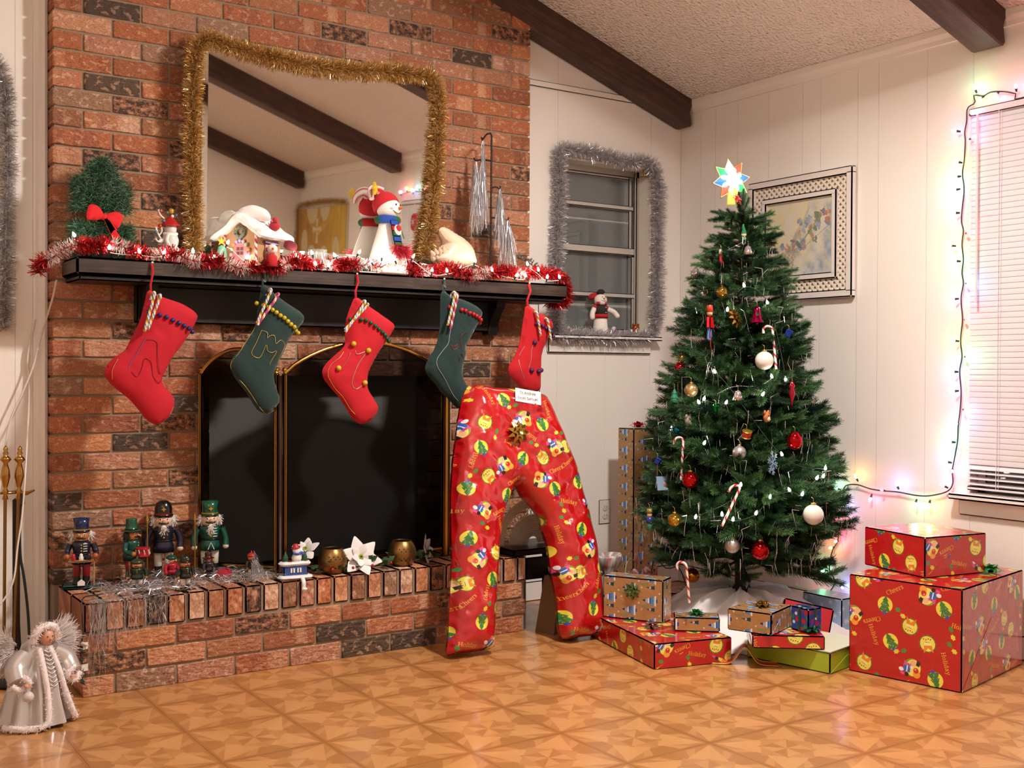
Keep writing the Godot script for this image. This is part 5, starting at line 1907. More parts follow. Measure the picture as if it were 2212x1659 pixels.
func make_plush_snowman() -> void:
	var o := Vector3(zp(836, 553, 0.14).x, MT, 0.145)
	var t := thing("plush_snowman", "white plush snowman in a red striped hat and tartan scarf standing before the mirror", "plush toy", o, deg_to_rad(30))
	var white := cloth("#e9e2dc")
	var g := G.new()
	g.lathe([[0.0, 0.0], [0.1, 0.0], [0.101, 0.01], [0.085, 0.06], [0.066, 0.12], [0.048, 0.175], [0.038, 0.21], [0.03, 0.225], [0.0, 0.23]], 28, Transform3D(), Vector2(1.0, 0.85))
	part("body", g, white, t)
	g = G.new()
	g.ball(Vector3(0, 0.268, 0.004), Vector3(0.05, 0.046, 0.048), Basis(), 24)
	part("head", g, white, t)
	g = G.new()
	g.at(Transform3D(Basis(Vector3.RIGHT, -0.55), Vector3(0, 0.277, -0.006)))
	g.lathe([[0.054, -0.004], [0.0545, 0.012], [0.05, 0.03], [0.038, 0.048], [0.018, 0.06], [0.0, 0.063]], 24)
	part("hat", g, cloth("#bb1c24"), t)
	# striped tail of the hat falls to the back, a star at its tip
	g = G.new()
	var path := smooth_path([Vector3(-0.01, 0.332, -0.032), Vector3(-0.035, 0.34, -0.042), Vector3(-0.06, 0.325, -0.04), Vector3(-0.07, 0.30, -0.03)], 0.002)
	var rad := []
	for i in path.size(): rad.append(lerpf(0.028, 0.01, float(i) / path.size()))
	g.tube(path, rad, 14)
	for i in g.v.size(): g.c[i] = Color("#bb1c24" if int(g.uv[i].x * 10.0) % 2 else "#eee2de").srgb_to_linear()
	part("hat_tail", g, vcm(0.9), t)
	g = G.new()
	g.at(Transform3D(Basis(Vector3.UP, 0.2), Vector3(-0.078, 0.338, -0.01)))
	g.prism(star_poly(5, 0.027, 0.012, 0.3), -0.006, 0.006, 0.002)
	part("hat_star", g, cloth("#d8b428"), t)
	for sd in [-1.0, 1.0]:
		g = G.new()
		g.ball(Vector3(sd * 0.015, 0.281, 0.049), Vector3(0.0032, 0.0045, 0.003), Basis(), 8)
		part("eye", g, mat("#17130f", 0.3), t)
		g = G.new()
		g.ball(Vector3(sd * 0.031, 0.265, 0.037), Vector3(0.009, 0.008, 0.004), Basis(Vector3.UP, sd * 0.7), 10)
		part("cheek", g, cloth("#e0a8a4"), t)
	g = G.new()
	g.lathe([[0.0, 0.0], [0.008, 0.0], [0.005, 0.012], [0.0, 0.02]], 10, Transform3D(Basis(Vector3.RIGHT, PI / 2 - 0.1), Vector3(0.004, 0.267, 0.049)))
	part("carrot_nose", g, cloth("#cc6a2c"), t)
	g = G.new()
	var sm := []
	for i in 13:
		var a := lerpf(-0.95, 0.95, i / 12.0)
		sm.append(Vector3(sin(a) * 0.033, 0.246 + 0.013 * (a * a), 0.004 + cos(a * 0.62) * 0.0455))
	g.tube(sm, 0.0014, 6)
	part("smile", g, mat("#2a2420", 0.6), t)
	# scarf: a banded ring and a hanging end with a feathery fringe
	g = G.new()
	var ring := []
	for i in 28: ring.append(Vector3(cos(TAU * i / 28) * 0.04, 0.222, sin(TAU * i / 28) * 0.037))
	g.tube(ring, 0.016, 10, true)
	var cols := ["#b01e24", "#b01e24", "#1f5a30", "#2a4aa0", "#2a4aa0", "#1f5a30"]
	for i in g.v.size(): g.c[i] = Color(cols[int(g.uv[i].y / 3.0) % 6]).srgb_to_linear()
	part("scarf", g, vcm(0.95), t)
	for q in [[-0.03, 0.0, 0.0]]:
		g = G.new()
		for i in 5:
			g.tint(["#2a4aa0", "#b01e24", "#1f5a30", "#2a4aa0", "#1f5a30"][i])
			var y := 0.205 - i * 0.022
			g.box(Vector3(q[0] - 0.004 * i, y, 0.05 + 0.007 * i + q[1]), Vector3(0.036, 0.0225, 0.008), 0.002, Basis(Vector3.UP, -0.5) * Basis(Vector3.RIGHT, -0.28))
		part("scarf_end", g, vcm(0.95), t)
		var ts := []
		var cs := []
		for i in 700:
			var b := spun(Vector3(rnd(-0.8, 0.8), rnd(-1, 0.15), rnd(-0.2, 0.7)))
			var l := rnd(0.025, 0.05)
			ts.append(Transform3D(Basis(b.x * 0.0016, b.y * l, b.z * 0.0016), Vector3(q[0] - 0.022 + rnd(-0.03, 0.05), 0.102 + rnd(-0.012, 0.012), 0.086 + q[1])))
			cs.append(Color(["#d02a44", "#e04058", "#b81c34"][i % 3]).srgb_to_linear())
		copies("fringe", needle_mesh(), ts, needle_vc(), t, cs)
	g = G.new()
	g.at(Transform3D(Basis(Vector3.UP, -0.45) * Basis(Vector3.RIGHT, -0.2), Vector3(-0.03, 0.175, 0.066)))
	g.ball(Vector3.ZERO, Vector3(0.017, 0.024, 0.008), Basis(), 14)
	part("face_patch", g, cloth("#e8d8d0"), t)
	g = G.new()
	g.at(Transform3D(Basis(Vector3.UP, -0.45) * Basis(Vector3.RIGHT, -0.2), Vector3(-0.03, 0.183, 0.07)))
	g.ball(Vector3.ZERO, Vector3(0.012, 0.014, 0.008), Basis(), 12)
	part("red_cap_patch", g, cloth("#b8202a"), t)
	for q in [["#1f6a3c", 0.022, 0.165, 0.057, 0.5], ["#2a4aa0", 0.036, 0.095, 0.072, 0.55]]:
		g = G.new()
		g.at(Transform3D(Basis(Vector3.UP, q[4]) * Basis(Vector3.RIGHT, -0.3), Vector3(q[1], q[2], q[3])))
		g.prism(star_poly(5, 0.021, 0.01), -0.002, 0.002, 0.0005)
		part("felt_star", g, cloth(q[0]), t)

func bundle(label: String, top: Array, bottom: float, spread: float, n: int) -> void:
	# strands of icicle tinsel hanging from a hook
	var a := zp(top[0], top[1], top[2])
	var yb := zp(top[0], bottom, top[2]).y
	var t := thing("icicle_tinsel", label, "tinsel strands", a, 0.0, "silver icicle bundles on the rack")
	var g := G.new()
	for i in n:
		var ang := rnd(0, TAU)
		var r := spread * sqrt(rng.randf())
		var l := (a.y - yb) * rnd(0.55, 1.05)
		var tw := rnd(0, TAU)
		var prev := Vector3(rnd(-0.003, 0.003), 0, rnd(-0.003, 0.003))
		for k in 5:
			var f := (k + 1) / 5.0
			var nx := Vector3(cos(ang) * r * pow(f, 0.7) + rnd(-0.002, 0.002), -l * f, sin(ang) * r * pow(f, 0.7) + rnd(-0.002, 0.002))
			g.blade(prev, nx, Vector3(cos(tw), 0, sin(tw)) * 0.0009)
			tw += rnd(-0.5, 0.5)
			prev = nx
	var o := part("strands", g, foil_plain(), t)
	o.set_meta("kind", "stuff")

func foil_plain() -> StandardMaterial3D:
	var m := mat("#d2d2d6", 0.22, 0.75)
	m.cull_mode = BaseMaterial3D.CULL_DISABLED
	return m

func make_mantel_small() -> void:
	# conch shell
	var o := Vector3(zp(975, 571, 0.13).x, MT, 0.13)
	var t := thing("conch_shell", "large cream conch shell with a spiky crown between the mirror and the rack", "shell", o)
	var poly := rounded(on_plane([[948, 496], [962, 492], [975, 500], [995, 512], [1010, 525], [1020, 540], [1026, 565], [1022, 576], [1000, 577], [960, 574], [938, 568], [934, 552], [946, 540], [956, 524], [950, 510]], 0.13, o), 0.008)
	for i in poly.size(): poly[i].y = maxf(poly[i].y, 0.001)
	var g := G.new()
	g.puffy(poly, 0.009, 0.05, 0.05, 1.0, noise(0.06, 9, 2), 0.006)
	var shell := StandardMaterial3D.new()
	shell.albedo_color = Color("#dcc4aa"); shell.roughness = 0.35; shell.subsurf_scatter_enabled = true; shell.subsurf_scatter_strength = 0.15
	part("body_whorl", g, shell, t)
	g = G.new()
	var lip := rounded(on_plane([[950, 498], [962, 493], [990, 510], [1012, 530], [1024, 556], [1022, 572], [1002, 560], [985, 535], [966, 520]], 0.17, o), 0.008)
	g.at(Transform3D(Basis(), Vector3(0, 0.004, 0.035)))
	g.puffy(lip, 0.009, 0.016, 0.02)
	part("flared_lip", g, shell, t)
	for i in 9:
		var u := 934.0 + (i % 5) * 8.0
		var v := 556.0 - (i / 5) * 10.0 - (i % 5) * 3.0
		var p := zp(u, v, 0.16 + 0.012 * (i / 5)) - o
		var d := Vector3(-0.7 + 0.16 * (i % 5), 0.55, 0.5).normalized()
		g = G.new()
		g.tube([p - d * 0.012, p, p + d * 0.016], [0.011, 0.009, 0.001], 8)
		part("spike", g, shell, t)
	# iron rack with icicle tinsel
	o = Vector3(zp(1060, 575, 0.13).x, MT, 0.13)
	t = thing("iron_rack", "slender black iron rack with curled hooks at the mantel's right end", "rack", o)
	var iron := mat("#2a211c", 0.5, 0.5)
	g = G.new()
	g.lathe([[0.0, 0.0], [0.045, 0.0], [0.045, 0.004], [0.0, 0.006]], 20)
	part("base", g, iron, t)
	g = G.new()
	var P := rel([[1060, 575, 0.13], [1061, 400, 0.13], [1062, 292, 0.13], [1059, 288, 0.13], [1051, 290, 0.132], [1045, 298, 0.135], [1042, 303, 0.137], [1040, 296, 0.138]], o)
	g.tube(P, 0.004, 8)
	part("pole", g, iron, t)
	for q in [[[1061, 347, 0.13], [1040, 345, 0.133], [1028, 347, 0.135], [1024, 341, 0.136]], [[1061, 406, 0.13], [1072, 404, 0.133], [1079, 408, 0.136], [1081, 402, 0.137]], [[1061, 470, 0.13], [1088, 472, 0.13], [1096, 476, 0.135], [1099, 470, 0.136]]]:
		g = G.new()
		g.tube(smooth_path(rel(q, o), 0.005), 0.0035, 8)
		part("hook", g, iron, t)
	bundle("silver icicle bundle on the rack's topmost hook", [1043, 304, 0.137], 490, 0.025, 190)
	bundle("silver icicle bundle on the rack's left hook, reaching lowest over the bricks", [1028, 349, 0.135], 500, 0.032, 210)
	bundle("silver icicle bundle on the rack's upper right hook", [1080, 408, 0.136], 540, 0.034, 170)
	bundle("silver icicle bundle on the rack's lowest right hook, touching the garland", [1097, 476, 0.136], 588, 0.045, 190)
	# clear glass holder with a small tree
	o = Vector3(zp(686, 583, 0.14).x, MT, 0.14)
	t = thing("votive_glass", "clear glass candle holder with a tiny green tree inside", "candle holder", o)
	g = G.new()
	g.lathe([[0.0, 0.0], [0.036, 0.0], [0.037, 0.003], [0.036, 0.085], [0.034, 0.085], [0.033, 0.006], [0.0, 0.006]], 28)
	part("glass", g, glass_mat(0.1), t)
	g = G.new()
	g.lathe([[0.0, 0.012], [0.005, 0.012], [0.005, 0.02], [0.018, 0.022], [0.01, 0.036], [0.014, 0.036], [0.007, 0.05], [0.01, 0.05], [0.0, 0.068]], 12)
	part("tree", g, mat("#4a5a2a", 0.7), t)
	# little village on a white strip
	o = Vector3(zp(812, 582, 0.185).x, MT, 0.188)
	t = thing("village_scene", "miniature village of grey houses and frosted trees at the feet of the plush snowman", "ornament", o)
	g = G.new()
	g.box(Vector3(0, 0.004, 0), Vector3(0.175, 0.008, 0.05), 0.002)
	part("base_strip", g, mat("#d8cfc4", 0.6), t)
	for x in [-0.052, 0.052]:
		g = G.new()
		g.lathe([[0.0, 0.008], [0.003, 0.008], [0.003, 0.014], [0.016, 0.014], [0.011, 0.024], [0.013, 0.024], [0.008, 0.036], [0.009, 0.036], [0.0, 0.052]], 12, Transform3D(Basis(), Vector3(x, 0, 0.006)))
		part("frosted_tree", g, mat("#7fb0a4", 0.6), t)
	for q in [[-0.012, 0.036, 0.042, "#5a544f"], [0.028, 0.03, 0.03, "#c9bfb2"], [-0.066, 0.028, 0.044, "#6a645e"], [0.06, 0.03, 0.05, "#6a645e"]]:
		g = G.new()
		g.box(Vector3(q[0], 0.008 + q[2] / 2, -0.006), Vector3(q[1], q[2], 0.024), 0.002)
		g.prism(PackedVector2Array([Vector2(q[0] - q[1] * 0.6, 0.008 + q[2]), Vector2(q[0] + q[1] * 0.6, 0.008 + q[2]), Vector2(q[0] + q[1] * 0.4, 0.016 + q[2]), Vector2(q[0] - q[1] * 0.4, 0.016 + q[2])]), -0.02, 0.008)
		part("house", g, mat(q[3], 0.7), t)
	for i in 4:
		g = G.new()
		g.box(Vector3(-0.024 + i * 0.008, 0.02, 0.008), Vector3(0.003, 0.02, 0.003))
		part("column", g, mat("#e0d8ce", 0.6), t)
	# white lidded box behind the garland
	o = Vector3(zp(449, 545, 0.14).x, MT, 0.14)
	t = thing("white_box", "small white lidded box between the gold tinsel and the felt house", "box", o)
	g = G.new(); g.box(Vector3(0, 0.012, 0), Vector3(0.054, 0.024, 0.04), 0.002)
	part("body", g, mat("#d8d0ca", 0.6), t)
	g = G.new(); g.box(Vector3(0, 0.029, 0), Vector3(0.06, 0.01, 0.045), 0.002)
	part("lid", g, mat("#e6e0dc", 0.6), t)
	# silver sprig at the far right
	o = Vector3(zp(1140, 588, 0.1).x, MT, 0.1)
	t = thing("silver_sprig", "dull silver leaf sprig lying at the right end of the mantel", "sprig", o)
	g = G.new()
	var stem := smooth_path(rel([[1118, 556, 0.1], [1140, 566, 0.1], [1158, 580, 0.1], [1172, 592, 0.1]], o), 0.006)
	g.tube(stem, 0.0025, 6)
	part("stem", g, mat("#5a5850", 0.6), t)
	for i in 22:
		var p: Vector3 = stem[(i * stem.size()) / 22]
		g = G.new()
		g.at(Transform3D(spun(Vector3(rnd(-1, 1), rnd(-0.2, 1), rnd(-0.5, 1))), p))
		g.puffy(PackedVector2Array([Vector2(0, 0), Vector2(0.006, 0.01), Vector2(0.005, 0.02), Vector2(0, 0.028), Vector2(-0.005, 0.02), Vector2(-0.006, 0.01)]), 0.006, 0.002, 0.004)
		part("leaf", g, mat("#7a7a70", 0.35, 0.4), t)

# ---------------------------------------------------------------- things on the hearth
func soldier(label: String, at: Vector3, h: float, turn: float, q: Dictionary) -> Node3D:
	# a turned wooden nutcracker; measures are shares of its height h
	var t := thing("nutcracker", label, "nutcracker", at, turn, q.get("group", ""))
	var P := func(name: String, g: G, k, rough := 0.28) -> void: part(name, g, mat(k, rough) if k is String else k, t)
	var fat: float = q.get("fat", 1.0)
	var g := G.new()
	if q.get("base", "") != "":
		g.box(Vector3(0, 0.02, 0) * h, Vector3(0.52, 0.04, 0.36) * h, 0.004)
		P.call("base", g, q.base)
	for s in [-1.0, 1.0]:
		g = G.new()
		g.lathe([[0.0, 0.03], [0.055, 0.03], [0.06, 0.06], [0.05, 0.1], [0.048, 0.16]].map(func(e): return [e[0] * h * fat, e[1] * h]), 12, Transform3D(Basis(), Vector3(s * 0.065 * h * fat, 0, 0)))
		P.call("boot", g, q.get("boot", "#15120f"))
		g = G.new()
		g.lathe([[0.0, 0.15], [0.045, 0.15], [0.052, 0.25], [0.055, 0.38], [0.0, 0.38]].map(func(e): return [e[0] * h * fat, e[1] * h]), 12, Transform3D(Basis(), Vector3(s * 0.065 * h * fat, 0, 0)))
		P.call("leg", g, q.get("leg", "#d9d0c2"))
		g = G.new()
		var sh := Vector3(s * 0.155 * fat, 0.625, 0) * h
		var el: Vector3 = sh + (Vector3(s * 0.05, -0.13, 0.0) if not q.get("bent", false) else Vector3(s * 0.04, -0.12, 0.02)) * h
		var hd: Vector3 = el + (Vector3(0.0, -0.11, 0.03) if not q.get("bent", false) else Vector3(-s * 0.005, -0.04, 0.13)) * h
		g.tube(smooth_path([sh, el, hd], 0.006), 0.042 * h * fat, 10)
		P.call("arm", g, q.get("sleeve", q.coat))
		g = G.new(); g.ball(hd, 0.043 * h * fat, Basis(), 10)
		P.call("hand", g, q.get("hand", "#d8c8b4"))
	g = G.new()
	g.lathe([[0.0, 0.34], [0.135, 0.34], [0.13, 0.42], [0.11, 0.475], [0.115, 0.48], [0.115, 0.5], [0.11, 0.505], [0.128, 0.6], [0.125, 0.645], [0.09, 0.665], [0.0, 0.67]].map(func(e): return [e[0] * h * fat, e[1] * h]), 18)
	P.call("coat", g, q.coat)
	g = G.new()
	g.lathe([[0.0, 0.478], [0.118, 0.478], [0.12, 0.49], [0.118, 0.503], [0.0, 0.503]].map(func(e): return [e[0] * h * fat, e[1] * h]), 18)
	P.call("belt", g, q.get("belt", "#15120f"))
	for i in 3:
		g = G.new(); g.ball(Vector3(0, 0.535 + i * 0.04, 0.122 * fat) * h, 0.011 * h, Basis(), 8)
		P.call("button", g, "#cfa94a")
	if q.get("braid", "") != "":
		for i in 4:
			g = G.new(); g.box(Vector3(0.052, 0.53 + i * 0.035, 0.112 * fat) * h, Vector3(0.06, 0.009, 0.012) * h, 0.0, Basis(Vector3.UP, 0.45))
			P.call("braid", g, q.braid)
		g = G.new()
		g.tube([Vector3(-0.04, 0.36, 0.135) * h, Vector3(0, 0.45, 0.125) * h, Vector3(0.04, 0.36, 0.135) * h], 0.006 * h, 6)
		P.call("braid", g, q.braid)
	var skin: String = q.get("skin", "#d9b79a")
	g = G.new()
	g.lathe([[0.0, 0.655], [0.06, 0.66], [0.1, 0.68], [0.105, 0.74], [0.104, 0.8], [0.0, 0.81]].map(func(e): return [e[0] * h * fat, e[1] * h]), 20)
	P.call("head", g, skin)
	g = G.new(); g.tube([Vector3(0, 0.755, 0.1 * fat) * h, Vector3(0, 0.742, 0.128 * fat) * h, Vector3(0, 0.73, 0.138 * fat + q.get("nose", 0.0)) * h], [0.012 * h, 0.018 * h, 0.014 * h], 8)
	P.call("nose", g, q.get("nose_col", "#c8876a"))
	for s in [-1.0, 1.0]:
		var e := Basis(Vector3.UP, s * 0.42)
		g = G.new(); g.ball(e * Vector3(0, 0.768, 0.1 * fat) * h, Vector3(0.021, 0.017, 0.009) * h, e, 10)
		P.call("eye", g, "#eee6dc")
		g = G.new(); g.ball(e * Vector3(0, 0.767, 0.108 * fat) * h, Vector3(0.009, 0.011, 0.005) * h, e, 8)
		P.call("pupil", g, "#14110f")
		g = G.new(); g.tube([e * Vector3(-0.024, 0.792 + s * 0.006, 0.102 * fat) * h, e * Vector3(0.024, 0.792 - s * 0.006, 0.102 * fat) * h], 0.006 * h, 6)
		P.call("eyebrow", g, q.get("brow", "#241a14"))
		g = G.new(); g.tube(smooth_path([Vector3(0, 0.718, 0.112 * fat) * h, Vector3(s * 0.03, 0.712, 0.112 * fat) * h, Vector3(s * 0.06, 0.722, 0.094 * fat) * h], 0.003), 0.011 * h, 7)
		P.call("moustache", g, q.get("brow", "#241a14"))
	g = G.new(); g.box(Vector3(0, 0.69, 0.101 * fat) * h, Vector3(0.05, 0.016, 0.012) * h, 0.001)
	P.call("teeth", g, "#efe8dc")
	var fur := func(name: String, c: Vector3, r: Vector3, k: String, n: int) -> void:
		var gg := G.new()
		gg.ball(c * h, r * h * 0.75, Basis(), 12)
		gg.tint(k)
		for i in n:
			var d := Vector3(rnd(-1, 1), rnd(-1, 1), rnd(-1, 1)).normalized()
			var p := c * h + d * r * h * 0.65
			var dd := (d + Vector3(0, -0.7, 0)).normalized()
			gg.blade(p, p + dd * r.y * h * 0.55, dd.cross(Vector3(rnd(-1, 1), 1, rnd(-1, 1))).normalized() * 0.0012)
		for i in gg.c.size(): gg.c[i] = Color(k).srgb_to_linear()
		part(name, gg, vcm(0.95), t)
	if q.get("hair", "") != "":
		for s in [-1.0, 1.0]: fur.call("hair", Vector3(s * 0.118 * fat, 0.745, -0.02), Vector3(0.05, 0.085, 0.07), q.hair, 90)
	if q.get("beard", "") != "": fur.call("beard", Vector3(0, 0.635, 0.112 * fat), Vector3(0.05, 0.08, 0.025), q.beard, 90)
	# hat
	var hp: Array = {"shako": [[0.0, 0.8], [0.118, 0.8], [0.118, 0.815], [0.106, 0.82], [0.1, 0.9], [0.112, 0.99], [0.0, 1.0]], "top": [[0.0, 0.8], [0.155, 0.8], [0.155, 0.815], [0.095, 0.82], [0.085, 0.9], [0.09, 0.985], [0.08, 1.0], [0.0, 1.0]], "dome": [[0.0, 0.8], [0.125, 0.8], [0.125, 0.82], [0.11, 0.825], [0.11, 0.9], [0.09, 0.97], [0.04, 1.0], [0.0, 1.0]], "onion": [[0.0, 0.79], [0.12, 0.79], [0.13, 0.82], [0.12, 0.86], [0.08, 0.9], [0.03, 0.92], [0.02, 0.95], [0.008, 1.0], [0.0, 1.0]]}[q.hat]
	g = G.new(); g.lathe(hp.map(func(e): return [e[0] * h * fat, e[1] * h]), 20)
	P.call("hat", g, q.hat_col, 0.22)
	g = G.new(); g.lathe([[0.0, 0.816], [0.113, 0.816], [0.113, 0.84], [0.0, 0.84]].map(func(e): return [e[0] * h * fat * (1.0 if q.hat != "top" else 0.9), e[1] * h]), 20)
	P.call("hat_band", g, mat(q.get("band", "#c09a3a"), 0.25, 0.6))
	if q.get("badge", false):
		g = G.new(); g.at(Transform3D(Basis(), Vector3(0, 0.895, 0.106 * fat) * h)); g.prism(star_poly(4, 0.035 * h, 0.014 * h), -0.003, 0.003)
		P.call("badge", g, mat("#c8a040", 0.25, 0.8))
	if q.get("staff", false):
		g = G.new(); g.tube([Vector3(-0.2, 0.04, 0.075) * h, Vector3(-0.2, 0.72, 0.075) * h], 0.008 * h, 7)
		g.lathe([[0.0, 0.7], [0.018, 0.71], [0.008, 0.74], [0.022, 0.76], [0.0, 0.86]].map(func(e): return [e[0] * h, e[1] * h]), 10, Transform3D(Basis(), Vector3(-0.2, 0, 0.075) * h))
		P.call("staff", g, mat("#b0883a", 0.3, 0.7))
	if q.get("drum", false):
		g = G.new(); g.lathe([[0.0, 0.0], [0.11, 0.0], [0.11, 0.02], [0.1, 0.025], [0.1, 0.12], [0.11, 0.125], [0.11, 0.145], [0.0, 0.145]].map(func(e): return [e[0] * h, e[1] * h]), 18, Transform3D(Basis(), Vector3(0, 0.4, 0.2) * h))
		P.call("drum", g, "#a81c24")
		for i in 8:
			var a := TAU * i / 8
			g = G.new(); g.box(Vector3(cos(a) * 0.102, 0.475, 0.2 + sin(a) * 0.102) * h, Vector3(0.014, 0.09, 0.014) * h, 0.0, Basis(Vector3.BACK, 0.4))
			P.call("drum_cord", g, "#e8e0d4")
	if q.get("tray", false):
		g = G.new(); g.box(Vector3(0, 0.4, 0.17) * h, Vector3(0.36, 0.025, 0.16) * h, 0.002)
		P.call("tray", g, "#b98a58", 0.6)
		for e in [[-0.1, "#a8202a"], [0.0, "#e8e4da"], [0.1, "#15130f"]]:
			g = G.new(); g.lathe([[0.0, 0.0], [0.035, 0.0], [0.03, 0.05], [0.02, 0.06], [0.026, 0.08], [0.0, 0.1]].map(func(w): return [w[0] * h, w[1] * h]), 10, Transform3D(Basis(), Vector3(e[0], 0.4125, 0.17) * h))
			P.call("toy", g, e[1])
		g = G.new(); g.prism(PackedVector2Array([Vector2(-0.05, 0.05) * h, Vector2(0.05, 0.05) * h, Vector2(0.05, 0.1) * h, Vector2(0, 0.14) * h, Vector2(-0.05, 0.1) * h]), 0.15 * h, 0.18 * h, 0.001)
		P.call("bird_house", g, "#e4e0d6")
		g = G.new(); g.tube([Vector3(0.17, 0.04, 0.12) * h, Vector3(0.17, 0.4, 0.16) * h], 0.012 * h, 7)
		P.call("stick", g, "#b98a58")
	if q.get("sword", false):
		g = G.new(); g.box(Vector3(0.2, 0.5, 0.08) * h, Vector3(0.016, 0.34, 0.012) * h, 0.001)
		P.call("sword", g, mat("#c8c8cc", 0.25, 0.9))
	return t

func make_hearth_things() -> void:
	var grp := "nutcrackers on the hearth"
	var at := func(u: float, z: float) -> Vector3: return Vector3(yp(u, 1248, HT).x + (z - yp(u, 1248, HT).z) * 0.0, HT, z)
	var X := func(u: float, z: float) -> float: return zp(u, 1240, z).x
	soldier("nutcracker with a tall blue hat carrying a tray of toys, leftmost on the hearth", Vector3(X.call(176, 0.09), HT, 0.09), 0.243, -0.25, {"coat": "#171d33", "leg": "#8e1a20", "hat": "shako", "hat_col": "#16204a", "hair": "#cfc8be", "skin": "#b0713f", "hand": "#a85a2a", "base": "#274c4c", "bent": true, "tray": true, "braid": "#d8d4cc", "group": grp})
	soldier("nutcracker drummer in a green top hat and green coat, seen from its side", Vector3(X.call(284, 0.07), HT, 0.07), 0.225, 0.75, {"coat": "#12443a", "leg": "#8e1a20", "hat": "top", "hat_col": "#175038", "band": "#3a2a1c", "hair": "#26221d", "skin": "#b8703a", "hand": "#b0642c", "nose": 0.03, "bent": true, "drum": true, "group": grp})
	soldier("tall nutcracker guard with a black domed hat and a golden staff", Vector3(X.call(353, 0.07), HT, 0.07), 0.283, -0.25, {"coat": "#161a2c", "hat": "dome", "hat_col": "#14110f", "band": "#a8281c", "hair": "#d8d2cc", "beard": "#d6d0ca", "badge": true, "staff": true, "group": grp})
	soldier("tall nutcracker in a green shako and green braided coat by the fire screen", Vector3(X.call(453, 0.1), HT, 0.1), 0.277, -0.2, {"coat": "#124a3a", "hat": "shako", "hat_col": "#164c36", "hair": "#d8d2cc", "beard": "#d6d0ca", "braid": "#d8d4cc", "badge": true, "leg": "#d8d0c0", "staff": true, "group": grp})
	soldier("little nutcracker ornament with a green crown hat and a gold staff", Vector3(X.call(296, 0.25), HT, 0.25), 0.118, -0.3, {"coat": "#1c3020", "fat": 1.35, "leg": "#e0d8d0", "hat": "onion", "hat_col": "#2c3a22", "hair": "#5a5650", "skin": "#c88a5c", "nose_col": "#c0402c", "hand": "#b8742c", "staff": true, "group": grp})
	soldier("little nutcracker ornament in a red coat with white hair, second row of the hearth", Vector3(X.call(370, 0.2), HT, 0.2), 0.112, 0.5, {"coat": "#a8182c", "fat": 1.3, "leg": "#1c1a18", "hat": "onion", "hat_col": "#1c4030", "hair": "#cfc8c4", "skin": "#c88a5c", "nose_col": "#c0402c", "nose": 0.04, "hand": "#a8182c", "group": grp})
	soldier("little black coated nutcracker ornament with a sword, nearest the hearth's edge", Vector3(X.call(400, 0.33), HT, 0.33), 0.12, 0.2, {"coat": "#16201a", "fat": 1.3, "leg": "#e0d8d0", "hat": "dome", "hat_col": "#15201a", "band": "#15201a", "badge": true, "skin": "#c8743c", "nose_col": "#b83a2a", "hand": "#b8742c", "base": "#8a6a2c", "sword": true, "group": grp})
	soldier("little nutcracker ornament in a brown top hat before the tall green nutcracker", Vector3(X.call(450, 0.2), HT, 0.2), 0.1, 0.6, {"coat": "#2a2430", "fat": 1.4, "leg": "#2a2622", "hat": "top", "hat_col": "#3a1a18", "band": "#4a2a1c", "hair": "#5a5854", "skin": "#c8743c", "nose_col": "#b83a2a", "hand": "#b8742c", "group": grp})
	soldier("little king nutcracker ornament with a red crown, standing alone near the brass post", Vector3(X.call(543, 0.24), HT, 0.24), 0.1, 0.4, {"coat": "#282422", "fat": 1.2, "leg": "#d8d4cc", "hat": "onion", "hat_col": "#a82a1c", "band": "#c8802c", "skin": "#c8743c", "hand": "#b8742c", "group": grp})
	# silver icicle tinsel strewn over the hearth and down its corner
	var g := G.new()
	var lay := func(a: Vector3, b: Vector3, lift: float) -> void:
		var n := 4
		var prev := a
		for k in n:
			var nx := a.lerp(b, (k + 1.0) / n) + Vector3(rnd(-0.008, 0.008), absf(sin(PI * (k + 1) / n)) * lift + rnd(0, 0.004), rnd(-0.008, 0.008))
			g.blade(prev, nx, Vector3(rnd(-1, 1), rnd(-1, 1), rnd(-1, 1)).normalized() * 0.0006)
			prev = nx
	for i in 1500:
		var x := 0.1 + 0.6 * pow(rng.randf(), 1.1)
		var zz := rnd(0.05, 0.38)
		if x < 0.25 and zz < 0.16: continue
		var a := Vector3(x, HT + rnd(0.003, 0.022), zz)
		var th := rnd(0, TAU)
		var l := rnd(0.03, 0.1)
		var b := a + Vector3(cos(th) * l, 0, sin(th) * l)
		b.z = minf(b.z, 0.39); b.x = maxf(b.x, 0.02); b.y = HT + rnd(0.003, 0.02)
		lay.call(a, b, rnd(0.0, 0.02))
	for i in 220:
		var x := 0.04 + 0.26 * pow(rng.randf(), 1.6)
		var top := HT + 0.006
		var d := rnd(0.04, 0.12) + maxf(0.0, 0.16 - x) * rnd(0.3, 1.6)
		var a := Vector3(x, top, 0.38)
		var m := Vector3(x + rnd(-0.015, 0.015), top - 0.01, 0.394 + rnd(0, 0.006))
		lay.call(a, m, 0.004)
		lay.call(m, Vector3(m.x + rnd(-0.02, 0.02), maxf(0.02, top - d), 0.392 + rnd(0, 0.012)), 0.0)
	for i in 90:
		var x := rnd(0.6, 0.68)
		lay.call(Vector3(0.64, HT + rnd(0.05, 0.1), 0.25), Vector3(x, HT + 0.004, rnd(0.24, 0.36)), 0.0)
	var o := part("icicle_tinsel", g, foil_plain(), self)
	tag(o, "silver icicle tinsel strewn among the nutcrackers and down the hearth's left corner", "tinsel", "", "stuff")
	# red knitted ball, jingle bell, pine cone
	var t := thing("yarn_ball", "crimson crocheted ball lying in the tinsel between the nutcrackers", "ball", Vector3(X.call(483, 0.24), HT, 0.24))
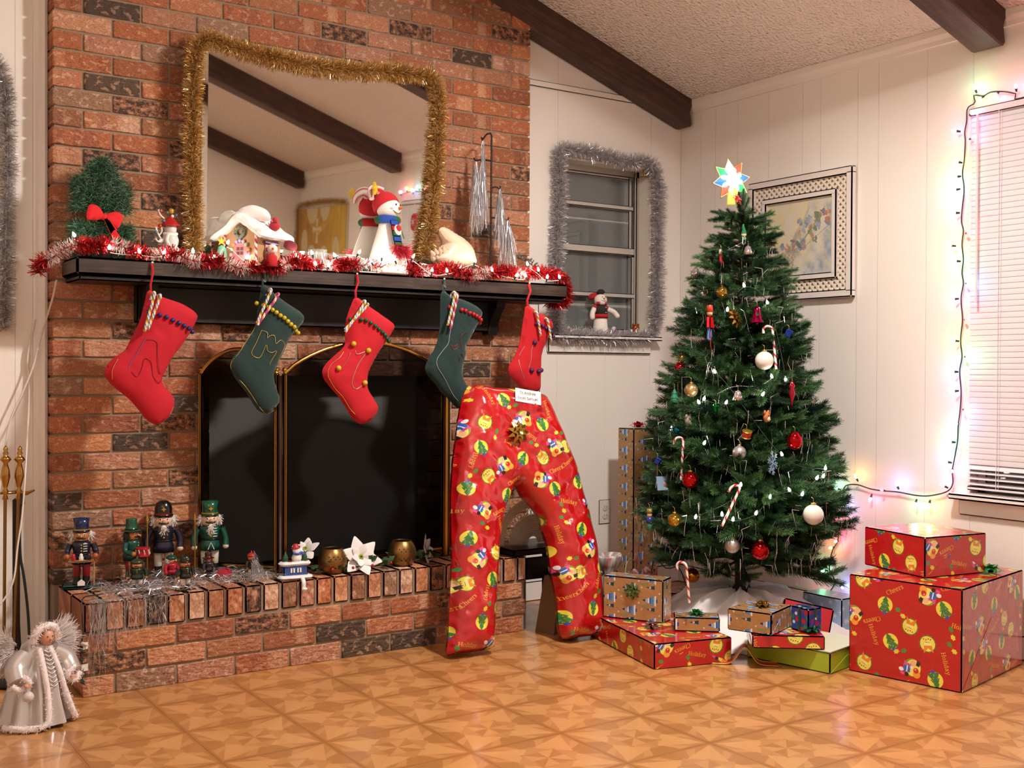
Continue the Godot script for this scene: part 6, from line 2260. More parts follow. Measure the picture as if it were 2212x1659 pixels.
	g = G.new()
	g.ball(Vector3(0, 0.019, 0), Vector3(0.028, 0.021, 0.027), Basis(), 16)
	part("core", g, cloth("#8e1428"), t)
	g = G.new()
	for k in 6:
		var ring := []
		for i in 18:
			var a := TAU * i / 18
			ring.append(Vector3(0, 0.02, 0) + Basis(Vector3(1, 0.3, 0.5).normalized(), k * PI / 6) * (Vector3(cos(a) * 0.029, sin(a) * 0.021, 0)))
		g.tube(ring, 0.0025, 6, true)
	part("yarn", g, cloth("#a3162c"), t)
	t = thing("jingle_bell", "dark red bell with a wire loop beside the green drummer nutcracker", "bell", Vector3(X.call(252, 0.2), HT, 0.2))
	g = G.new(); g.lathe([[0.0, 0.0], [0.026, 0.0], [0.022, 0.012], [0.017, 0.03], [0.009, 0.038], [0.0, 0.04]], 18)
	part("bell", g, mat("#3a1210", 0.3, 0.4), t)
	g = G.new(); g.tube(smooth_path([Vector3(-0.012, 0.03, 0), Vector3(-0.014, 0.058, 0), Vector3(0.004, 0.064, 0), Vector3(0.012, 0.04, 0)], 0.004), 0.0018, 6)
	part("loop", g, mat("#3a3a34", 0.4, 0.6), t)
	t = thing("pine_cone", "small brown pine cone at the hearth's front edge in the tinsel", "pine cone", Vector3(X.call(303, 0.355), HT + 0.013, 0.355))
	for i in 38:
		var f := i / 38.0
		var a := i * 2.4
		g = G.new()
		var r := 0.014 * sin(PI * clampf(f * 0.9 + 0.08, 0, 1))
		g.at(Transform3D(Basis(Vector3(0, 0, 1), Vector3(1, 0, 0), Vector3(0, 1, 0)) * Basis(Vector3.UP, a), Vector3(-0.025 + 0.05 * f, 0, 0)))
		g.puffy(PackedVector2Array([Vector2(-0.004, 0), Vector2(0.004, 0), Vector2(0.005, 0.006 + r), Vector2(0, 0.009 + r), Vector2(-0.005, 0.006 + r)]), 0.008, 0.0015, 0.004)
		part("scale", g, mat("#6a4424", 0.7), t)
	# cord with old light sockets hanging down the corner
	t = thing("socket_string", "dark cord with white tagged sockets hanging over the hearth's left corner", "cord", Vector3(0.02, HT, 0.39))
	var path := smooth_path([Vector3(0.16, 0.012, -0.10), Vector3(0.05, 0.012, -0.07), Vector3(-0.005, 0.014, -0.02), Vector3(-0.015, -0.03, 0.012), Vector3(-0.012, -0.09, 0.014), Vector3(-0.02, -0.15, 0.014), Vector3(-0.012, -0.21, 0.016), Vector3(-0.018, -0.25, 0.014)], 0.008)
	g = G.new(); g.tube(path, 0.0022, 6)
	part("wire", g, mat("#16201a", 0.5), t)
	for i in 6:
		var p: Vector3 = path[path.size() - 2 - i * 3]
		g = G.new()
		g.at(Transform3D(spun(Vector3(rnd(-1, 1), rnd(-0.4, 0.4), 0.8)), p))
		g.lathe([[0.0, -0.002], [0.005, 0.0], [0.006, 0.014], [0.004, 0.016], [0.0, 0.03]], 9)
		part("socket", g, mat(["#1c3a3c", "#20463a", "#c8c4bc"][i % 3], 0.35), t)
	for y in [-0.13, -0.2]:
		g = G.new(); g.box(Vector3(-0.006, y, 0.022), Vector3(0.016, 0.022, 0.0008), 0.0, Basis(Vector3.UP, 0.3))
		part("paper_tag", g, mat("#d8d4cc", 0.8), t)
	make_pots()

func make_pots() -> void:
	var g: G
	var t: Node3D
	var bronze := mat("#8a6a3c", 0.34, 0.9)
	for q in [[718, 0.315, 0.0545, "round bronze pierced pot left of the white flowers"], [868, 0.305, 0.0565, "round bronze pierced pot right of the white flowers, under the screen's right panel"]]:
		var x: float = zp(q[0], 1215, q[1]).x
		t = thing("bronze_pot", q[3], "pot", Vector3(x, HT, q[1]), 0.0, "bronze pots on the hearth")
		var r: float = q[2]
		g = G.new()
		g.lathe([[0.0, 0.0], [0.5, 0.0], [0.72, 0.12], [0.92, 0.42], [1.0, 0.8], [0.96, 1.15], [0.82, 1.5], [0.66, 1.72], [0.62, 1.74], [0.6, 1.70], [0.74, 1.5], [0.88, 1.1], [0.9, 0.8], [0.6, 0.15], [0.0, 0.1]].map(func(e): return [e[0] * r, e[1] * r]), 36)
		part("body", g, bronze, t)
		for i in 9:
			var a := -0.6 + i * 0.33
			var e := Basis(Vector3.UP, a)
			for k in 4:
				g = G.new()
				var y: float = [1.25, 1.1, 0.62, 0.5][k] * r
				var rr: float = [0.935, 0.975, 0.975, 0.945][k] * r
				g.ball(e * Vector3((0.06 if k % 2 else -0.06) * r, y, rr), Vector3(0.045, 0.045, 0.012) * r * (1.6 if k == 3 else 1.0), e, 8)
				part("pierced_hole", g, mat("#120e0a", 0.9), t)
	# white poinsettias on a green garland
	var flower := func(label: String, c: Vector3, r: float, face: Vector3, n: int) -> void:
		var tt := thing("poinsettia", label, "flower", c, 0.0, "white poinsettias on the hearth")
		var b := Basis.looking_at(-face.normalized(), Vector3.UP)
		for tier in 2:
			for i in n:
				var a := TAU * (i + 0.5 * tier) / n + 0.2
				var rr := r * (1.0 - 0.35 * tier)
				var gg := G.new()
				var w := rr * 0.3
				gg.at(Transform3D(b * Basis(Vector3.BACK, a) * Basis(Vector3.RIGHT, rnd(0.1, 0.45) + 0.25 * tier), b * Vector3(0, 0, 0.006 * tier)))
				gg.puffy(rounded(PackedVector2Array([Vector2(0, 0.004), Vector2(w * 0.7, rr * 0.25), Vector2(w, rr * 0.5), Vector2(w * 0.55, rr * 0.78), Vector2(0, rr), Vector2(-w * 0.55, rr * 0.78), Vector2(-w, rr * 0.5), Vector2(-w * 0.7, rr * 0.25)]), 0.008), 0.012, 0.0025, 0.01)
				part("petal", gg, cloth("#dcd8d6", 0.7), tt)
		for i in 7:
			var gg := G.new()
			gg.ball(b * Vector3(cos(i * 0.9) * 0.007, sin(i * 0.9) * 0.007, 0.014), 0.004, Basis(), 8)
			part("bud", gg, mat("#8a9a2c", 0.5), tt)
	flower.call("large white poinsettia between the two bronze pots", Vector3(zp(778, 1205, 0.33).x, zp(778, 1205, 0.33).y, 0.33), 0.085, Vector3(-0.15, 0.45, 1), 6)
	flower.call("white poinsettia half hidden behind the little house and the left bronze pot", Vector3(zp(662, 1190, 0.3).x, zp(662, 1190, 0.3).y, 0.3), 0.06, Vector3(-0.5, 0.7, 0.4), 5)
	flower.call("white poinsettia with one upright petal at the screen's right foot", Vector3(zp(917, 1190, 0.27).x, zp(917, 1190, 0.27).y, 0.27), 0.075, Vector3(0.7, 0.25, 0.6), 5)
	t = thing("leaf_garland", "green holly leaf garland with red berries under the white poinsettias", "garland", Vector3(1.0, HT, 0.28))
	g = G.new()
	var path := smooth_path([Vector3(-0.2, 0.012, 0.04), Vector3(0, 0.014, 0.06), Vector3(0.2, 0.014, 0.03), Vector3(0.4, 0.014, 0.0)], 0.01)
	g.tube(path, 0.003, 6)
	part("stem", g, mat("#2a3a1e", 0.7), t)
	for i in 40:
		var p: Vector3 = path[(i * path.size()) / 40] + Vector3(rnd(-0.02, 0.02), rnd(0.0, 0.03), rnd(-0.03, 0.03))
		g = G.new()
		g.at(Transform3D(spun(Vector3(rnd(-1, 1), rnd(0.0, 0.9), rnd(-0.3, 1))), p))
		g.puffy(PackedVector2Array([Vector2(0, 0), Vector2(0.009, 0.006), Vector2(0.006, 0.013), Vector2(0.012, 0.02), Vector2(0.007, 0.026), Vector2(0, 0.038), Vector2(-0.007, 0.026), Vector2(-0.012, 0.02), Vector2(-0.006, 0.013), Vector2(-0.009, 0.006)]), 0.01, 0.0015, 0.005)
		part("leaf", g, mat(["#1f4426", "#2a5530", "#173820"][i % 3], 0.45), t)
	for i in 7:
		g = G.new(); g.ball(path[(i * path.size()) / 7] + Vector3(rnd(-0.02, 0.02), 0.012, 0.04), 0.006, Basis(), 8)
		part("berry", g, mat("#9a1c20", 0.3), t)
	# stocking holder: a little blue house with a snowman on its roof and a white hook
	t = thing("stocking_holder", "little blue snow house stocking holder with a snowman on top and a white hook", "stocking holder", Vector3(zp(637, 1258, 0.345).x, HT, 0.345), -0.15)
	var white := mat("#dedada", 0.45)
	g = G.new(); g.puffy(rounded(PackedVector2Array([Vector2(-0.052, -0.028), Vector2(0.052, -0.028), Vector2(0.054, 0.02), Vector2(-0.054, 0.02)]), 0.006), 0.009, 0.008, 0.01)
	part("snow_base", g, white, t, Transform3D(Basis(Vector3.RIGHT, -PI / 2), Vector3(0, 0.008, 0)))
	g = G.new(); g.box(Vector3(0, 0.032, -0.003), Vector3(0.088, 0.04, 0.036), 0.003)
	part("house", g, mat("#2a4a86", 0.5), t)
	for x in [-0.012, 0.012]:
		g = G.new(); g.box(Vector3(x, 0.034, 0.016), Vector3(0.015, 0.016, 0.003), 0.0)
		part("window", g, mat("#e8e4dc", 0.5), t)
		g = G.new(); g.box(Vector3(x, 0.034, 0.018), Vector3(0.003, 0.016, 0.002), 0.0)
		part("glazing_bar", g, mat("#1c2c4a", 0.5), t)
	g = G.new(); g.puffy(rounded(PackedVector2Array([Vector2(-0.05, -0.024), Vector2(-0.02, -0.027), Vector2(0.02, -0.023), Vector2(0.05, -0.026), Vector2(0.052, 0.02), Vector2(-0.052, 0.02)]), 0.005), 0.008, 0.008, 0.01, 1.0, noise(0.6, 3, 2), 0.003)
	part("roof_snow", g, white, t, Transform3D(Basis(Vector3.RIGHT, -PI / 2), Vector3(0, 0.057, -0.003)))
	g = G.new(); g.lathe([[0.0, 0.06], [0.014, 0.062], [0.019, 0.076], [0.013, 0.09], [0.012, 0.094], [0.0155, 0.104], [0.011, 0.116], [0.0, 0.119]], 16, Transform3D(Basis(), Vector3(0.006, 0, 0)))
	part("snowman", g, white, t)
	g = G.new(); g.lathe([[0.0, 0.113], [0.017, 0.113], [0.017, 0.117], [0.011, 0.118], [0.009, 0.128], [0.0, 0.13]], 14, Transform3D(Basis(Vector3.BACK, 0.15), Vector3(0.02, 0, 0)))
	part("hat", g, mat("#a8222a", 0.4), t)
	g = G.new(); g.tube(smooth_path([Vector3(-0.008, 0.095, 0.008), Vector3(0.008, 0.092, 0.014), Vector3(0.022, 0.096, 0.006), Vector3(0.03, 0.088, 0.01)], 0.003), 0.0045, 7)
	part("scarf", g, mat("#2a50a0", 0.6), t)
	for x in [-0.034, 0.036]:
		g = G.new(); g.lathe([[0.0, 0.06], [0.015, 0.062], [0.009, 0.076], [0.011, 0.076], [0.006, 0.09], [0.0, 0.102]], 10, Transform3D(Basis(), Vector3(x, 0, -0.005)))
		part("fir_tree", g, mat("#1f4a2c", 0.7), t)
	g = G.new(); g.box(Vector3(-0.022, 0.066, 0.012), Vector3(0.014, 0.008, 0.01), 0.002)
	part("sled", g, mat("#a8222a", 0.4), t)
	g = G.new(); g.tube(smooth_path([Vector3(0.02, 0.01, 0.025), Vector3(0.02, -0.004, 0.048), Vector3(0.02, -0.026, 0.05), Vector3(0.02, -0.034, 0.062), Vector3(0.02, -0.024, 0.072)], 0.003), 0.0075, 10, false, 0.6)
	part("hook", g, white, t)
	var tm := text_mesh("Days til Christmas", 0.0085, 0.001, "Droid Sans")
	put("lettering", tm, mat("#2a3a5a", 0.6), t, Transform3D(Basis(), Vector3(0, 0.007, 0.0285)))

# ---------------------------------------------------------------- the left edge
func make_left_things() -> void:
	var ps := []
	for q in [[-40, 120], [-14, 130], [0, 150], [10, 190], [14, 260], [16, 340], [15, 420], [12, 500], [12, 580], [10, 650], [9, 712]]: ps.append(zp(q[0], q[1], ZW + 0.03))
	tinsel("tinsel_garland", "silver tinsel garland hanging on the wall left of the chimney", ps, 0.034, 0.0011, 6000, [["#b8b2b0", 0.8], ["#e4e0e0", 0.2]])
	# brass fire irons
	var z := 0.08
	var bx := zp(35, 1120, z)
	var o := Vector3(bx.x, 0.0, z)
	var t := thing("fire_tool_stand", "dark metal fire tool stand holding two brass handled irons at the left edge", "tool stand", o)
	var iron := mat("#2a2018", 0.5, 0.6)
	var brass := mat("#b08a4c", 0.2, 1.0)
	var g := G.new()
	g.lathe([[0.0, 0.0], [0.085, 0.0], [0.085, 0.012], [0.06, 0.02], [0.02, 0.03], [0.016, 0.12], [0.012, 0.2], [0.012, 0.62], [0.0, 0.63]], 20)
	part("stand", g, iron, t)
	g = G.new()
	var ry := zp(50, 1062, z).y
	g.tube([Vector3(-0.06, ry, 0.02), Vector3(-0.03, ry, 0.01), Vector3(0.0, ry, 0.0), Vector3(0.03, ry - 0.004, 0.02), Vector3(0.052, ry + 0.006, 0.03)], [0.006, 0.009, 0.011, 0.012, 0.005], 10, false, 0.6)
	part("holder_arm", g, brass, t)
	var k := 0
	for q in [[12, 962, 8, 1330], [43, 962, 30, 1330]]:
		var a := zp(q[0], q[1], z + 0.025)
		var b := zp(q[2], 1330, z + 0.02)
		var tt := thing("fire_iron", ["brass handled fire iron at the very left edge of the photo", "brass handled fire iron nearer the chimney in the tool stand"][k], "fire iron", Vector3(b.x, 0.05, z + 0.02), 0.0, "brass handled fire irons")
		k += 1
		var d := (a - Vector3(b.x, 0.05, z + 0.02))
		var l := d.length()
		var up := d.normalized()
		var bs := Basis(up.cross(Vector3.BACK).normalized(), up, Vector3.BACK)
		g = G.new()
		g.lathe([[0.0, l - 0.185], [0.010, l - 0.18], [0.006, l - 0.165], [0.012, l - 0.155], [0.006, l - 0.145], [0.009, l - 0.135], [0.016, l - 0.105], [0.014, l - 0.085], [0.007, l - 0.06], [0.019, l - 0.048], [0.014, l - 0.04], [0.006, l - 0.034], [0.010, l - 0.027], [0.006, l - 0.02], [0.008, l - 0.012], [0.005, l - 0.006], [0.0, l]], 14)
		part("handle", g, brass, tt, Transform3D(bs, Vector3.ZERO))
		g = G.new()
		g.lathe([[0.0, 0.0], [0.005, 0.0], [0.0055, l - 0.18], [0.0, l - 0.18]], 8)
		part("shaft", g, mat("#8a6a38", 0.3, 1.0), tt, Transform3D(bs, Vector3.ZERO))
	# cords
	for q in [["white extension cord running down the wall from the garland's end", "#d8d0c8", 0.0035, [[122, 606, 0.14], [112, 650, 0.05], [90, 720, -0.04], [72, 790, -0.06], [48, 850, -0.06], [22, 910, -0.06], [8, 990, -0.05], [-4, 1080, -0.03]]], ["white lamp cord looping across the fire irons", "#dcd6ce", 0.003, [[76, 690, -0.085], [60, 770, -0.08], [63, 850, -0.07], [56, 1000, 0.1], [48, 1110, 0.13], [38, 1180, 0.14], [30, 1250, 0.15], [12, 1290, 0.15], [-12, 1320, 0.15]]], ["thick dark cable with a plug behind the fire irons", "#1c201c", 0.0048, [[46, 1090, 0.03], [43, 1130, 0.03], [44, 1200, 0.03], [52, 1250, 0.03], [60, 1320, 0.03], [64, 1392, 0.03]]]]:
		var pp := []
		for e in q[3]: pp.append(zp(e[0], e[1], e[2]))
		t = thing("cord", q[0], "cord", pp[0])
		g = G.new()
		for i in pp.size(): pp[i] -= t.position
		g.tube(smooth_path(pp, 0.015), q[2], 7)
		part("cable", g, mat(q[1], 0.45), t)
		if q[1] == "#1c201c":
			g = G.new(); g.box(Vector3(0, 0.02, 0), Vector3(0.02, 0.045, 0.018), 0.004)
			part("plug", g, mat("#181a18", 0.5), t)
	make_angel()

func make_angel() -> void:
	# tree-top angel in a silver gown standing on the floor, turned a little to the right
	var o := yp(78, 1560, 0.0)
	var t := thing("angel_doll", "silver gowned angel doll with white fur trim standing on the floor at lower left", "doll", o, 0.28)
	var silver := StandardMaterial3D.new()
	silver.albedo_color = Color("#c4bcb8"); silver.metallic = 0.5; silver.roughness = 0.28
	var nz := noise(0.8, 14, 3)
	var fold := func(prof: Array, n: int, amp: float, sqx: float) -> G:
		var gg := G.new()
		var seg := 72
		var m := prof.size()
		for i in m:
			for k in seg + 1:
				var a := TAU * k / seg
				var f: float = amp * prof[i][2]
				var r: float = prof[i][0] * (1.0 + f * sin(a * n + sin(prof[i][1] * 26.0) * 0.9) + f * 0.7 * nz.get_noise_2d(cos(a) * 5.0 + 9.0, prof[i][1] * 30.0 + sin(a) * 5.0))
				gg.vert(Vector3(cos(a) * r * sqx, prof[i][1] + (f * 0.02 * sin(a * n) if i == 0 else 0.0), -sin(a) * r), Vector3(cos(a) + 1.2 * f * n * sin(a) * cos(a * n), 0.35, -sin(a) + 1.2 * f * n * cos(a) * cos(a * n)))
		for i in m - 1:
			for k in seg:
				var p := i * (seg + 1) + k
				gg.f3(p, p + 1, p + seg + 2); gg.f3(p, p + seg + 2, p + seg + 1)
		return gg
	part("gown", fold.call([[0.108, 0.012, 1.0], [0.1, 0.04, 1.0], [0.088, 0.09, 0.9], [0.076, 0.14, 0.7], [0.062, 0.19, 0.5], [0.05, 0.215, 0.3], [0.044, 0.235, 0.2], [0.02, 0.25, 0.0], [0.0, 0.252, 0.0]], 9, 0.10, 0.92), silver, t)
	var fur := func(name: String, path: Array, r: float, n: int) -> void:
		var pth := smooth_path(path, 0.006)
		var gg := G.new()
		gg.tube(pth, r * 0.8, 10)
		for i in n:
			var p: Vector3 = pth[rng.randi() % pth.size()]
			var d := Vector3(rnd(-1, 1), rnd(-1, 1), rnd(-1, 1)).normalized()
			gg.blade(p + d * r * 0.6, p + d * r * rnd(1.1, 1.6), d.cross(Vector3(rnd(-1, 1), 1, rnd(-1, 1))).normalized() * 0.0009)
		part(name, gg, cloth("#e2d6d4"), t)
	fur.call("fur_border", [Vector3(-0.014, 0.232, 0.044), Vector3(-0.014, 0.17, 0.075), Vector3(-0.012, 0.1, 0.094), Vector3(-0.02, 0.03, 0.112), Vector3(-0.045, 0.014, 0.106)], 0.011, 500)
	fur.call("fur_border", [Vector3(0.02, 0.232, 0.042), Vector3(0.034, 0.17, 0.068), Vector3(0.05, 0.1, 0.08), Vector3(0.074, 0.03, 0.084), Vector3(0.085, 0.014, 0.074)], 0.011, 500)
	fur.call("fur_hem", [Vector3(-0.045, 0.013, 0.104), Vector3(-0.085, 0.013, 0.074), Vector3(-0.108, 0.013, 0.02)], 0.012, 300)
	var skin := mat("#c89476", 0.5)
	var g := G.new()
	g.ball(Vector3(0.012, 0.262, 0.04), Vector3(0.021, 0.025, 0.022), Basis(Vector3.BACK, -0.15), 18)
	g.ball(Vector3(0.014, 0.258, 0.0625), Vector3(0.0035, 0.005, 0.004), Basis(), 8)
	part("face", g, skin, t)
	for sd in [-1.0, 1.0]:
		g = G.new(); g.ball(Vector3(0.013 + sd * 0.008, 0.266, 0.0605), Vector3(0.003, 0.002, 0.002), Basis(), 8)
		part("eye", g, mat("#3a2a20", 0.4), t)
	g = G.new(); g.ball(Vector3(0.014, 0.2485, 0.0605), Vector3(0.005, 0.0015, 0.002), Basis(), 8)
	part("mouth", g, mat("#a85a50", 0.5), t)
	g = G.new(); g.ball(Vector3(0.008, 0.268, 0.026), Vector3(0.026, 0.028, 0.026), Basis(), 16)
	part("hair", g, mat("#8a5a34", 0.7), t)
	fur.call("hood", [Vector3(-0.03, 0.25, 0.036), Vector3(-0.02, 0.283, 0.046), Vector3(0.01, 0.296, 0.046), Vector3(0.036, 0.285, 0.044), Vector3(0.045, 0.25, 0.036)], 0.014, 700)
	# feathered wings
	for sd in [-1.0, 1.0]:
		var ts := []
		var cs := []
		for i in 1500:
			var a := rnd(-1.5, 0.9)
			var r := rnd(0.02, 0.09)
			var c := Vector3(sd * (0.045 + cos(a) * r * 0.85), 0.245 + sin(a) * r * 0.8 - 0.02 * (cos(a)), -0.03 + rnd(-0.02, 0.03))
			var d := Vector3(sd * cos(a) + rnd(-0.5, 0.5), sin(a) + rnd(-0.5, 0.4), rnd(-0.5, 0.7))
			var b := spun(d)
			var l := rnd(0.02, 0.042)
			ts.append(Transform3D(Basis(b.x * 0.0012, b.y * l, b.z * 0.0012), c))
			cs.append(Color("#ece2de").srgb_to_linear() * rnd(0.85, 1.0))
		copies("wing_feathers", needle_mesh(), ts, needle_vc(), t, cs)
		# sleeve, cuff, hand
		g = G.new()
		g.tube(smooth_path([Vector3(sd * 0.04, 0.215, 0.02), Vector3(sd * 0.075, 0.18, 0.03), Vector3(sd * 0.082, 0.145, 0.06)], 0.008), [0.024, 0.028, 0.031, 0.033, 0.034, 0.034, 0.034, 0.033, 0.032, 0.031, 0.03, 0.03, 0.03].slice(0, smooth_path([Vector3(sd * 0.04, 0.215, 0.02), Vector3(sd * 0.075, 0.18, 0.03), Vector3(sd * 0.082, 0.145, 0.06)], 0.008).size()), 14)
		part("sleeve", g, silver, t)
		fur.call("cuff", [Vector3(sd * 0.105, 0.142, 0.062), Vector3(sd * 0.082, 0.125, 0.07), Vector3(sd * 0.06, 0.145, 0.075), Vector3(sd * 0.08, 0.165, 0.072)], 0.012, 350)
		g = G.new()
		var hp := Vector3(sd * 0.072, 0.14, 0.083)
		g.ball(hp, Vector3(0.0075, 0.005, 0.009), Basis(), 10)
		for f in 4: g.tube([hp + Vector3((f - 1.5) * 0.0035, 0, 0.006), hp + Vector3((f - 1.5) * 0.004 - sd * 0.003, -0.001, 0.013), hp + Vector3((f - 1.5) * 0.004 - sd * 0.006, -0.004, 0.0175 - 0.0015 * absf(f - 1.5))], [0.0019, 0.0017, 0.0012], 6)
		g.tube([hp + Vector3(-sd * 0.006, 0.002, 0.0), hp + Vector3(-sd * 0.011, 0.003, 0.005)], [0.002, 0.0014], 6)
		part("hand", g, skin, t)
	g = G.new(); g.ball(Vector3(-0.068, 0.108, 0.088), 0.016, Basis(), 16)
	part("glass_bead", g, mat("#c8c0ba", 0.15), t)
	g = G.new()
	for i in 9: g.tube(smooth_path([Vector3(0.0, 0.225 - i * 0.012, 0.05 + i * 0.0045), Vector3(0.01, 0.218 - i * 0.012, 0.054 + i * 0.0045), Vector3(0.022, 0.223 - i * 0.012, 0.05 + i * 0.0045)], 0.004), 0.0028, 6)
	part("ruffle", g, silver, t)

# ---------------------------------------------------------------- wrapped trousers and presents
func make_trousers() -> void:
	var o := Vector3(1.3, 0.0, 0.60)
	var xa := Vector3(1, 0, 0.07).normalized()
	var ya := Vector3(0, 1, -0.22)
	ya = (ya - xa * ya.dot(xa)).normalized()
	var za := xa.cross(ya)
	var px := [1008, 838, 1013, 834, 1036, 832, 1058, 836, 1108, 841, 1140, 846, 1170, 852, 1181, 868, 1189, 886, 1200, 912, 1212, 938, 1223, 967, 1239, 1006, 1253, 1062, 1265, 1098, 1272, 1132, 1282, 1173, 1287, 1209, 1294, 1257, 1298, 1305, 1300, 1354, 1303, 1388, 1277, 1395, 1243, 1398, 1217, 1391, 1209, 1366, 1205, 1330, 1204, 1305, 1197, 1269, 1191, 1240, 1185, 1194, 1180, 1168, 1171, 1144, 1166, 1120, 1148, 1096, 1128, 1074, 1117, 1052, 1109, 1047, 1102, 1060, 1098, 1074, 1086, 1104, 1079, 1142, 1074, 1190, 1070, 1253, 1068, 1300, 1064, 1364, 1064, 1411, 1058, 1427, 1018, 1433, 974, 1434, 964, 1422, 968, 1380, 971, 1316, 973, 1269, 977, 1206, 975, 1158, 974, 1079, 976, 1040, 979, 995, 985, 949, 990, 906, 995, 879, 999, 859]
	var poly := PackedVector2Array()
	for i in range(0, px.size(), 2):
		var d := ray(px[i], px[i + 1])
		var s := (o - CAM).dot(za) / d.dot(za)
		var p := CAM + d * s - o
		poly.append(Vector2(p.dot(xa), maxf(p.dot(ya), 0.012)))
	var t := thing("wrapped_trousers", "stuffed trousers wrapped in red holiday paper, standing against the hearth", "gift", o)
	t.basis = Basis(xa, ya, za)
	var g := G.new()
	g.uv_scale = 1.0 / 0.5
	g.puffy(rounded(poly, 0.016), 0.0125, 0.082, 0.082, 0.9, noise(0.05, 77, 3), 0.022)
	var pm := paper(gifts_tex, 0.2, 0.0, "#ffffff", 0.9)
	pm.clearcoat = 1.0
	pm.clearcoat_roughness = 0.06
	pm.normal_texture = normal_tex(0.006, 19, 10.0)
	part("paper", g, pm, t)
	var loc := func(u: float, v: float) -> Vector2:
		var d := ray(u, v)
		var p := CAM + d * ((o + za * 0.08 - CAM).dot(za) / d.dot(za)) - o
		return Vector2(p.dot(xa), p.dot(ya))
	var b: Vector2 = loc.call(1116, 935)
	loop_bow(t, "bow", 9, 0.048, 0.016, mat("#b98d3c", 0.2, 0.9), Transform3D(Basis(Vector3.RIGHT, PI / 2), Vector3(b.x, b.y, surf_z(g, b) + 0.002)))
	b = loc.call(1140, 857)
	var tz := surf_z(g, b) + 0.012
	g = G.new(); g.box(Vector3.ZERO, Vector3(0.118, 0.056, 0.0012), 0.0004)
	var tf := Transform3D(Basis(Vector3.BACK, -0.16) * Basis(Vector3.RIGHT, -0.1), Vector3(b.x, b.y, tz))
	part("gift_tag", g, mat("#e6e0de", 0.7), t, tf)
	for i in 2:
		put("lettering", text_mesh(["To Andrew", "From Samuel"][i], 0.017, 0.0006, "Droid Sans"), mat("#4a4444", 0.8), t, tf * Transform3D(Basis(Vector3.BACK, 0.04).scaled(Vector3(0.9, 1, 1)), Vector3(-0.002, 0.012 - 0.022 * i, 0.0012)))

func gift(called: String, label: String, f: Array, l: Array, r: Array, y: float, h: float, m: Material, scale_uv: float, ll := 0.0, rl := 0.0, group := "") -> Node3D:
	# a wrapped box from three corners of its foot: nearest, left and right, as pixels on the level y
	var F := yp(f[0], f[1], y)
	var u := yp(l[0], l[1], y) - F
	var v: Vector3
	if r.is_empty():
		v = u.cross(Vector3.UP).normalized() * rl
		if v.dot(F - CAM) < 0: v = -v
	else:
		v = yp(r[0], r[1], y) - F
		v -= u * (u.dot(v) / u.dot(u))
	if ll > 0.0: u = u.normalized() * ll
	if rl > 0.0: v = v.normalized() * rl
	var x := v.normalized()
	var bs := Basis(x, Vector3.UP, x.cross(Vector3.UP))
	var t := thing(called, label, "gift", F + u / 2 + v / 2, 0.0, group)
	t.basis = bs
	var s := Vector3(v.length(), h, u.length())
	var g := G.new()
	g.uv_scale = scale_uv
	g.box(Vector3(0, h / 2, 0), s, 0.004)
	part("wrapping", g, m, t)
	# folded flaps at both ends
	for e in [-1.0, 1.0]:
		g = G.new()
		g.uv_scale = scale_uv * 1.02
		var hw := s.x / 2 - 0.004
		g.at(Transform3D(Basis(Vector3(e, 0, 0), Vector3(0, 1, 0), Vector3(0, 0, e)), Vector3(0, 0, e * (s.z / 2))))
		g.prism(PackedVector2Array([Vector2(-hw, 0.003), Vector2(hw, 0.003), Vector2(hw * 0.1, h * 0.62), Vector2(-hw * 0.1, h * 0.62)]), 0.0, 0.0012)
		part("flap", g, m, t)
	t.set_meta("size", s)
	return t

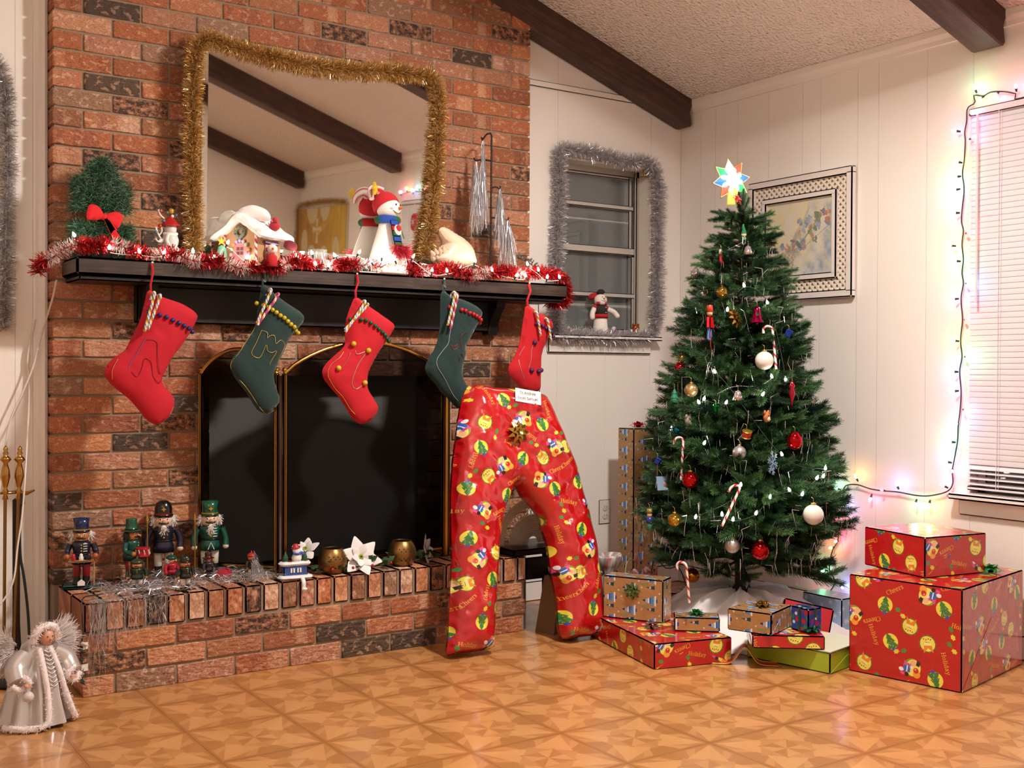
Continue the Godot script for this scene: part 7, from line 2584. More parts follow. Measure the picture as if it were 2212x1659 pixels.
func make_gifts() -> void:
	var red := paper(gifts_tex, 0.28, 0.0, "#ffffff", 0.35)
	red.clearcoat = 0.8
	var k := 1.0 / 0.5
	var foil := paper(foil_tex, 0.22, 0.3, "#ffffff", 0.35)
	var kf := 1.0 / 0.17
	var grp := ""
	var t := gift("gift_box", "largest red wrapped gift box standing on the floor at lower right", [2077, 1498], [1833, 1448], [2198, 1432], 0.0, 0.345, red, k)
	loop_bow(t, "bow", 8, 0.05, 0.018, mat("#2c8a3e", 0.2, 0.6), Transform3D(Basis(), t.transform.affine_inverse() * yp(2140, 1236, 0.347)))
	gift("gift_box", "red wrapped gift box on top of the largest gift", [1997.6, 1249], [1866.6, 1219.4], [2116.7, 1233.5], 0.346, 0.142, red, k)
	gift("gift_box", "flat red wrapped gift box on the floor under two silver blue gifts", [1413, 1447], [1304, 1389], [1573, 1426.6], 0.0, 0.092, red, k, 0.55)
	t = gift("gift_box", "upright silver and blue gift with a green bow, on the flat red gift", [1432, 1347], [1302, 1332], [1451, 1337], 0.0925, 0.165, foil, kf)
	loop_bow(t, "bow", 8, 0.036, 0.012, mat("#5f7a48", 0.2, 0.7), Transform3D(Basis(Vector3.BACK, PI / 2), t.transform.affine_inverse() * zp(1361, 1292, zp(1361, 1292, 0.9).z) * Vector3(0, 1, 0) + Vector3(-t.get_meta("size").x / 2, 0, 0.0)))
	t = gift("gift_box", "small silver and blue gift with a shiny green bow on the flat gift", [1555, 1366], [1456, 1363], [], 0.0925, 0.052, foil, kf, 0.0, 0.10)
	loop_bow(t, "bow", 8, 0.036, 0.013, mat("#2f9a48", 0.18, 0.7), Transform3D(Basis(), Vector3(0, 0.053, 0)))
	t = gift("gift_box", "lime green lidded gift box lying on the floor beside the largest gift", [1793, 1457], [1693, 1436], [1832, 1439], 0.0, 0.076, mat("#9db02c", 0.4), 1.0, 0.34, 0.27)
	var g := G.new()
	g.box(Vector3(0, 0.0765, 0), Vector3(t.get_meta("size").x + 0.004, 0.004, t.get_meta("size").z + 0.004), 0.001)
	part("lid", g, mat("#c9cdb4", 0.4), t)
	gift("gift_box", "thin red wrapped gift lying on the lime green box", [1782, 1404], [1625, 1400], [], 0.0795, 0.048, red, k, 0.0, 0.17)
	t = gift("gift_box", "silver and blue gift with a gold bow, on the thin red gift", [1666, 1374], [1571, 1360], [1701, 1351], 0.1285, 0.078, foil, kf)
	loop_bow(t, "bow", 8, 0.036, 0.013, mat("#c79a3c", 0.18, 0.9), Transform3D(Basis(), Vector3(0.0, 0.08, 0.01)))
	# small patterned gift tied with green ribbon
	var dots := StandardMaterial3D.new()
	var p := Painter.new(128, Color("#27408e"))
	for i in 14:
		p.xf = Transform2D(i * 1.1, Vector2((i * 47) % 128, (i * 29) % 128))
		if i % 3 == 0: p.disc(Vector2.ZERO, 13, "#a82030")
		elif i % 3 == 1: p.poly(star_poly(3, 16, 8), "#2f7a48")
		else: p.disc(Vector2.ZERO, 8, "#cfd2da")
	dots.albedo_texture = p.tex(); dots.roughness = 0.3
	t = gift("gift_box", "small blue and red patterned gift tied with dark green ribbon, by the red gift bag", [1746, 1368], [1700, 1356], [], 0.1285, 0.085, dots, 10.0, 0.085, 0.07)
	var s: Vector3 = t.get_meta("size")
	g = G.new(); g.box(Vector3(0, s.y / 2, 0), Vector3(0.012, s.y + 0.002, s.z + 0.002), 0.0008); g.box(Vector3(0, s.y / 2, 0), Vector3(s.x + 0.002, s.y + 0.002, 0.012), 0.0008)
	part("ribbon", g, mat("#124a34", 0.35), t)
	loop_bow(t, "bow", 7, 0.04, 0.014, mat("#1d7a44", 0.18, 0.6), Transform3D(Basis(), t.transform.affine_inverse() * yp(1752, 1366, 0.1285) + Vector3(0, 0.002, 0)))
	# red and white gift bag leaning back
	t = thing("gift_bag", "red gift bag with a white band leaning between the green box and the largest gift", "gift", Vector3(2.48, 0.0, 1.2), -0.75)
	var tilt := Basis(Vector3.RIGHT, -0.3) * Basis(Vector3.BACK, -0.2)
	g = G.new(); g.box(Vector3(0, 0.095, 0), Vector3(0.19, 0.13, 0.08), 0.006)
	part("red_body", g, mat("#b5202c", 0.3), t, Transform3D(tilt, Vector3(0, 0.01, 0)))
	g = G.new(); g.box(Vector3(0, 0.03, 0.003), Vector3(0.196, 0.05, 0.085), 0.012)
	part("white_band", g, mat("#d8c8c8", 0.4), t, Transform3D(tilt, Vector3(0, 0.01, 0)))
	loop_bow(t, "bow", 6, 0.024, 0.009, mat("#b8182a", 0.2, 0.5), Transform3D(tilt * Basis(Vector3.RIGHT, PI / 2), Vector3(0.08, 0.03, 0.06)))
	var snow := StandardMaterial3D.new()
	p = Painter.new(128, Color("#8ea4c4"))
	for i in 9:
		p.xf = Transform2D(i * 0.7, Vector2((i * 53) % 128, (i * 37) % 128))
		for j in 3: p.line(Vector2(cos(PI * j / 3), sin(PI * j / 3)) * 12, -Vector2(cos(PI * j / 3), sin(PI * j / 3)) * 12, 3.0, "#d4dce8")
	snow.albedo_texture = p.tex(); snow.roughness = 0.35
	gift("gift_box", "pale blue snowflake gift behind the red gift bag", [1818, 1372], [1775, 1362], [], 0.0, 0.145, snow, 8.0, 0.2, 0.12)
	t = gift("gift_box", "red wrapped gift with a dark gold bow under the tree's left side", [1530, 1345], [1440, 1338], [], 0.0, 0.115, red, k, 0.0, 0.16)
	loop_bow(t, "bow", 8, 0.045, 0.015, mat("#7a5a24", 0.2, 0.9), Transform3D(Basis(), Vector3(-0.02, 0.117, 0)))
	t = gift("gift_box", "tall narrow silver and blue gift standing in the corner left of the tree", [1367, 1299], [1333, 1290], [1409, 1288], 0.0, 0.80, foil, kf)
	loop_bow(t, "bow", 7, 0.05, 0.02, mat("#c01c34", 0.2, 0.5), Transform3D(Basis(), Vector3(0.0, 0.802, 0.0)))
	loop_bow(self, "gift_bow", 9, 0.038, 0.012, mat("#c09a90", 0.15, 0.9), Transform3D(Basis(), yp(1408, 1356, 0.094)))
	tag(get_node("gift_bow"), "loose silver and red bow lying on the flat red gift", "bow")
	# striped tissue bag with holly picks
	t = thing("striped_bag", "grey and pink candy striped paper bag behind the upright silver blue gift", "gift bag", Vector3(zp(1315, 1300, 0.5).x, 0, 0.5), 0.3)
	g = G.new()
	g.lathe([[0.0, 0.0], [0.06, 0.0], [0.062, 0.16], [0.05, 0.205], [0.03, 0.225], [0.055, 0.25], [0.068, 0.29], [0.06, 0.3], [0.03, 0.285], [0.0, 0.28]], 40, Transform3D(), Vector2(1.1, 0.7))
	for i in g.v.size():
		var f := fposmod(g.uv[i].x * 7.0 + g.v[i].y * 16.0, 1.0)
		g.c[i] = Color("#b85a68" if f < 0.22 else ("#d0c8c4" if f < 0.55 else "#7f8f86")).srgb_to_linear()
	part("paper", g, vcm(0.5), t)
	g = G.new(); g.tube(smooth_path([Vector3(0.075, 0.16, 0.03), Vector3(0.085, 0.245, 0.03), Vector3(0.12, 0.265, 0.03), Vector3(0.155, 0.245, 0.03), Vector3(0.165, 0.17, 0.03)], 0.01), 0.003, 6)
	part("handle", g, mat("#a89a62", 0.5), t)
	t = thing("candy_pick", "cluster of red and white twisted picks with leaves behind the upright silver blue gift", "decoration", Vector3(zp(1380, 1300, 0.55).x, 0, 0.55))
	for i in 7:
		g = G.new()
		var path := smooth_path([Vector3(0, 0.0, 0), Vector3(-0.04 + 0.016 * i, 0.16, 0), Vector3(-0.06 + 0.022 * i, 0.215 + 0.02 * sin(i * 2.0), 0.01), Vector3(-0.045 + 0.022 * i, 0.2 + 0.02 * sin(i * 2.0), 0.02)], 0.006)
		g.tube(path, 0.007, 8)
		for j in g.v.size(): g.c[j] = Color("#b8303c" if fposmod(g.uv[j].x + g.uv[j].y * 0.13, 1.0) < 0.5 else "#d8ccc8").srgb_to_linear()
		part("twist", g, vcm(0.4), t)
	# behind the trousers: black table, wicker fan, brown wedge box
	t = thing("side_table", "low black side table at the hearth's right end behind the trousers", "table", Vector3(1.86, 0, 0.27))
	g = G.new(); g.box(Vector3(0, 0.321, 0), Vector3(0.34, 0.026, 0.24), 0.004)
	part("tabletop", g, mat("#14110f", 0.4), t)
	for q in [[0.15, 0.1], [0.15, -0.1], [-0.06, 0.1], [-0.06, -0.1]]:
		if q[0] < 0: continue
		g = G.new(); g.box(Vector3(q[0], 0.154, q[1]), Vector3(0.03, 0.308, 0.03), 0.003)
		part("leg", g, mat("#14110f", 0.4), t)
	g = G.new(); g.box(Vector3(0.02, 0.25, 0.1), Vector3(0.24, 0.09, 0.016), 0.003)
	part("apron", g, mat("#14110f", 0.4), t)
	make_wicker()
	t = thing("cardboard_wedge", "tapering brown cardboard box on the floor between the trouser legs", "box", Vector3(1.86, 0, 0.45), 0.25)
	g = G.new()
	var a := [Vector3(-0.075, 0, 0.05), Vector3(0.085, 0, 0.05), Vector3(0.085, 0, -0.05), Vector3(-0.075, 0, -0.05)]
	var b := [Vector3(-0.03, 0.225, 0.035), Vector3(0.08, 0.225, 0.035), Vector3(0.08, 0.225, -0.04), Vector3(-0.03, 0.225, -0.04)]
	for i in 4:
		var j := (i + 1) % 4
		g.quad(a[i], a[j], b[j], b[i])
	g.quad(b[0], b[1], b[2], b[3]); g.quad(a[3], a[2], a[1], a[0])
	part("body", g, mat("#6e5238", 0.8), t)
	# loose ribbon on the floor
	t = thing("loose_ribbon", "red ribbon with gold edges arching on the floor in front of the gifts", "ribbon", yp(1605, 1438, 0.0))
	var r0: Vector3 = yp(1531, 1434, 0.0) - t.position
	var r1: Vector3 = yp(1682, 1441, 0.0) - t.position
	var pts := []
	for i in 61:
		var f := i / 60.0
		pts.append(r0.lerp(r1, f) + Vector3(0, 0.003 + 0.062 * exp(-pow((f - 0.52) / 0.13, 2.0)), 0))
	var wv := (r1 - r0).cross(Vector3.UP).normalized() * 0.055
	if wv.dot(t.position - CAM) < 0: wv = -wv
	g = G.new()
	for i in 60: g.quad(pts[i], pts[i + 1], pts[i + 1] + wv, pts[i] + wv)
	var rm := cloth("#a81420", 0.5)
	part("band", g, rm, t)
	for q in [0.0, 1.0]:
		g = G.new()
		var e := []
		for x in pts: e.append(x + wv * q)
		g.tube(e, 0.002, 6)
		part("gold_edge", g, mat("#c8a24c", 0.3, 0.8), t)

func make_wicker() -> void:
	# a half round fan of cream wicker standing on the black table
	var t := thing("wicker_fan", "cream half round wicker fan standing on the black table behind the trousers", "wicker fan", Vector3(1.865, 0.335, 0.27), 0.0)
	var m := mat("#cfc2ac", 0.7)
	for k in 11:
		var g := G.new()
		var r := 0.03 + 0.0085 * k
		var ps := []
		for i in 25: ps.append(Vector3(cos(PI * i / 24) * r, sin(PI * i / 24) * r + 0.004, 0.003 * (i % 2)))
		g.tube(ps, 0.0046, 6)
		part("woven_ring", g, m, t)
	for k in 5:
		var g := G.new()
		var r := 0.152 + 0.008 * k
		var ps := []
		for i in 37: ps.append(Vector3(cos(PI * i / 36) * r, sin(PI * i / 36) * r + 0.004, 0.003 * (i % 2)))
		g.tube(ps, 0.0046, 6)
		part("rim_strand", g, m, t)
	for i in 24:
		var a := PI * (i + 0.5) / 24
		for s in [-1.0, 1.0]:
			var g := G.new()
			g.tube([Vector3(cos(a - s * 0.06), sin(a - s * 0.06), 0) * 0.118, Vector3(cos(a + s * 0.06), sin(a + s * 0.06), 0) * 0.152], 0.0018, 5)
			part("lattice_strand", g, m, t)
	var tt := thing("tinsel_tuft", "tuft of silver tinsel above the wicker fan, seen through the trouser legs", "tinsel", zp(1106, 1062, 0.2))
	var g2 := G.new()
	for i in 260:
		var d := Vector3(rnd(-1, 1), rnd(-1, 1), rnd(-1, 1)).normalized()
		g2.blade(d * 0.004, d * rnd(0.02, 0.05), d.cross(Vector3(0.3, 1, 0.2)).normalized() * 0.0012)
	part("strands", g2, foil_plain(), tt)

# ---------------------------------------------------------------- the tree and all that hangs on it
const TP := Vector3(2.527, 0.0, 0.828)

func tree_r(h: float) -> float:
	if h > 1.77: return 0.0
	if h > 0.46: return 0.03 + 0.40 * pow((1.77 - h) / 1.31, 0.72)
	return lerpf(0.16, 0.43, clampf((h - 0.2) / 0.26, 0, 1))

func on_tree(u: float, v: float, out := 0.0) -> Vector3:        # where a pixel's ray meets the tree's outside
	var d := ray(u, v).normalized()
	var t := 3.8
	var best := Vector3.ZERO
	var bd := 1e9
	while t < 5.2:
		var p := CAM + d * t
		var r := Vector2(p.x - TP.x, p.z - TP.z).length() - tree_r(p.y) - out
		if r <= 0.0: return p
		if r < bd: bd = r; best = p
		t += 0.01
	return best

func make_tree() -> void:
	var t := thing("christmas_tree", "green artificial Christmas tree standing in the corner, decorated with ornaments", "Christmas tree", TP)
	var g := G.new()
	g.tube([Vector3(0, 0.03, 0), Vector3(0, 0.9, 0), Vector3(0, 1.76, 0)], [0.022, 0.016, 0.005], 10)
	part("trunk", g, mat("#2a2018", 0.8), t)
	g = G.new()
	g.lathe([[0.0, 0.0], [0.14, 0.0], [0.14, 0.02], [0.05, 0.04], [0.04, 0.15], [0.0, 0.15]], 16)
	part("stand", g, mat("#101410", 0.5), t)
	# twigs: short stems thick with needles, two kinds
	var kinds := []
	for k in 2:
		var tw := G.new()
		tw.tube([Vector3.ZERO, Vector3(0, 0.10, 0)], [0.0024, 0.0012], 5)
		for i in tw.c.size(): tw.c[i] = Color(0.5, 0.4, 0.25)
		tw.tint("#ffffff")
		for i in 105:
			var f := i / 105.0
			var a := i * 2.39996
			var out := Vector3(cos(a), 0, sin(a))
			var d := (out * 0.9 + Vector3(0, 0.75 + 0.8 * f, 0)).normalized()
			var p := Vector3(0, 0.004 + 0.1 * f, 0)
			var l := rnd(0.024, 0.036) * (1.0 - 0.2 * f) * (1.0 if k == 0 else 0.85)
			tw.blade(p, p + d * l, d.cross(out.cross(Vector3.UP)).normalized() * 0.0011)
			tw.blade(p, p + d * l * 0.95, out.cross(Vector3.UP) * 0.0011)
		kinds.append(tw.mesh())
	var ts := [[], []]
	var cs := [[], []]
	var wood := G.new()
	var greens := ["#2f5030", "#3a6038", "#294a2e", "#456c40", "#233f2b", "#557c4c"]
	var twig := func(p: Vector3, d: Vector3, l: float) -> void:
		var k: int = rng.randi() % 2
		var b := spun(d)
		var s := l / 0.1
		ts[k].append(Transform3D(Basis(b.x * minf(s, 1.15), b.y * s, b.z * minf(s, 1.15)), p))
		cs[k].append(Color(greens[rng.randi() % 6]).srgb_to_linear() * rnd(0.85, 1.2))
	var branch := func(h: float, a: float, r: float, rise: float) -> void:
		var o := Vector3(cos(a), 0, sin(a))
		var p0 := Vector3(0, h - rise * 0.5, 0)
		var p1 := o * r * 0.55 + Vector3(0, h + rise * 0.1, 0)
		var p2 := o * r * 0.86 + Vector3(0, h + rise * 0.5, 0)
		wood.tube([p0, p1, p2], [0.006, 0.004, 0.003], 5)
		var n := int(3 + r * 19)
		for i in n:
			var f := 0.22 + 0.78 * (i + rng.randf()) / n
			var p := p0.lerp(p1, f / 0.6) if f < 0.6 else p1.lerp(p2, (f - 0.6) / 0.4)
			var sd := o.cross(Vector3.UP) * (1.0 if i % 2 == 0 else -1.0)
			var d := (o * rnd(0.5, 1.1) + sd * rnd(0.3, 1.0) + Vector3(0, rnd(-0.25, 0.5), 0)).normalized()
			twig.call(p, d, rnd(0.075, 0.12) * (0.55 + 0.5 * minf(1.0, r / 0.35)))
		twig.call(p2 - o * 0.06, (o + Vector3(0, rise * 1.5, 0)).normalized(), minf(0.12, 0.05 + r * 0.2))
		twig.call(p2 - o * 0.02, (o + Vector3(rnd(-0.4, 0.4), rnd(0, 0.6), rnd(-0.4, 0.4))).normalized(), minf(0.1, 0.05 + r * 0.15))
	var h := 0.34
	var turn := 0.0
	while h < 1.70:
		var r := tree_r(h)
		var n := int(7 + r * 26)
		for i in n:
			turn += TAU / n + rnd(-0.12, 0.12)
			branch.call(h + rnd(-0.035, 0.035), turn, r * rnd(0.84, 1.05), rnd(0.0, 0.07) * (0.4 + r * 2.0))
		turn += 0.37
		h += 0.05 + 0.01 * (h / 1.7)
	for i in 16: twig.call(Vector3(0, 1.58 + 0.012 * i, 0), Vector3(cos(i * 2.4), 1.2 + 0.1 * i, sin(i * 2.4)), 0.07)
	# sagging lowest branches, most to the right
	var rgt := Vector3(0.829, 0, 0.559)
	for q in [[0.3, 0.0, 0.34, -0.06], [0.26, 0.25, 0.40, -0.08], [0.25, -0.3, 0.36, -0.06], [0.28, -0.7, 0.30, -0.05], [0.3, 3.3, 0.33, 0.02], [0.3, 2.8, 0.36, 0.0], [0.28, 0.9, 0.22, -0.04], [0.27, 1.6, 0.2, -0.05], [0.27, 2.3, 0.24, -0.03], [0.43, 0.15, 0.45, 0.0], [0.36, -0.15, 0.40, 0.03]]:
		branch.call(q[0], atan2(rgt.z, rgt.x) + q[1], q[2], q[3])
	var wo := part("branches", wood, mat("#3a2c1c", 0.8), t)
	wo.set_meta("kind", "stuff")
	var nm := needle_vc()
	for k in 2: copies("needles", kinds[k], ts[k], nm, t, cs[k])
	# silver icicles all over the boughs
	g = G.new()
	for i in 950:
		var hh := 0.3 + 1.3 * pow(rng.randf(), 1.2)
		var a := rnd(0, TAU)
		var r := tree_r(hh) * rnd(0.85, 1.06)
		var p := Vector3(cos(a) * r, hh, sin(a) * r)
		var l := rnd(0.03, 0.10)
		var w := Vector3(cos(a * 7.0), 0, sin(a * 7.0)) * 0.0009
		var q := p + Vector3(rnd(-0.012, 0.012), -l * 0.5, rnd(-0.012, 0.012))
		g.blade(p, q, w)
		g.blade(q, q + Vector3(rnd(-0.012, 0.012), -l * 0.5, rnd(-0.012, 0.012)), w.rotated(Vector3.UP, 0.7))
		if i % 3 == 0: g.blade(p, p + Vector3(rnd(-0.03, 0.03), rnd(-0.01, 0.02), rnd(-0.03, 0.03)), Vector3(0, 0.0012, 0))
	var ic := part("icicle_tinsel", g, foil_plain(), self, Transform3D(Basis(), TP))
	tag(ic, "silver icicle tinsel strands hanging from the boughs of the Christmas tree", "tinsel", "", "stuff")
	# fleece skirt
	g = G.new()
	var nz := noise(0.9, 33, 3)
	var seg := 80
	var prof := [[0.05, 0.165], [0.14, 0.165], [0.22, 0.145], [0.29, 0.10], [0.34, 0.055], [0.39, 0.03], [0.43, 0.018], [0.46, 0.003]]
	for i in prof.size():
		for k in seg + 1:
			var a := TAU * k / seg
			var f := sin(a * 9.0 + 0.6 * sin(a * 4.0)) * 0.05 + nz.get_noise_2d(cos(a) * 8.0, sin(a) * 8.0 + i) * 0.12
			var r: float = prof[i][0] * (1.0 + f * (0.3 + i * 0.1))
			var y: float = maxf(0.003, prof[i][1] * (1.0 + 1.4 * f))
			g.vert(Vector3(cos(a) * r, y, sin(a) * r), Vector3(cos(a) * 0.7, 1.0, sin(a) * 0.7) + Vector3(-sin(a), 0, cos(a)) * cos(a * 9.0) * 0.35)
	for i in prof.size() - 1:
		for k in seg:
			var p := i * (seg + 1) + k
			g.f3(p, p + 1, p + seg + 2); g.f3(p, p + seg + 2, p + seg + 1)
	var sk := part("tree_skirt", g, cloth("#e6e0de"), self, Transform3D(Basis(), TP))
	tag(sk, "white fleece cloth draped round the foot of the Christmas tree", "tree skirt")

func ornament(called: String, label: String, u: float, v: float, out := 0.02) -> Node3D:
	var p := on_tree(u, v, out)
	var t := thing(called, label, "ornament", p, 0.35)
	return t

func hook(t: Node3D, y: float) -> void:
	var g := G.new()
	g.tube([Vector3(0, y, 0), Vector3(0, y + 0.014, 0), Vector3(0.003, y + 0.02, -0.01)], 0.0008, 5)
	part("hook", g, mat("#b9a468", 0.3, 0.8), t)

func bauble(label: String, u: float, v: float, rp: float, ma: Material) -> void:
	var t := ornament("bauble", label, u, v, 0.012)
	var r := rp / 525.0
	var g := G.new(); g.ball(Vector3.ZERO, r, Basis(), 24)
	part("ball", g, ma, t)
	g = G.new(); g.lathe([[0.0, r * 0.93], [r * 0.28, r * 0.93], [r * 0.28, r * 1.16], [r * 0.1, r * 1.2], [0.0, r * 1.2]], 12)
	part("cap", g, mat("#c0a050", 0.25, 0.9), t)
	hook(t, r * 1.2)

func make_ornaments() -> void:
	var pearl := mat("#ddd6cc", 0.22); pearl.clearcoat_enabled = true; pearl.clearcoat = 0.8
	var shiny := func(k: String) -> StandardMaterial3D: return mat(k, 0.08, 0.9)
	bauble("large pearl white bauble in the upper right of the tree, by a candy cane", 1651, 779, 19, pearl)
	bauble("large pearl white bauble at the tree's lower right edge", 1757, 1112, 20.5, pearl)
	bauble("satin silver bauble in the middle of the tree left of the snowflake", 1597, 978, 14, mat("#b9b4b2", 0.35, 0.7))
	bauble("satin silver bauble hanging low under the tree's front boughs", 1582, 1179, 15, mat("#b9b4b2", 0.35, 0.71))
	bauble("shiny red bauble beside the candy cane on the tree's left side", 1491, 1037, 17, shiny.call("#b0141c"))
	bauble("shiny red bauble hanging low right of the silver one", 1642, 1189, 19, shiny.call("#b4161e"))
	bauble("orange gold bauble hanging lowest of all, over the white fleece", 1495, 1243, 16.5, shiny.call("#c8781c"))
	bauble("gold bauble on the tree's lower left boughs", 1457, 1123, 14, shiny.call("#b8923a"))
	bauble("pale gold bauble at the tree's left, above the brightest white lights", 1493, 843, 14.5, mat("#c8a878", 0.25, 0.8))
	bauble("gold bauble half hidden near the top of the tree", 1559, 631, 13, shiny.call("#a8893a"))
	bauble("small ruby bauble at the tree's left edge under a gold one", 1468, 795, 12, shiny.call("#a41a28"))
	bauble("small gold bauble at the tree's left edge above the ruby one", 1472, 774, 9.5, mat("#b8863a", 0.2, 0.8))
	bauble("small turquoise bauble on the tree's left side", 1462, 928, 9, shiny.call("#1c7a96"))
	var t: Node3D
	var g: G
	# one-offs
	t = ornament("bauble", "red drop shaped bauble with a glossy front at the tree's right", 1717, 952)
	g = G.new(); g.ball(Vector3.ZERO, Vector3(0.029, 0.036, 0.029), Basis(), 22)
	part("drop", g, shiny.call("#b4141c"), t); hook(t, 0.036)
	t = ornament("bell_ornament", "magenta bell near the top right of the tree", 1635, 680)
	g = G.new(); g.lathe([[0.0, -0.03], [0.027, -0.032], [0.028, -0.027], [0.02, -0.012], [0.016, 0.01], [0.012, 0.026], [0.004, 0.034], [0.0, 0.036]], 22)
	part("bell", g, shiny.call("#a81450"), t)
	g = G.new(); g.ball(Vector3(0, -0.034, 0), 0.006, Basis(), 10)
	part("clapper", g, shiny.call("#a81450"), t); hook(t, 0.036)
	for q in [["clear silver bell near the top of the tree, right of center", 1616, 540], ["clear silver bell at the upper left edge of the tree", 1503, 587], ["clear silver bell in the middle of the tree under the bead chain", 1594, 853]]:
		t = ornament("bell_ornament", q[0], q[1], q[2])
		g = G.new(); g.lathe([[0.0, -0.018], [0.022, -0.02], [0.016, -0.004], [0.011, 0.012], [0.0, 0.02]], 18)
		part("bell", g, mat("#cfc8c4", 0.1, 0.8), t); hook(t, 0.02)
	t = ornament("bow_ornament", "gold gift bow tucked in the upper boughs of the tree", 1583, 688)
	loop_bow(t, "bow", 10, 0.047, 0.015, mat("#b88a3c", 0.2, 0.9), Transform3D(Basis(Vector3.RIGHT, 1.2), Vector3.ZERO))
	t = ornament("soldier_ornament", "red toy soldier ornament with blue legs on the upper left boughs", 1533, 705)
	g = G.new(); g.box(Vector3(0, 0.015, 0), Vector3(0.028, 0.05, 0.018), 0.004)
	part("tunic", g, mat("#c4141c", 0.3), t)
	g = G.new(); g.ball(Vector3(0, 0.052, 0), 0.012, Basis(), 12)
	part("head", g, mat("#c89a74", 0.5), t)
	g = G.new(); g.lathe([[0.0, 0.058], [0.013, 0.058], [0.012, 0.084], [0.0, 0.086]], 12)
	part("hat", g, mat("#a8301c", 0.4), t)
	for s in [-1.0, 1.0]:
		g = G.new(); g.tube([Vector3(s * 0.016, 0.036, 0), Vector3(s * 0.022, -0.005, 0.004)], 0.006, 8)
		part("arm", g, mat("#c4141c", 0.3), t)
		g = G.new(); g.tube([Vector3(s * 0.008, -0.008, 0), Vector3(s * 0.013 - 0.006, -0.05, 0.003), Vector3(s * 0.013 - 0.006, -0.055, 0.012)], 0.006, 8)
		part("leg", g, mat("#3a5a92", 0.4), t)
	g = G.new(); g.tube(smooth_path([Vector3(-0.01, -0.02, 0.01), Vector3(-0.02, -0.07, 0.014), Vector3(-0.004, -0.10, 0.012)], 0.006), 0.0015, 6)
	part("pull_string", g, mat("#c02418", 0.5), t)
	for q in [["long red and white candy cane at the upper right of the tree", 1677, 798, 1669, 714], ["long red and white candy cane on the tree's left side", 1471, 1038, 1476, 955], ["red and white candy cane slanting over the lower front lights", 1559, 1137, 1597, 1058], ["red and white candy cane hanging under the tree beside the lowest bauble", 1489, 1302, 1483, 1225]]:
		candy_cane(q[0], on_tree(q[1], q[2], 0.02) if q[2] < 1250 else zp(q[1], q[2], 1.08), on_tree(q[3], q[4], 0.02) if q[2] < 1250 else zp(q[3], q[4], 1.08), 0.0048, ["#b4202a", "#e8e0da", "#e8e0da"], Vector3(-0.02, 0, -0.03), "")
	# snowflake
	t = ornament("snowflake_ornament", "pale blue lattice snowflake on the right of the tree", 1669, 1000)
	for i in 6:
		g = G.new()
		g.at(Transform3D(Basis(Vector3.BACK, PI / 3 * i + 0.2)))
		g.box(Vector3(0, 0.024, 0), Vector3(0.0055, 0.048, 0.003), 0.0008)
		for y in [0.02, 0.034]:
			for s in [-1.0, 1.0]: g.box(Vector3(s * 0.007, y + 0.004, 0), Vector3(0.014, 0.0045, 0.003), 0.0008, Basis(Vector3.BACK, s * 0.75))
		part("arm", g, mat("#7f98bc", 0.4), t)
	for q in [["shiny blue cube parcel at the tree's right edge near the top", 1704, 720, 0.026], ["shiny blue cube parcel at the tree's left edge by the tall gift", 1421, 996, 0.022]]:
		t = ornament("parcel_ornament", q[0], q[1], q[2])
		var b := Basis(Vector3(1, 0.4, 0.2).normalized(), 0.5)
		g = G.new(); g.box(Vector3.ZERO, Vector3.ONE * q[3], 0.001, b)
		part("parcel", g, mat("#1c3a9a", 0.2, 0.4), t)
		g = G.new(); g.box(Vector3.ZERO, Vector3(q[3] * 0.2, q[3] * 1.03, q[3] * 1.03), 0.0, b)
		part("ribbon", g, mat("#4a6ac0", 0.25, 0.4), t); hook(t, q[3] * 0.6)
	t = ornament("elf_ornament", "small white figure in a tall green pointed hat near the top of the tree", 1607, 512)
	g = G.new(); g.box(Vector3(0, -0.015, 0), Vector3(0.022, 0.036, 0.012), 0.004)
	part("body", g, mat("#d8d4cc", 0.5), t)
	g = G.new(); g.ball(Vector3(0, 0.01, 0), 0.011, Basis(), 12)
	part("head", g, mat("#d8b8a0", 0.5), t)
	g = G.new(); g.tube([Vector3(0, 0.014, 0), Vector3(-0.002, 0.03, 0), Vector3(-0.008, 0.045, 0), Vector3(-0.004, 0.05, 0)], [0.012, 0.007, 0.004, 0.003], 10)
	part("hat", g, mat("#1f7a48", 0.5), t)
	g = G.new(); g.tube([Vector3(-0.009, 0.002, 0.007), Vector3(-0.014, -0.014, 0.008)], 0.004, 7)
	part("scarf", g, mat("#2f8a58", 0.5), t)
	t = ornament("stocking_ornament", "tiny red and white stocking ornament at the upper left of the tree", 1557, 553)
	g = G.new(); g.puffy(rounded(PackedVector2Array([Vector2(-0.007, 0.006), Vector2(0.007, 0.006), Vector2(0.006, -0.012), Vector2(0.014, -0.02), Vector2(0.012, -0.03), Vector2(0, -0.028), Vector2(-0.008, -0.018)]), 0.003), 0.004, 0.005, 0.007)
	part("foot", g, mat("#b8202a", 0.5), t)
	g = G.new(); g.ball(Vector3(0, 0.016, 0), Vector3(0.01, 0.013, 0.007), Basis(), 12)
	part("bear_head", g, mat("#e0d4c8", 0.6), t); hook(t, 0.028)
	t = ornament("drum_ornament", "little red and gold drum in the center of the tree", 1613, 938)
	var tl := Basis(Vector3.BACK, 0.25) * Basis(Vector3.RIGHT, 0.3)
	g = G.new(); g.lathe([[0.0, -0.012], [0.018, -0.012], [0.018, 0.012], [0.0, 0.012]], 20, Transform3D(tl, Vector3.ZERO))
	part("shell", g, mat("#b8261c", 0.35), t)
	for y in [-0.012, 0.012]:
		g = G.new(); g.lathe([[0.0, y - 0.002], [0.0195, y - 0.002], [0.0195, y + 0.002], [0.0, y + 0.002]], 20, Transform3D(tl, Vector3.ZERO))
		part("rim", g, mat("#c09a3c", 0.3, 0.8), t)
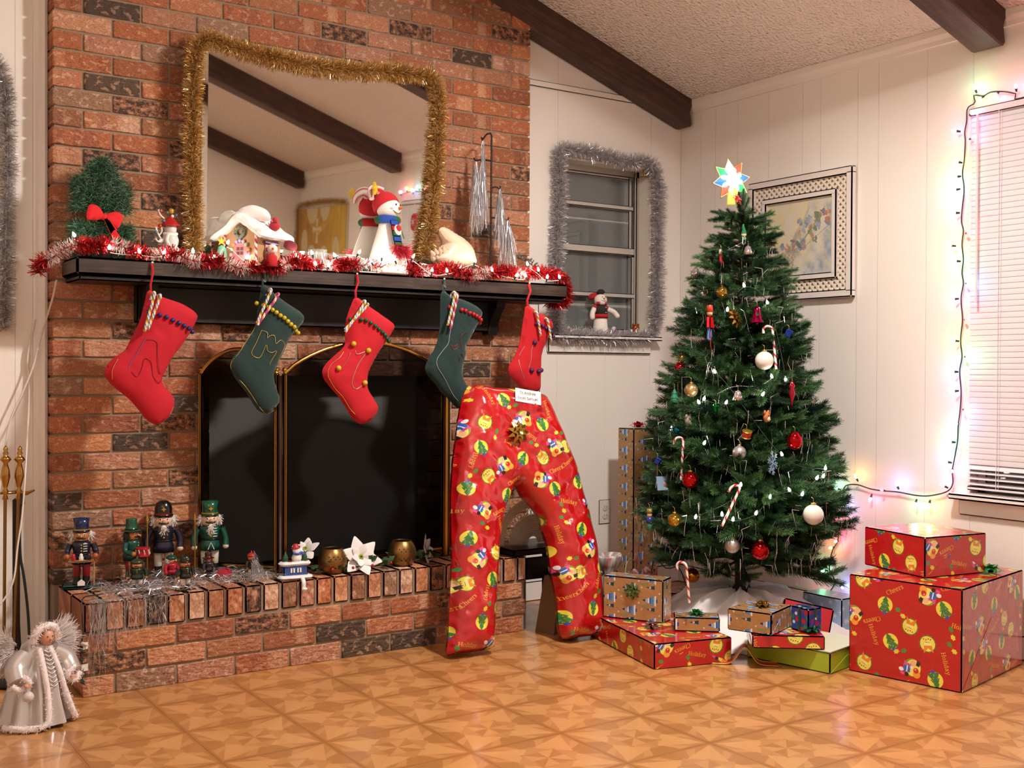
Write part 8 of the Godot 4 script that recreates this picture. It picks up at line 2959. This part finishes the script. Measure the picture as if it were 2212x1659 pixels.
	hook(t, 0.02)
	for q in [["brown bear face ornament at the right of the tree's middle", 1656, 901, "#b0683a", "#e0c8b0"], ["small pale animal face ornament at the left of the tree's middle", 1487, 909, "#8a7a70", "#d8c8bc"]]:
		t = ornament("bear_ornament", q[0], q[1], q[2])
		g = G.new(); g.ball(Vector3.ZERO, Vector3(0.02, 0.021, 0.012), Basis(), 16)
		part("head", g, mat(q[3], 0.5), t)
		g = G.new(); g.ball(Vector3(0, -0.007, 0.008), Vector3(0.012, 0.01, 0.008), Basis(), 12)
		part("muzzle", g, mat(q[4], 0.5), t)
		g = G.new(); g.ball(Vector3(0, -0.003, 0.016), 0.0032, Basis(), 8)
		part("nose", g, mat("#17120f", 0.4), t)
		for s in [-1.0, 1.0]:
			g = G.new(); g.ball(Vector3(s * 0.016, 0.018, 0), Vector3(0.008, 0.009, 0.005), Basis(), 10)
			part("ear", g, mat(q[3], 0.5), t)
			g = G.new(); g.ball(Vector3(s * 0.008, 0.006, 0.011), 0.0025, Basis(), 8)
			part("eye", g, mat("#17120f", 0.4), t)
	t = ornament("heart_ornament", "shiny green heart shaped ornament between two bright white lights", 1546, 882)
	g = G.new(); g.puffy(rounded(PackedVector2Array([Vector2(0, -0.02), Vector2(0.016, 0.0), Vector2(0.02, 0.012), Vector2(0.011, 0.018), Vector2(0, 0.011), Vector2(-0.011, 0.018), Vector2(-0.02, 0.012), Vector2(-0.016, 0.0)]), 0.003), 0.004, 0.010, 0.012)
	part("heart", g, shiny.call("#0f8040"), t); hook(t, 0.014)
	t = ornament("tree_ornament", "translucent green little tree at the tree's left edge", 1457, 856)
	g = G.new(); g.lathe([[0.0, -0.026], [0.021, -0.025], [0.012, -0.006], [0.016, -0.006], [0.008, 0.012], [0.011, 0.012], [0.0, 0.034]], 14)
	part("body", g, mat("#2c7a56", 0.2), t); hook(t, 0.034)
	t = ornament("spike_ornament", "long red glass spike at the right edge of the tree's middle", 1711, 850)
	g = G.new(); g.lathe([[0.0, -0.055], [0.004, -0.03], [0.013, 0.0], [0.008, 0.02], [0.012, 0.03], [0.004, 0.045], [0.0, 0.048]], 14)
	part("spike", g, mat("#a0182a", 0.12, 0.5), t); hook(t, 0.048)
	t = ornament("nutcracker_ornament", "tiny nutcracker ornament in blue and green on the tree's lower left edge", 1403, 1120)
	for q in [["legs", -0.028, 0.011, 0.026, "#2a7a5a"], ["coat", -0.005, 0.014, 0.024, "#22357a"], ["head", 0.014, 0.010, 0.016, "#c89878"], ["hat", 0.03, 0.011, 0.018, "#8a7a30"]]:
		g = G.new(); g.lathe([[0.0, q[1] - q[3] / 2], [q[2], q[1] - q[3] / 2], [q[2] * 1.05, q[1]], [q[2] * 0.9, q[1] + q[3] / 2], [0.0, q[1] + q[3] / 2]], 12)
		part(q[0], g, mat(q[4], 0.3), t)
	hook(t, 0.04)
	t = ornament("silver_cracker", "crumpled silver wrapped ornament at the upper left of the tree", 1520, 638)
	g = G.new(); g.ball(Vector3.ZERO, Vector3(0.026, 0.015, 0.014), Basis(Vector3.BACK, -0.4), 7)
	part("wrap", g, mat("#c8c4c8", 0.12, 0.9), t)
	g = G.new(); g.box(Vector3(-0.012, 0.009, 0.008), Vector3(0.012, 0.01, 0.01), 0.002)
	part("red_tip", g, mat("#8a2430", 0.4), t); hook(t, 0.02)
	t = ornament("picture_card", "pale blue picture card propped in the left boughs", 1430, 1044)
	g = G.new(); g.box(Vector3.ZERO, Vector3(0.085, 0.056, 0.002), 0.0006, Basis(Vector3.BACK, -0.06) * Basis(Vector3.RIGHT, -0.15))
	part("card", g, mat("#8aa6c2", 0.5), t)
	g = G.new(); g.ball(Vector3(0.02, -0.01, 0.002), Vector3(0.014, 0.012, 0.002), Basis(), 10)
	part("printed_figure", g, mat("#b06a60", 0.6), t)
	# bead chains
	for q in [["thin silver bead chain high on the front of the tree", [[1553, 547], [1570, 541], [1590, 531], [1604, 523]]], ["thin silver bead chain across the middle of the tree", [[1551, 850], [1575, 838], [1597, 834], [1625, 835], [1650, 829], [1664, 820]]]]:
		var pp := []
		for e in q[1]: pp.append(on_tree(e[0], e[1], 0.02))
		t = thing("bead_chain", q[0], "bead chain", pp[0])
		g = G.new()
		for p in smooth_path(pp, 0.006): g.ball(p - t.position, 0.0022, Basis(), 6)
		var o := part("beads", g, mat("#c8c4c0", 0.2, 0.8), t); o.set_meta("kind", "stuff")
	# white lights
	var cord := []
	t = thing("light_string", "string of white fairy lights wound through the Christmas tree", "light string", TP)
	var spots := [[1571, 672], [1608, 620], [1659, 657], [1697, 823], [1668, 817], [1646, 855], [1567, 873], [1520, 865], [1511, 872], [1546, 806], [1690, 985], [1783, 1015], [1777, 1032], [1763, 1036], [1732, 1071], [1707, 1062], [1663, 1077], [1632, 1112], [1583, 1126], [1560, 1115], [1502, 1120], [1600, 1050], [1450, 930], [1520, 960]]
	for q in spots: cord.append(on_tree(q[0], q[1], 0.015) - TP)
	g = G.new(); g.tube(smooth_path(cord, 0.02), 0.0014, 5)
	part("wire", g, mat("#1c3020", 0.6), t)
	for p in cord: bulb(t, p, "#fff4e0", 0.003, 14.0, 0.0055)
	# lit star on the top
	var sp := zp(1580, 389, 0.83)
	t = thing("tree_star", "lit eight pointed star on the tree's top with colored tips", "tree star", sp, -0.25)
	var cols := ["#e8e2d0", "#2a8a5a", "#2c5ab0", "#c83a30", "#d8a030", "#2a8a5a", "#2c5ab0", "#c83a30"]
	for i in 8:
		g = G.new()
		g.at(Transform3D(Basis(Vector3.BACK, TAU * i / 8 + 0.2)))
		var tip := Vector3(0, 0.088, 0); var l := Vector3(-0.026, 0.04, 0); var r := Vector3(0.026, 0.04, 0)
		for z in [1.0, -1.0]:
			var m := Vector3(0, 0.03, 0.016 * z)
			if z > 0: g.tri(tip, l, m); g.tri(tip, m, r)
			else: g.tri(tip, m, l); g.tri(tip, r, m)
		part("point", g, glow(cols[i], 1.6), t)
		g = G.new(); g.at(Transform3D(Basis(Vector3.BACK, TAU * i / 8 + 0.2))); g.tube([l, tip, r], 0.0022, 6); g.ball(tip, 0.004, Basis(), 8)
		part("gold_edge", g, mat("#c09a4a", 0.3, 0.8), t)
	g = G.new(); g.ball(Vector3.ZERO, Vector3(0.052, 0.052, 0.016), Basis(), 20)
	part("lit_center", g, glow("#fff6e6", 9.0), t)
	g = G.new(); g.lathe([[0.0, -0.10], [0.018, -0.10], [0.014, -0.04], [0.0, -0.04]], 12)
	part("socket", g, glow("#e8c050", 0.8), t)
	omni("#fff2dc", 0.05, Vector3(0, 0, 0.03), 0.03, t)
	t = ornament("red_bow", "small red ribbon at the foot of the star", 1590, 432, 0.03)
	loop_bow(t, "loops", 5, 0.03, 0.012, cloth("#b82a30"), Transform3D(Basis(Vector3.RIGHT, 1.0), Vector3.ZERO))

func bulb(t: Node3D, p: Vector3, k: String, e: float, em: float, r: float, up := Vector3.ZERO) -> void:
	var b := spun(up if up.length() > 0.0 else Vector3(rnd(-0.6, 0.6), 1, rnd(-0.6, 0.6)))
	var key := "bulbmesh%s" % r
	if not mats.has(key):
		var g := G.new()
		g.lathe([[0.0, 0.0], [r * 0.62, 0.0], [r, r * 0.9], [r * 0.8, r * 2.0], [r * 0.25, r * 3.2], [0.0, r * 3.4]], 10)
		mats[key] = g.mesh()
		g = G.new()
		g.lathe([[0.0, -r * 2.6], [r * 0.55, -r * 2.6], [r * 0.8, -r * 0.4], [r * 0.75, 0.0], [0.0, 0.0]], 8)
		mats[key + "s"] = g.mesh()
	put("bulb", mats[key], glow(k, em), t, Transform3D(b, p))
	put("socket", mats[key + "s"], mat("#17281c", 0.5), t, Transform3D(b, p))
	omni(k, e, p + b.y * r * 1.5, r * 0.8, t)

func make_string_lights() -> void:
	# colored lights pinned to the right wall
	var x := XR - 0.014
	var ps := []
	for q in [[2212, 210], [2195, 203], [2170, 198], [2140, 199], [2125, 207], [2104, 206], [2106, 222], [2090, 234], [2088, 262], [2084, 285], [2085, 306], [2083, 345], [2079, 375], [2082, 400], [2082, 420], [2078, 455], [2077, 480], [2081, 498], [2078, 528], [2081, 560], [2078, 590], [2081, 612], [2076, 646], [2079, 690], [2075, 735], [2078, 771], [2073, 803], [2076, 845], [2074, 886], [2070, 918], [2068, 955], [2060, 1000], [2057, 1018], [2058, 1045], [2045, 1062], [2008, 1071], [1978, 1070], [1940, 1063], [1905, 1060], [1880, 1056], [1851, 1047], [1826, 1050], [1821, 1070], [1820, 1095], [1810, 1120], [1811, 1150], [1809, 1170], [1798, 1190], [1793, 1215], [1792, 1232], [1803, 1254], [1797, 1272], [1776, 1294]]:
		ps.append(xp(q[0], q[1], x))
	var t := thing("light_string", "string of colored fairy lights pinned round the blinds and down the right wall", "light string")
	var back := []
	for i in 7: back.append(Vector3(x, 2.13 + 0.012 * (i % 2), 3.25 - i * 0.05 * 4.4 * 0.8))
	back.append_array(ps)
	var path := smooth_path(back, 0.012)
	var g := G.new(); g.tube(path, 0.0028, 6)
	part("wire", g, mat("#1c2a20", 0.5), t)
	var cl := {"g": "#74ffb4", "o": "#ffb458", "p": "#ff6d9a", "b": "#7c9aff", "r": "#ff3c50"}
	for q in [[2107, 193, "g"], [2119, 211, "o"], [2153, 203, "p"], [2195, 190, "p"], [2098, 246, "b"], [2066, 283, "p"], [2099, 298, "p"], [2070, 350, "o"], [2067, 382, "g"], [2065, 410, "b"], [2064, 460, "p"], [2090, 503, "r"], [2056, 531, "o"], [2066, 564, "g"], [2090, 613, "b"], [2062, 646, "p"], [2086, 690, "r"], [2063, 736, "o"], [2088, 771, "g"], [2061, 803, "b"], [2062, 845, "p"], [2084, 886, "p"], [2067, 916, "b"], [2055, 955, "g"], [2047, 998, "b"], [2058, 1017, "p"], [2040, 1050, "p"], [2008, 1088, "o"], [1978, 1086, "g"], [1938, 1050, "b"], [1907, 1059, "r"], [1881, 1075, "p"], [1850, 1033, "o"], [1809, 1056, "g"], [1821, 1095, "b"], [1808, 1120, "r"], [1807, 1169, "p"], [1797, 1183, "o"], [1781, 1233, "g"], [1818, 1268, "b"], [1774, 1293, "p"]]:
		var p := xp(q[0], q[1], x - 0.014)
		var near := p; var bd := 1e9
		for w in path:
			var d: float = w.distance_squared_to(p)
			if d < bd: bd = d; near = w
		bulb(t, p, cl[q[2]], 0.004, 14.0, 0.0062, p - near + Vector3(-0.006, 0, 0))
	for i in 5: bulb(t, Vector3(x - 0.014, 2.135 + 0.02 * (i % 2), 3.22 - 0.09 * i), cl["pobgp"[i]], 0.004, 14.0, 0.0062, Vector3(-0.2, 1, 0))
	# clear lights in the mantel garland
	t = thing("light_string", "string of clear fairy lights lying in the mantel's tinsel garland", "light string")
	var mp := []
	for q in [[160, 517], [234, 545], [300, 552], [352, 555], [415, 552], [463, 566], [488, 533], [530, 565], [580, 582], [606, 585], [640, 562], [672, 555], [680, 578], [706, 582], [722, 560], [771, 553], [800, 572], [822, 562], [850, 568], [888, 562], [930, 592], [963, 593], [990, 585], [1022, 572], [1060, 590], [1111, 602], [1133, 603], [1137, 578], [1160, 590], [1178, 606], [1206, 606]]: mp.append(zp(q[0], q[1], 0.232 if q[1] > 588 else 0.21))
	g = G.new(); g.tube(smooth_path(mp, 0.02), 0.0013, 5)
	part("wire", g, mat("#d8d4c8", 0.5), t)
	for p in mp: bulb(t, p + Vector3(0, 0.008, 0.012), "#fff2e2", 0.004, 20.0, 0.0055)

# ---------------------------------------------------------------- on the walls and window sill
func make_wall_things() -> void:
	var wm := mat("#dcd4ce", 0.5)
	# framed watercolor with a lattice mat
	var y0 := 1.388
	var y1 := 1.947
	var z0 := 0.395
	var z1 := 1.0
	var o := Vector3(XR - 0.002, (y0 + y1) / 2, (z0 + z1) / 2)
	var t := thing("framed_picture", "watercolor of flowers in a basket in a white lattice frame on the right wall", "picture", o, -PI / 2)
	var w := z1 - z0
	var h := y1 - y0
	var frame := func(name: String, ww: float, hh: float, bar: float, z: float, d: float) -> void:
		for s in [-1.0, 1.0]:
			var g := G.new()
			g.box(Vector3(0, s * (hh - bar) / 2, z + d / 2), Vector3(ww, bar, d), 0.005)
			part(name, g, wm, t)
			g = G.new()
			g.box(Vector3(s * (ww - bar) / 2, 0, z + d / 2), Vector3(bar, hh - bar * 1.2, d), 0.005)
			part(name, g, wm, t)
	frame.call("outer_bar", w, h, 0.034, 0.0, 0.03)
	var iw := w - 0.17
	var ih := h - 0.17
	frame.call("inner_bar", iw, ih, 0.028, 0.008, 0.022)
	var g := G.new(); g.box(Vector3(0, 0, 0.004), Vector3(w - 0.05, h - 0.05, 0.004))
	part("backing", g, mat("#c4b29c", 0.8), t)
	var pm := StandardMaterial3D.new(); pm.albedo_texture = flower_print(); pm.roughness = 0.25
	g = G.new()
	var a := iw / 2 - 0.024; var b := ih / 2 - 0.024
	g.quad(Vector3(-a, -b, 0.014), Vector3(a, -b, 0.014), Vector3(a, b, 0.014), Vector3(-a, b, 0.014))
	for i in 4: g.uv[i] = Vector2(0 if i in [0, 3] else 1, 1 if i < 2 else 0)
	part("print", g, pm, t)
	# slats of the lattice run both ways between the two frames
	var lm := mat("#e2d6c6", 0.6)
	var ow := w / 2 - 0.03; var oh := h / 2 - 0.03
	var ring := PackedVector2Array([Vector2(-ow, -oh), Vector2(ow, -oh), Vector2(ow, oh), Vector2(-ow, oh)])
	var hole := PackedVector2Array([Vector2(-iw / 2, -ih / 2), Vector2(iw / 2, -ih / 2), Vector2(iw / 2, ih / 2), Vector2(-iw / 2, ih / 2)])
	for s in [-1.0, 1.0]:
		for k in range(-26, 27):
			var c := k * 0.0305
			var dv := Vector2(1, s).normalized()
			var nv := Vector2(-dv.y, dv.x)
			var m := Vector2(c, 0)
			var strip := PackedVector2Array([m - dv + nv * 0.0052, m + dv + nv * 0.0052, m + dv - nv * 0.0052, m - dv - nv * 0.0052])
			for piece in Geometry2D.intersect_polygons(strip, ring):
				for q in Geometry2D.clip_polygons(piece, hole):
					if Geometry2D.is_polygon_clockwise(q): continue
					g = G.new(); g.prism(q, 0.010 if s > 0 else 0.013, 0.013 if s > 0 else 0.016)
					part("lattice_slat", g, lm, t)
	# golden picture that only the mirror shows
	t = thing("gold_picture", "golden picture of white ovals and a cross, seen only in the mirror", "picture", Vector3(XR - 0.002, 1.86, 4.62), -PI / 2)
	var em := StandardMaterial3D.new(); em.albedo_texture = egg_print(); em.roughness = 0.5
	g = G.new(); g.box(Vector3(0, 0, 0.01), Vector3(0.98, 0.5, 0.02), 0.002)
	part("board", g, mat("#c8b890", 0.7), t)
	g = G.new(); g.quad(Vector3(-0.485, -0.245, 0.0205), Vector3(0.485, -0.245, 0.0205), Vector3(0.485, 0.245, 0.0205), Vector3(-0.485, 0.245, 0.0205))
	for i in 4: g.uv[i] = Vector2(1 if i in [0, 3] else 0, 1 if i < 2 else 0)
	part("print", g, em, t)
	tinsel("tinsel_garland", "gold tinsel garland over the golden picture, seen in the mirror", [Vector3(XR - 0.03, 1.62, 5.11 - 0.02), Vector3(XR - 0.03, 1.9, 5.08), Vector3(XR - 0.03, 2.12, 5.07), Vector3(XR - 0.03, 2.15, 4.8), Vector3(XR - 0.03, 2.15, 4.5), Vector3(XR - 0.03, 2.13, 4.14)], 0.03, 0.0011, 2600, [["#b08a3c", 0.8], ["#e0c890", 0.2]])
	t = thing("felt_mitten", "red felt mitten with a white star hanging at the blinds, seen in the mirror", "ornament", Vector3(XR - 0.035, 1.92, 2.985), -PI / 2)
	g = G.new(); g.puffy(rounded(PackedVector2Array([Vector2(-0.04, -0.055), Vector2(0.04, -0.055), Vector2(0.05, 0.0), Vector2(0.035, 0.055), Vector2(-0.035, 0.055), Vector2(-0.05, 0.01)]), 0.008), 0.012, 0.012, 0.02)
	part("mitten", g, cloth("#a8182a"), t)
	for i in 3:
		g = G.new(); g.box(Vector3(0, 0, 0.014), Vector3(0.006, 0.055, 0.003), 0.001, Basis(Vector3.BACK, PI / 3 * i))
		part("star_ray", g, mat("#e0d8d4", 0.6), t)
	g = G.new(); g.tube([Vector3(0, 0.05, 0), Vector3(0, 0.2, 0.012)], 0.0012, 5)
	part("thread", g, mat("#e0d8d4", 0.6), t)
	# power outlet
	t = thing("wall_outlet", "white duplex power outlet on the wall left of the tall gift", "outlet", Vector3(2.55, 0.385, ZW))
	g = G.new(); g.box(Vector3(0, 0, 0.003), Vector3(0.072, 0.116, 0.006), 0.002)
	part("cover_plate", g, mat("#ddd2c6", 0.4), t)
	for y in [-0.02, 0.02]:
		g = G.new(); g.lathe([[0.0, 0.0], [0.016, 0.0], [0.016, 0.003], [0.0, 0.003]], 20, Transform3D(Basis(Vector3.RIGHT, PI / 2), Vector3(0, y, 0.006)))
		part("receptacle", g, mat("#d4c8bc", 0.4), t)
		for x in [-0.006, 0.006]:
			g = G.new(); g.box(Vector3(x, y + 0.003, 0.0092), Vector3(0.002, 0.008, 0.001), 0.0)
			part("slot", g, mat("#2a2622", 0.8), t)
	# plush snowman and little figures on the sill
	var sy := 1.236
	var zz := ZW + 0.005
	var bx := zp(1297, 720, zz).x
	t = thing("sill_snowman", "white cloth snowman in a dark vest and red cap standing on the small window's sill", "plush toy", Vector3(bx, sy, zz), -0.1)
	var white := cloth("#e4dcd2")
	g = G.new(); g.lathe([[0.0, 0.0], [0.037, 0.0], [0.038, 0.01], [0.031, 0.085], [0.0, 0.09]], 20)
	part("body", g, white, t)
	g = G.new(); g.lathe([[0.0, 0.085], [0.037, 0.085], [0.037, 0.104], [0.0, 0.106]], 20)
	part("red_hem", g, cloth("#b41a22"), t)
	g = G.new(); g.lathe([[0.0, 0.1], [0.035, 0.1], [0.033, 0.13], [0.029, 0.145], [0.0, 0.148]], 20)
	part("vest", g, cloth("#2a2624"), t)
	for s in [-1.0, 1.0]:
		g = G.new(); g.ball(Vector3(s * 0.034, 0.133, 0), Vector3(0.012, 0.017, 0.013), Basis(Vector3.BACK, s * 0.4), 12)
		part("red_cuff", g, cloth("#b41a22"), t)
		g = G.new(); g.tube(smooth_path([Vector3(s * 0.036, 0.13, 0.0), Vector3(s * (0.05 if s < 0 else 0.07), 0.108 if s < 0 else 0.118, 0.006), Vector3(s * (0.054 if s < 0 else 0.088), 0.088 if s < 0 else 0.098, 0.012)], 0.008), 0.0125, 12)
		g.ball(Vector3(s * (0.054 if s < 0 else 0.088), 0.088 if s < 0 else 0.098, 0.012), 0.0128, Basis(), 12)
		part("arm", g, white, t)
		g = G.new(); g.ball(Vector3(s * 0.008, 0.186, 0.0295), 0.0025, Basis(), 8)
		part("eye", g, mat("#17130f", 0.4), t)
	g = G.new(); g.ball(Vector3(0, 0.172, 0), Vector3(0.032, 0.029, 0.03), Basis(), 20)
	part("head", g, white, t)
	g = G.new(); g.lathe([[0.0, 0.146], [0.029, 0.148], [0.031, 0.158], [0.030, 0.163], [0.0, 0.163]], 24, Transform3D(Basis(), Vector3(0, 0, 0.002)))
	for i in g.v.size(): g.c[i] = Color("#b83038" if int(g.uv[i].x * 24.0) % 2 else "#e0d0cc").srgb_to_linear()
	part("striped_scarf", g, vcm(0.9), t)
	g = G.new(); g.lathe([[0.034, 0.18], [0.036, 0.186], [0.034, 0.196], [0.024, 0.206], [0.0, 0.21]], 20, Transform3D(Basis(Vector3.RIGHT, -0.12), Vector3(0, 0.002, -0.022)))
	part("cap", g, cloth("#b41a22"), t)
	g = G.new(); g.ball(Vector3(0.004, 0.212, -0.004), Vector3(0.02, 0.014, 0.018), Basis(), 12)
	part("cap_top", g, cloth("#1f1c1a"), t)
	g = G.new(); g.lathe([[0.0, 0.0], [0.004, 0.0], [0.0, 0.014]], 8, Transform3D(Basis(Vector3.RIGHT, PI / 2), Vector3(0, 0.178, 0.029)))
	part("carrot_nose", g, mat("#c87838", 0.6), t)
	g = G.new(); g.tube(smooth_path([Vector3(-0.013, 0.172, 0.027), Vector3(0, 0.166, 0.03), Vector3(0.013, 0.172, 0.027)], 0.003), 0.0009, 5)
	part("smile", g, mat("#5a3a30", 0.6), t)
	for y in [0.112, 0.136]:
		g = G.new(); g.box(Vector3(0.009, y, 0.034), Vector3(0.008, 0.005, 0.003), 0.001)
		part("patch", g, mat("#e0d8c8", 0.6), t)
	for q in [["small bird figure with red wings at the sill's left end", 1228, ["#d8cfc8", "#b0322c"], 0.7], ["tiny pair of snow figures right of the cloth snowman on the sill", 1326, ["#d8d0cc", "#3a3450"], 0.8]]:
		t = thing("sill_figure", q[0], "figurine", Vector3(zp(q[1], 715, zz).x, sy, zz))
		var k: float = q[3]
		g = G.new(); g.lathe([[0.0, 0.0], [0.02, 0.0], [0.022, 0.02], [0.014, 0.034], [0.0, 0.036]].map(func(e): return [e[0] * k, e[1] * k]), 14)
		part("body", g, mat(q[2][1], 0.5), t)
		g = G.new(); g.ball(Vector3(-0.004, 0.044, 0.004) * k, 0.015 * k, Basis(), 12)
		part("head", g, mat(q[2][0], 0.5), t)
		for s in [-1.0, 1.0]:
			g = G.new(); g.ball(Vector3(s * 0.022, 0.026, 0.004) * k, Vector3(0.008, 0.014, 0.008) * k, Basis(Vector3.BACK, s * 0.5), 10)
			part("wing", g, mat(q[2][1], 0.5), t)
			g = G.new(); g.ball(Vector3(-0.004 + s * 0.005, 0.047, 0.018) * k, 0.002 * k, Basis(), 6)
			part("eye", g, mat("#14110f", 0.4), t)
		g = G.new(); g.tube([Vector3(-0.004, 0.043, 0.017) * k, Vector3(-0.004, 0.042, 0.026) * k], [0.003 * k, 0.0008], 7)
		part("beak", g, mat("#c87030", 0.5), t)
		if q[1] == 1326:
			g = G.new(); g.box(Vector3(0.026, 0.01, 0.008) * k, Vector3(0.012, 0.02, 0.01) * k, 0.002)
			part("yellow_broom", g, mat("#c8a428", 0.5), t)
	t = thing("glass_bear", "shiny amber glass bear with a magenta bauble at the sill's right end", "ornament", Vector3(zp(1373, 716, zz).x, sy, zz))
	var amber := mat("#9a4a1a", 0.12, 0.6)
	g = G.new(); g.lathe([[0.0, 0.0], [0.018, 0.0], [0.021, 0.014], [0.013, 0.028], [0.0, 0.03]], 16)
	part("body", g, mat("#a8983a", 0.15, 0.7), t)
	g = G.new(); g.ball(Vector3(0, 0.042, 0), Vector3(0.02, 0.019, 0.018), Basis(), 18)
	part("head", g, amber, t)
	for s in [-1.0, 1.0]:
		g = G.new(); g.ball(Vector3(s * 0.015, 0.059, 0), 0.007, Basis(), 10)
		part("ear", g, amber, t)
		g = G.new(); g.ball(Vector3(s * 0.02, 0.006, 0.01), Vector3(0.009, 0.008, 0.012), Basis(), 10)
		part("foot", g, mat("#8a1830", 0.15, 0.5), t)
	g = G.new(); g.ball(Vector3(0, 0.037, 0.016), Vector3(0.009, 0.007, 0.006), Basis(), 10)
	part("muzzle", g, mat("#c88a4a", 0.2, 0.5), t)
	g = G.new(); g.ball(Vector3(-0.024, 0.018, 0.008), 0.013, Basis(), 14)
	part("bauble", g, mat("#a01440", 0.1, 0.6), t)
	# cord of the mantel lights hanging at the chimney's right edge
	var cp := [zp(1163, 650, 0.02), zp(1164, 720, 0.01), zp(1166, 790, 0.01), zp(1165, 840, 0.01), zp(1170, 900, -0.02), zp(1172, 1000, -0.05), Vector3(2.2, 0.2, -0.07)]
	t = thing("cord", "thin black cord hanging beside the chimney's right edge", "cord", cp[0])
	for i in cp.size(): cp[i] -= t.position
	g = G.new(); g.tube(smooth_path(cp, 0.02), 0.002, 6)
	part("cable", g, mat("#17191a", 0.5), t)
	cp = [yp(1405, 1300, 0.02), zp(1412, 1210, 0.35), zp(1440, 1228, 0.4), zp(1470, 1232, 0.45), yp(1500, 1330, 0.01)]
	t = thing("cord", "thin dark wires looping beside the tall gift under the tree's left boughs", "cord", cp[0])
	for i in cp.size(): cp[i] -= t.position
	g = G.new(); g.tube(smooth_path(cp, 0.02), 0.0025, 6)
	part("cable", g, mat("#2a1c18", 0.5), t)
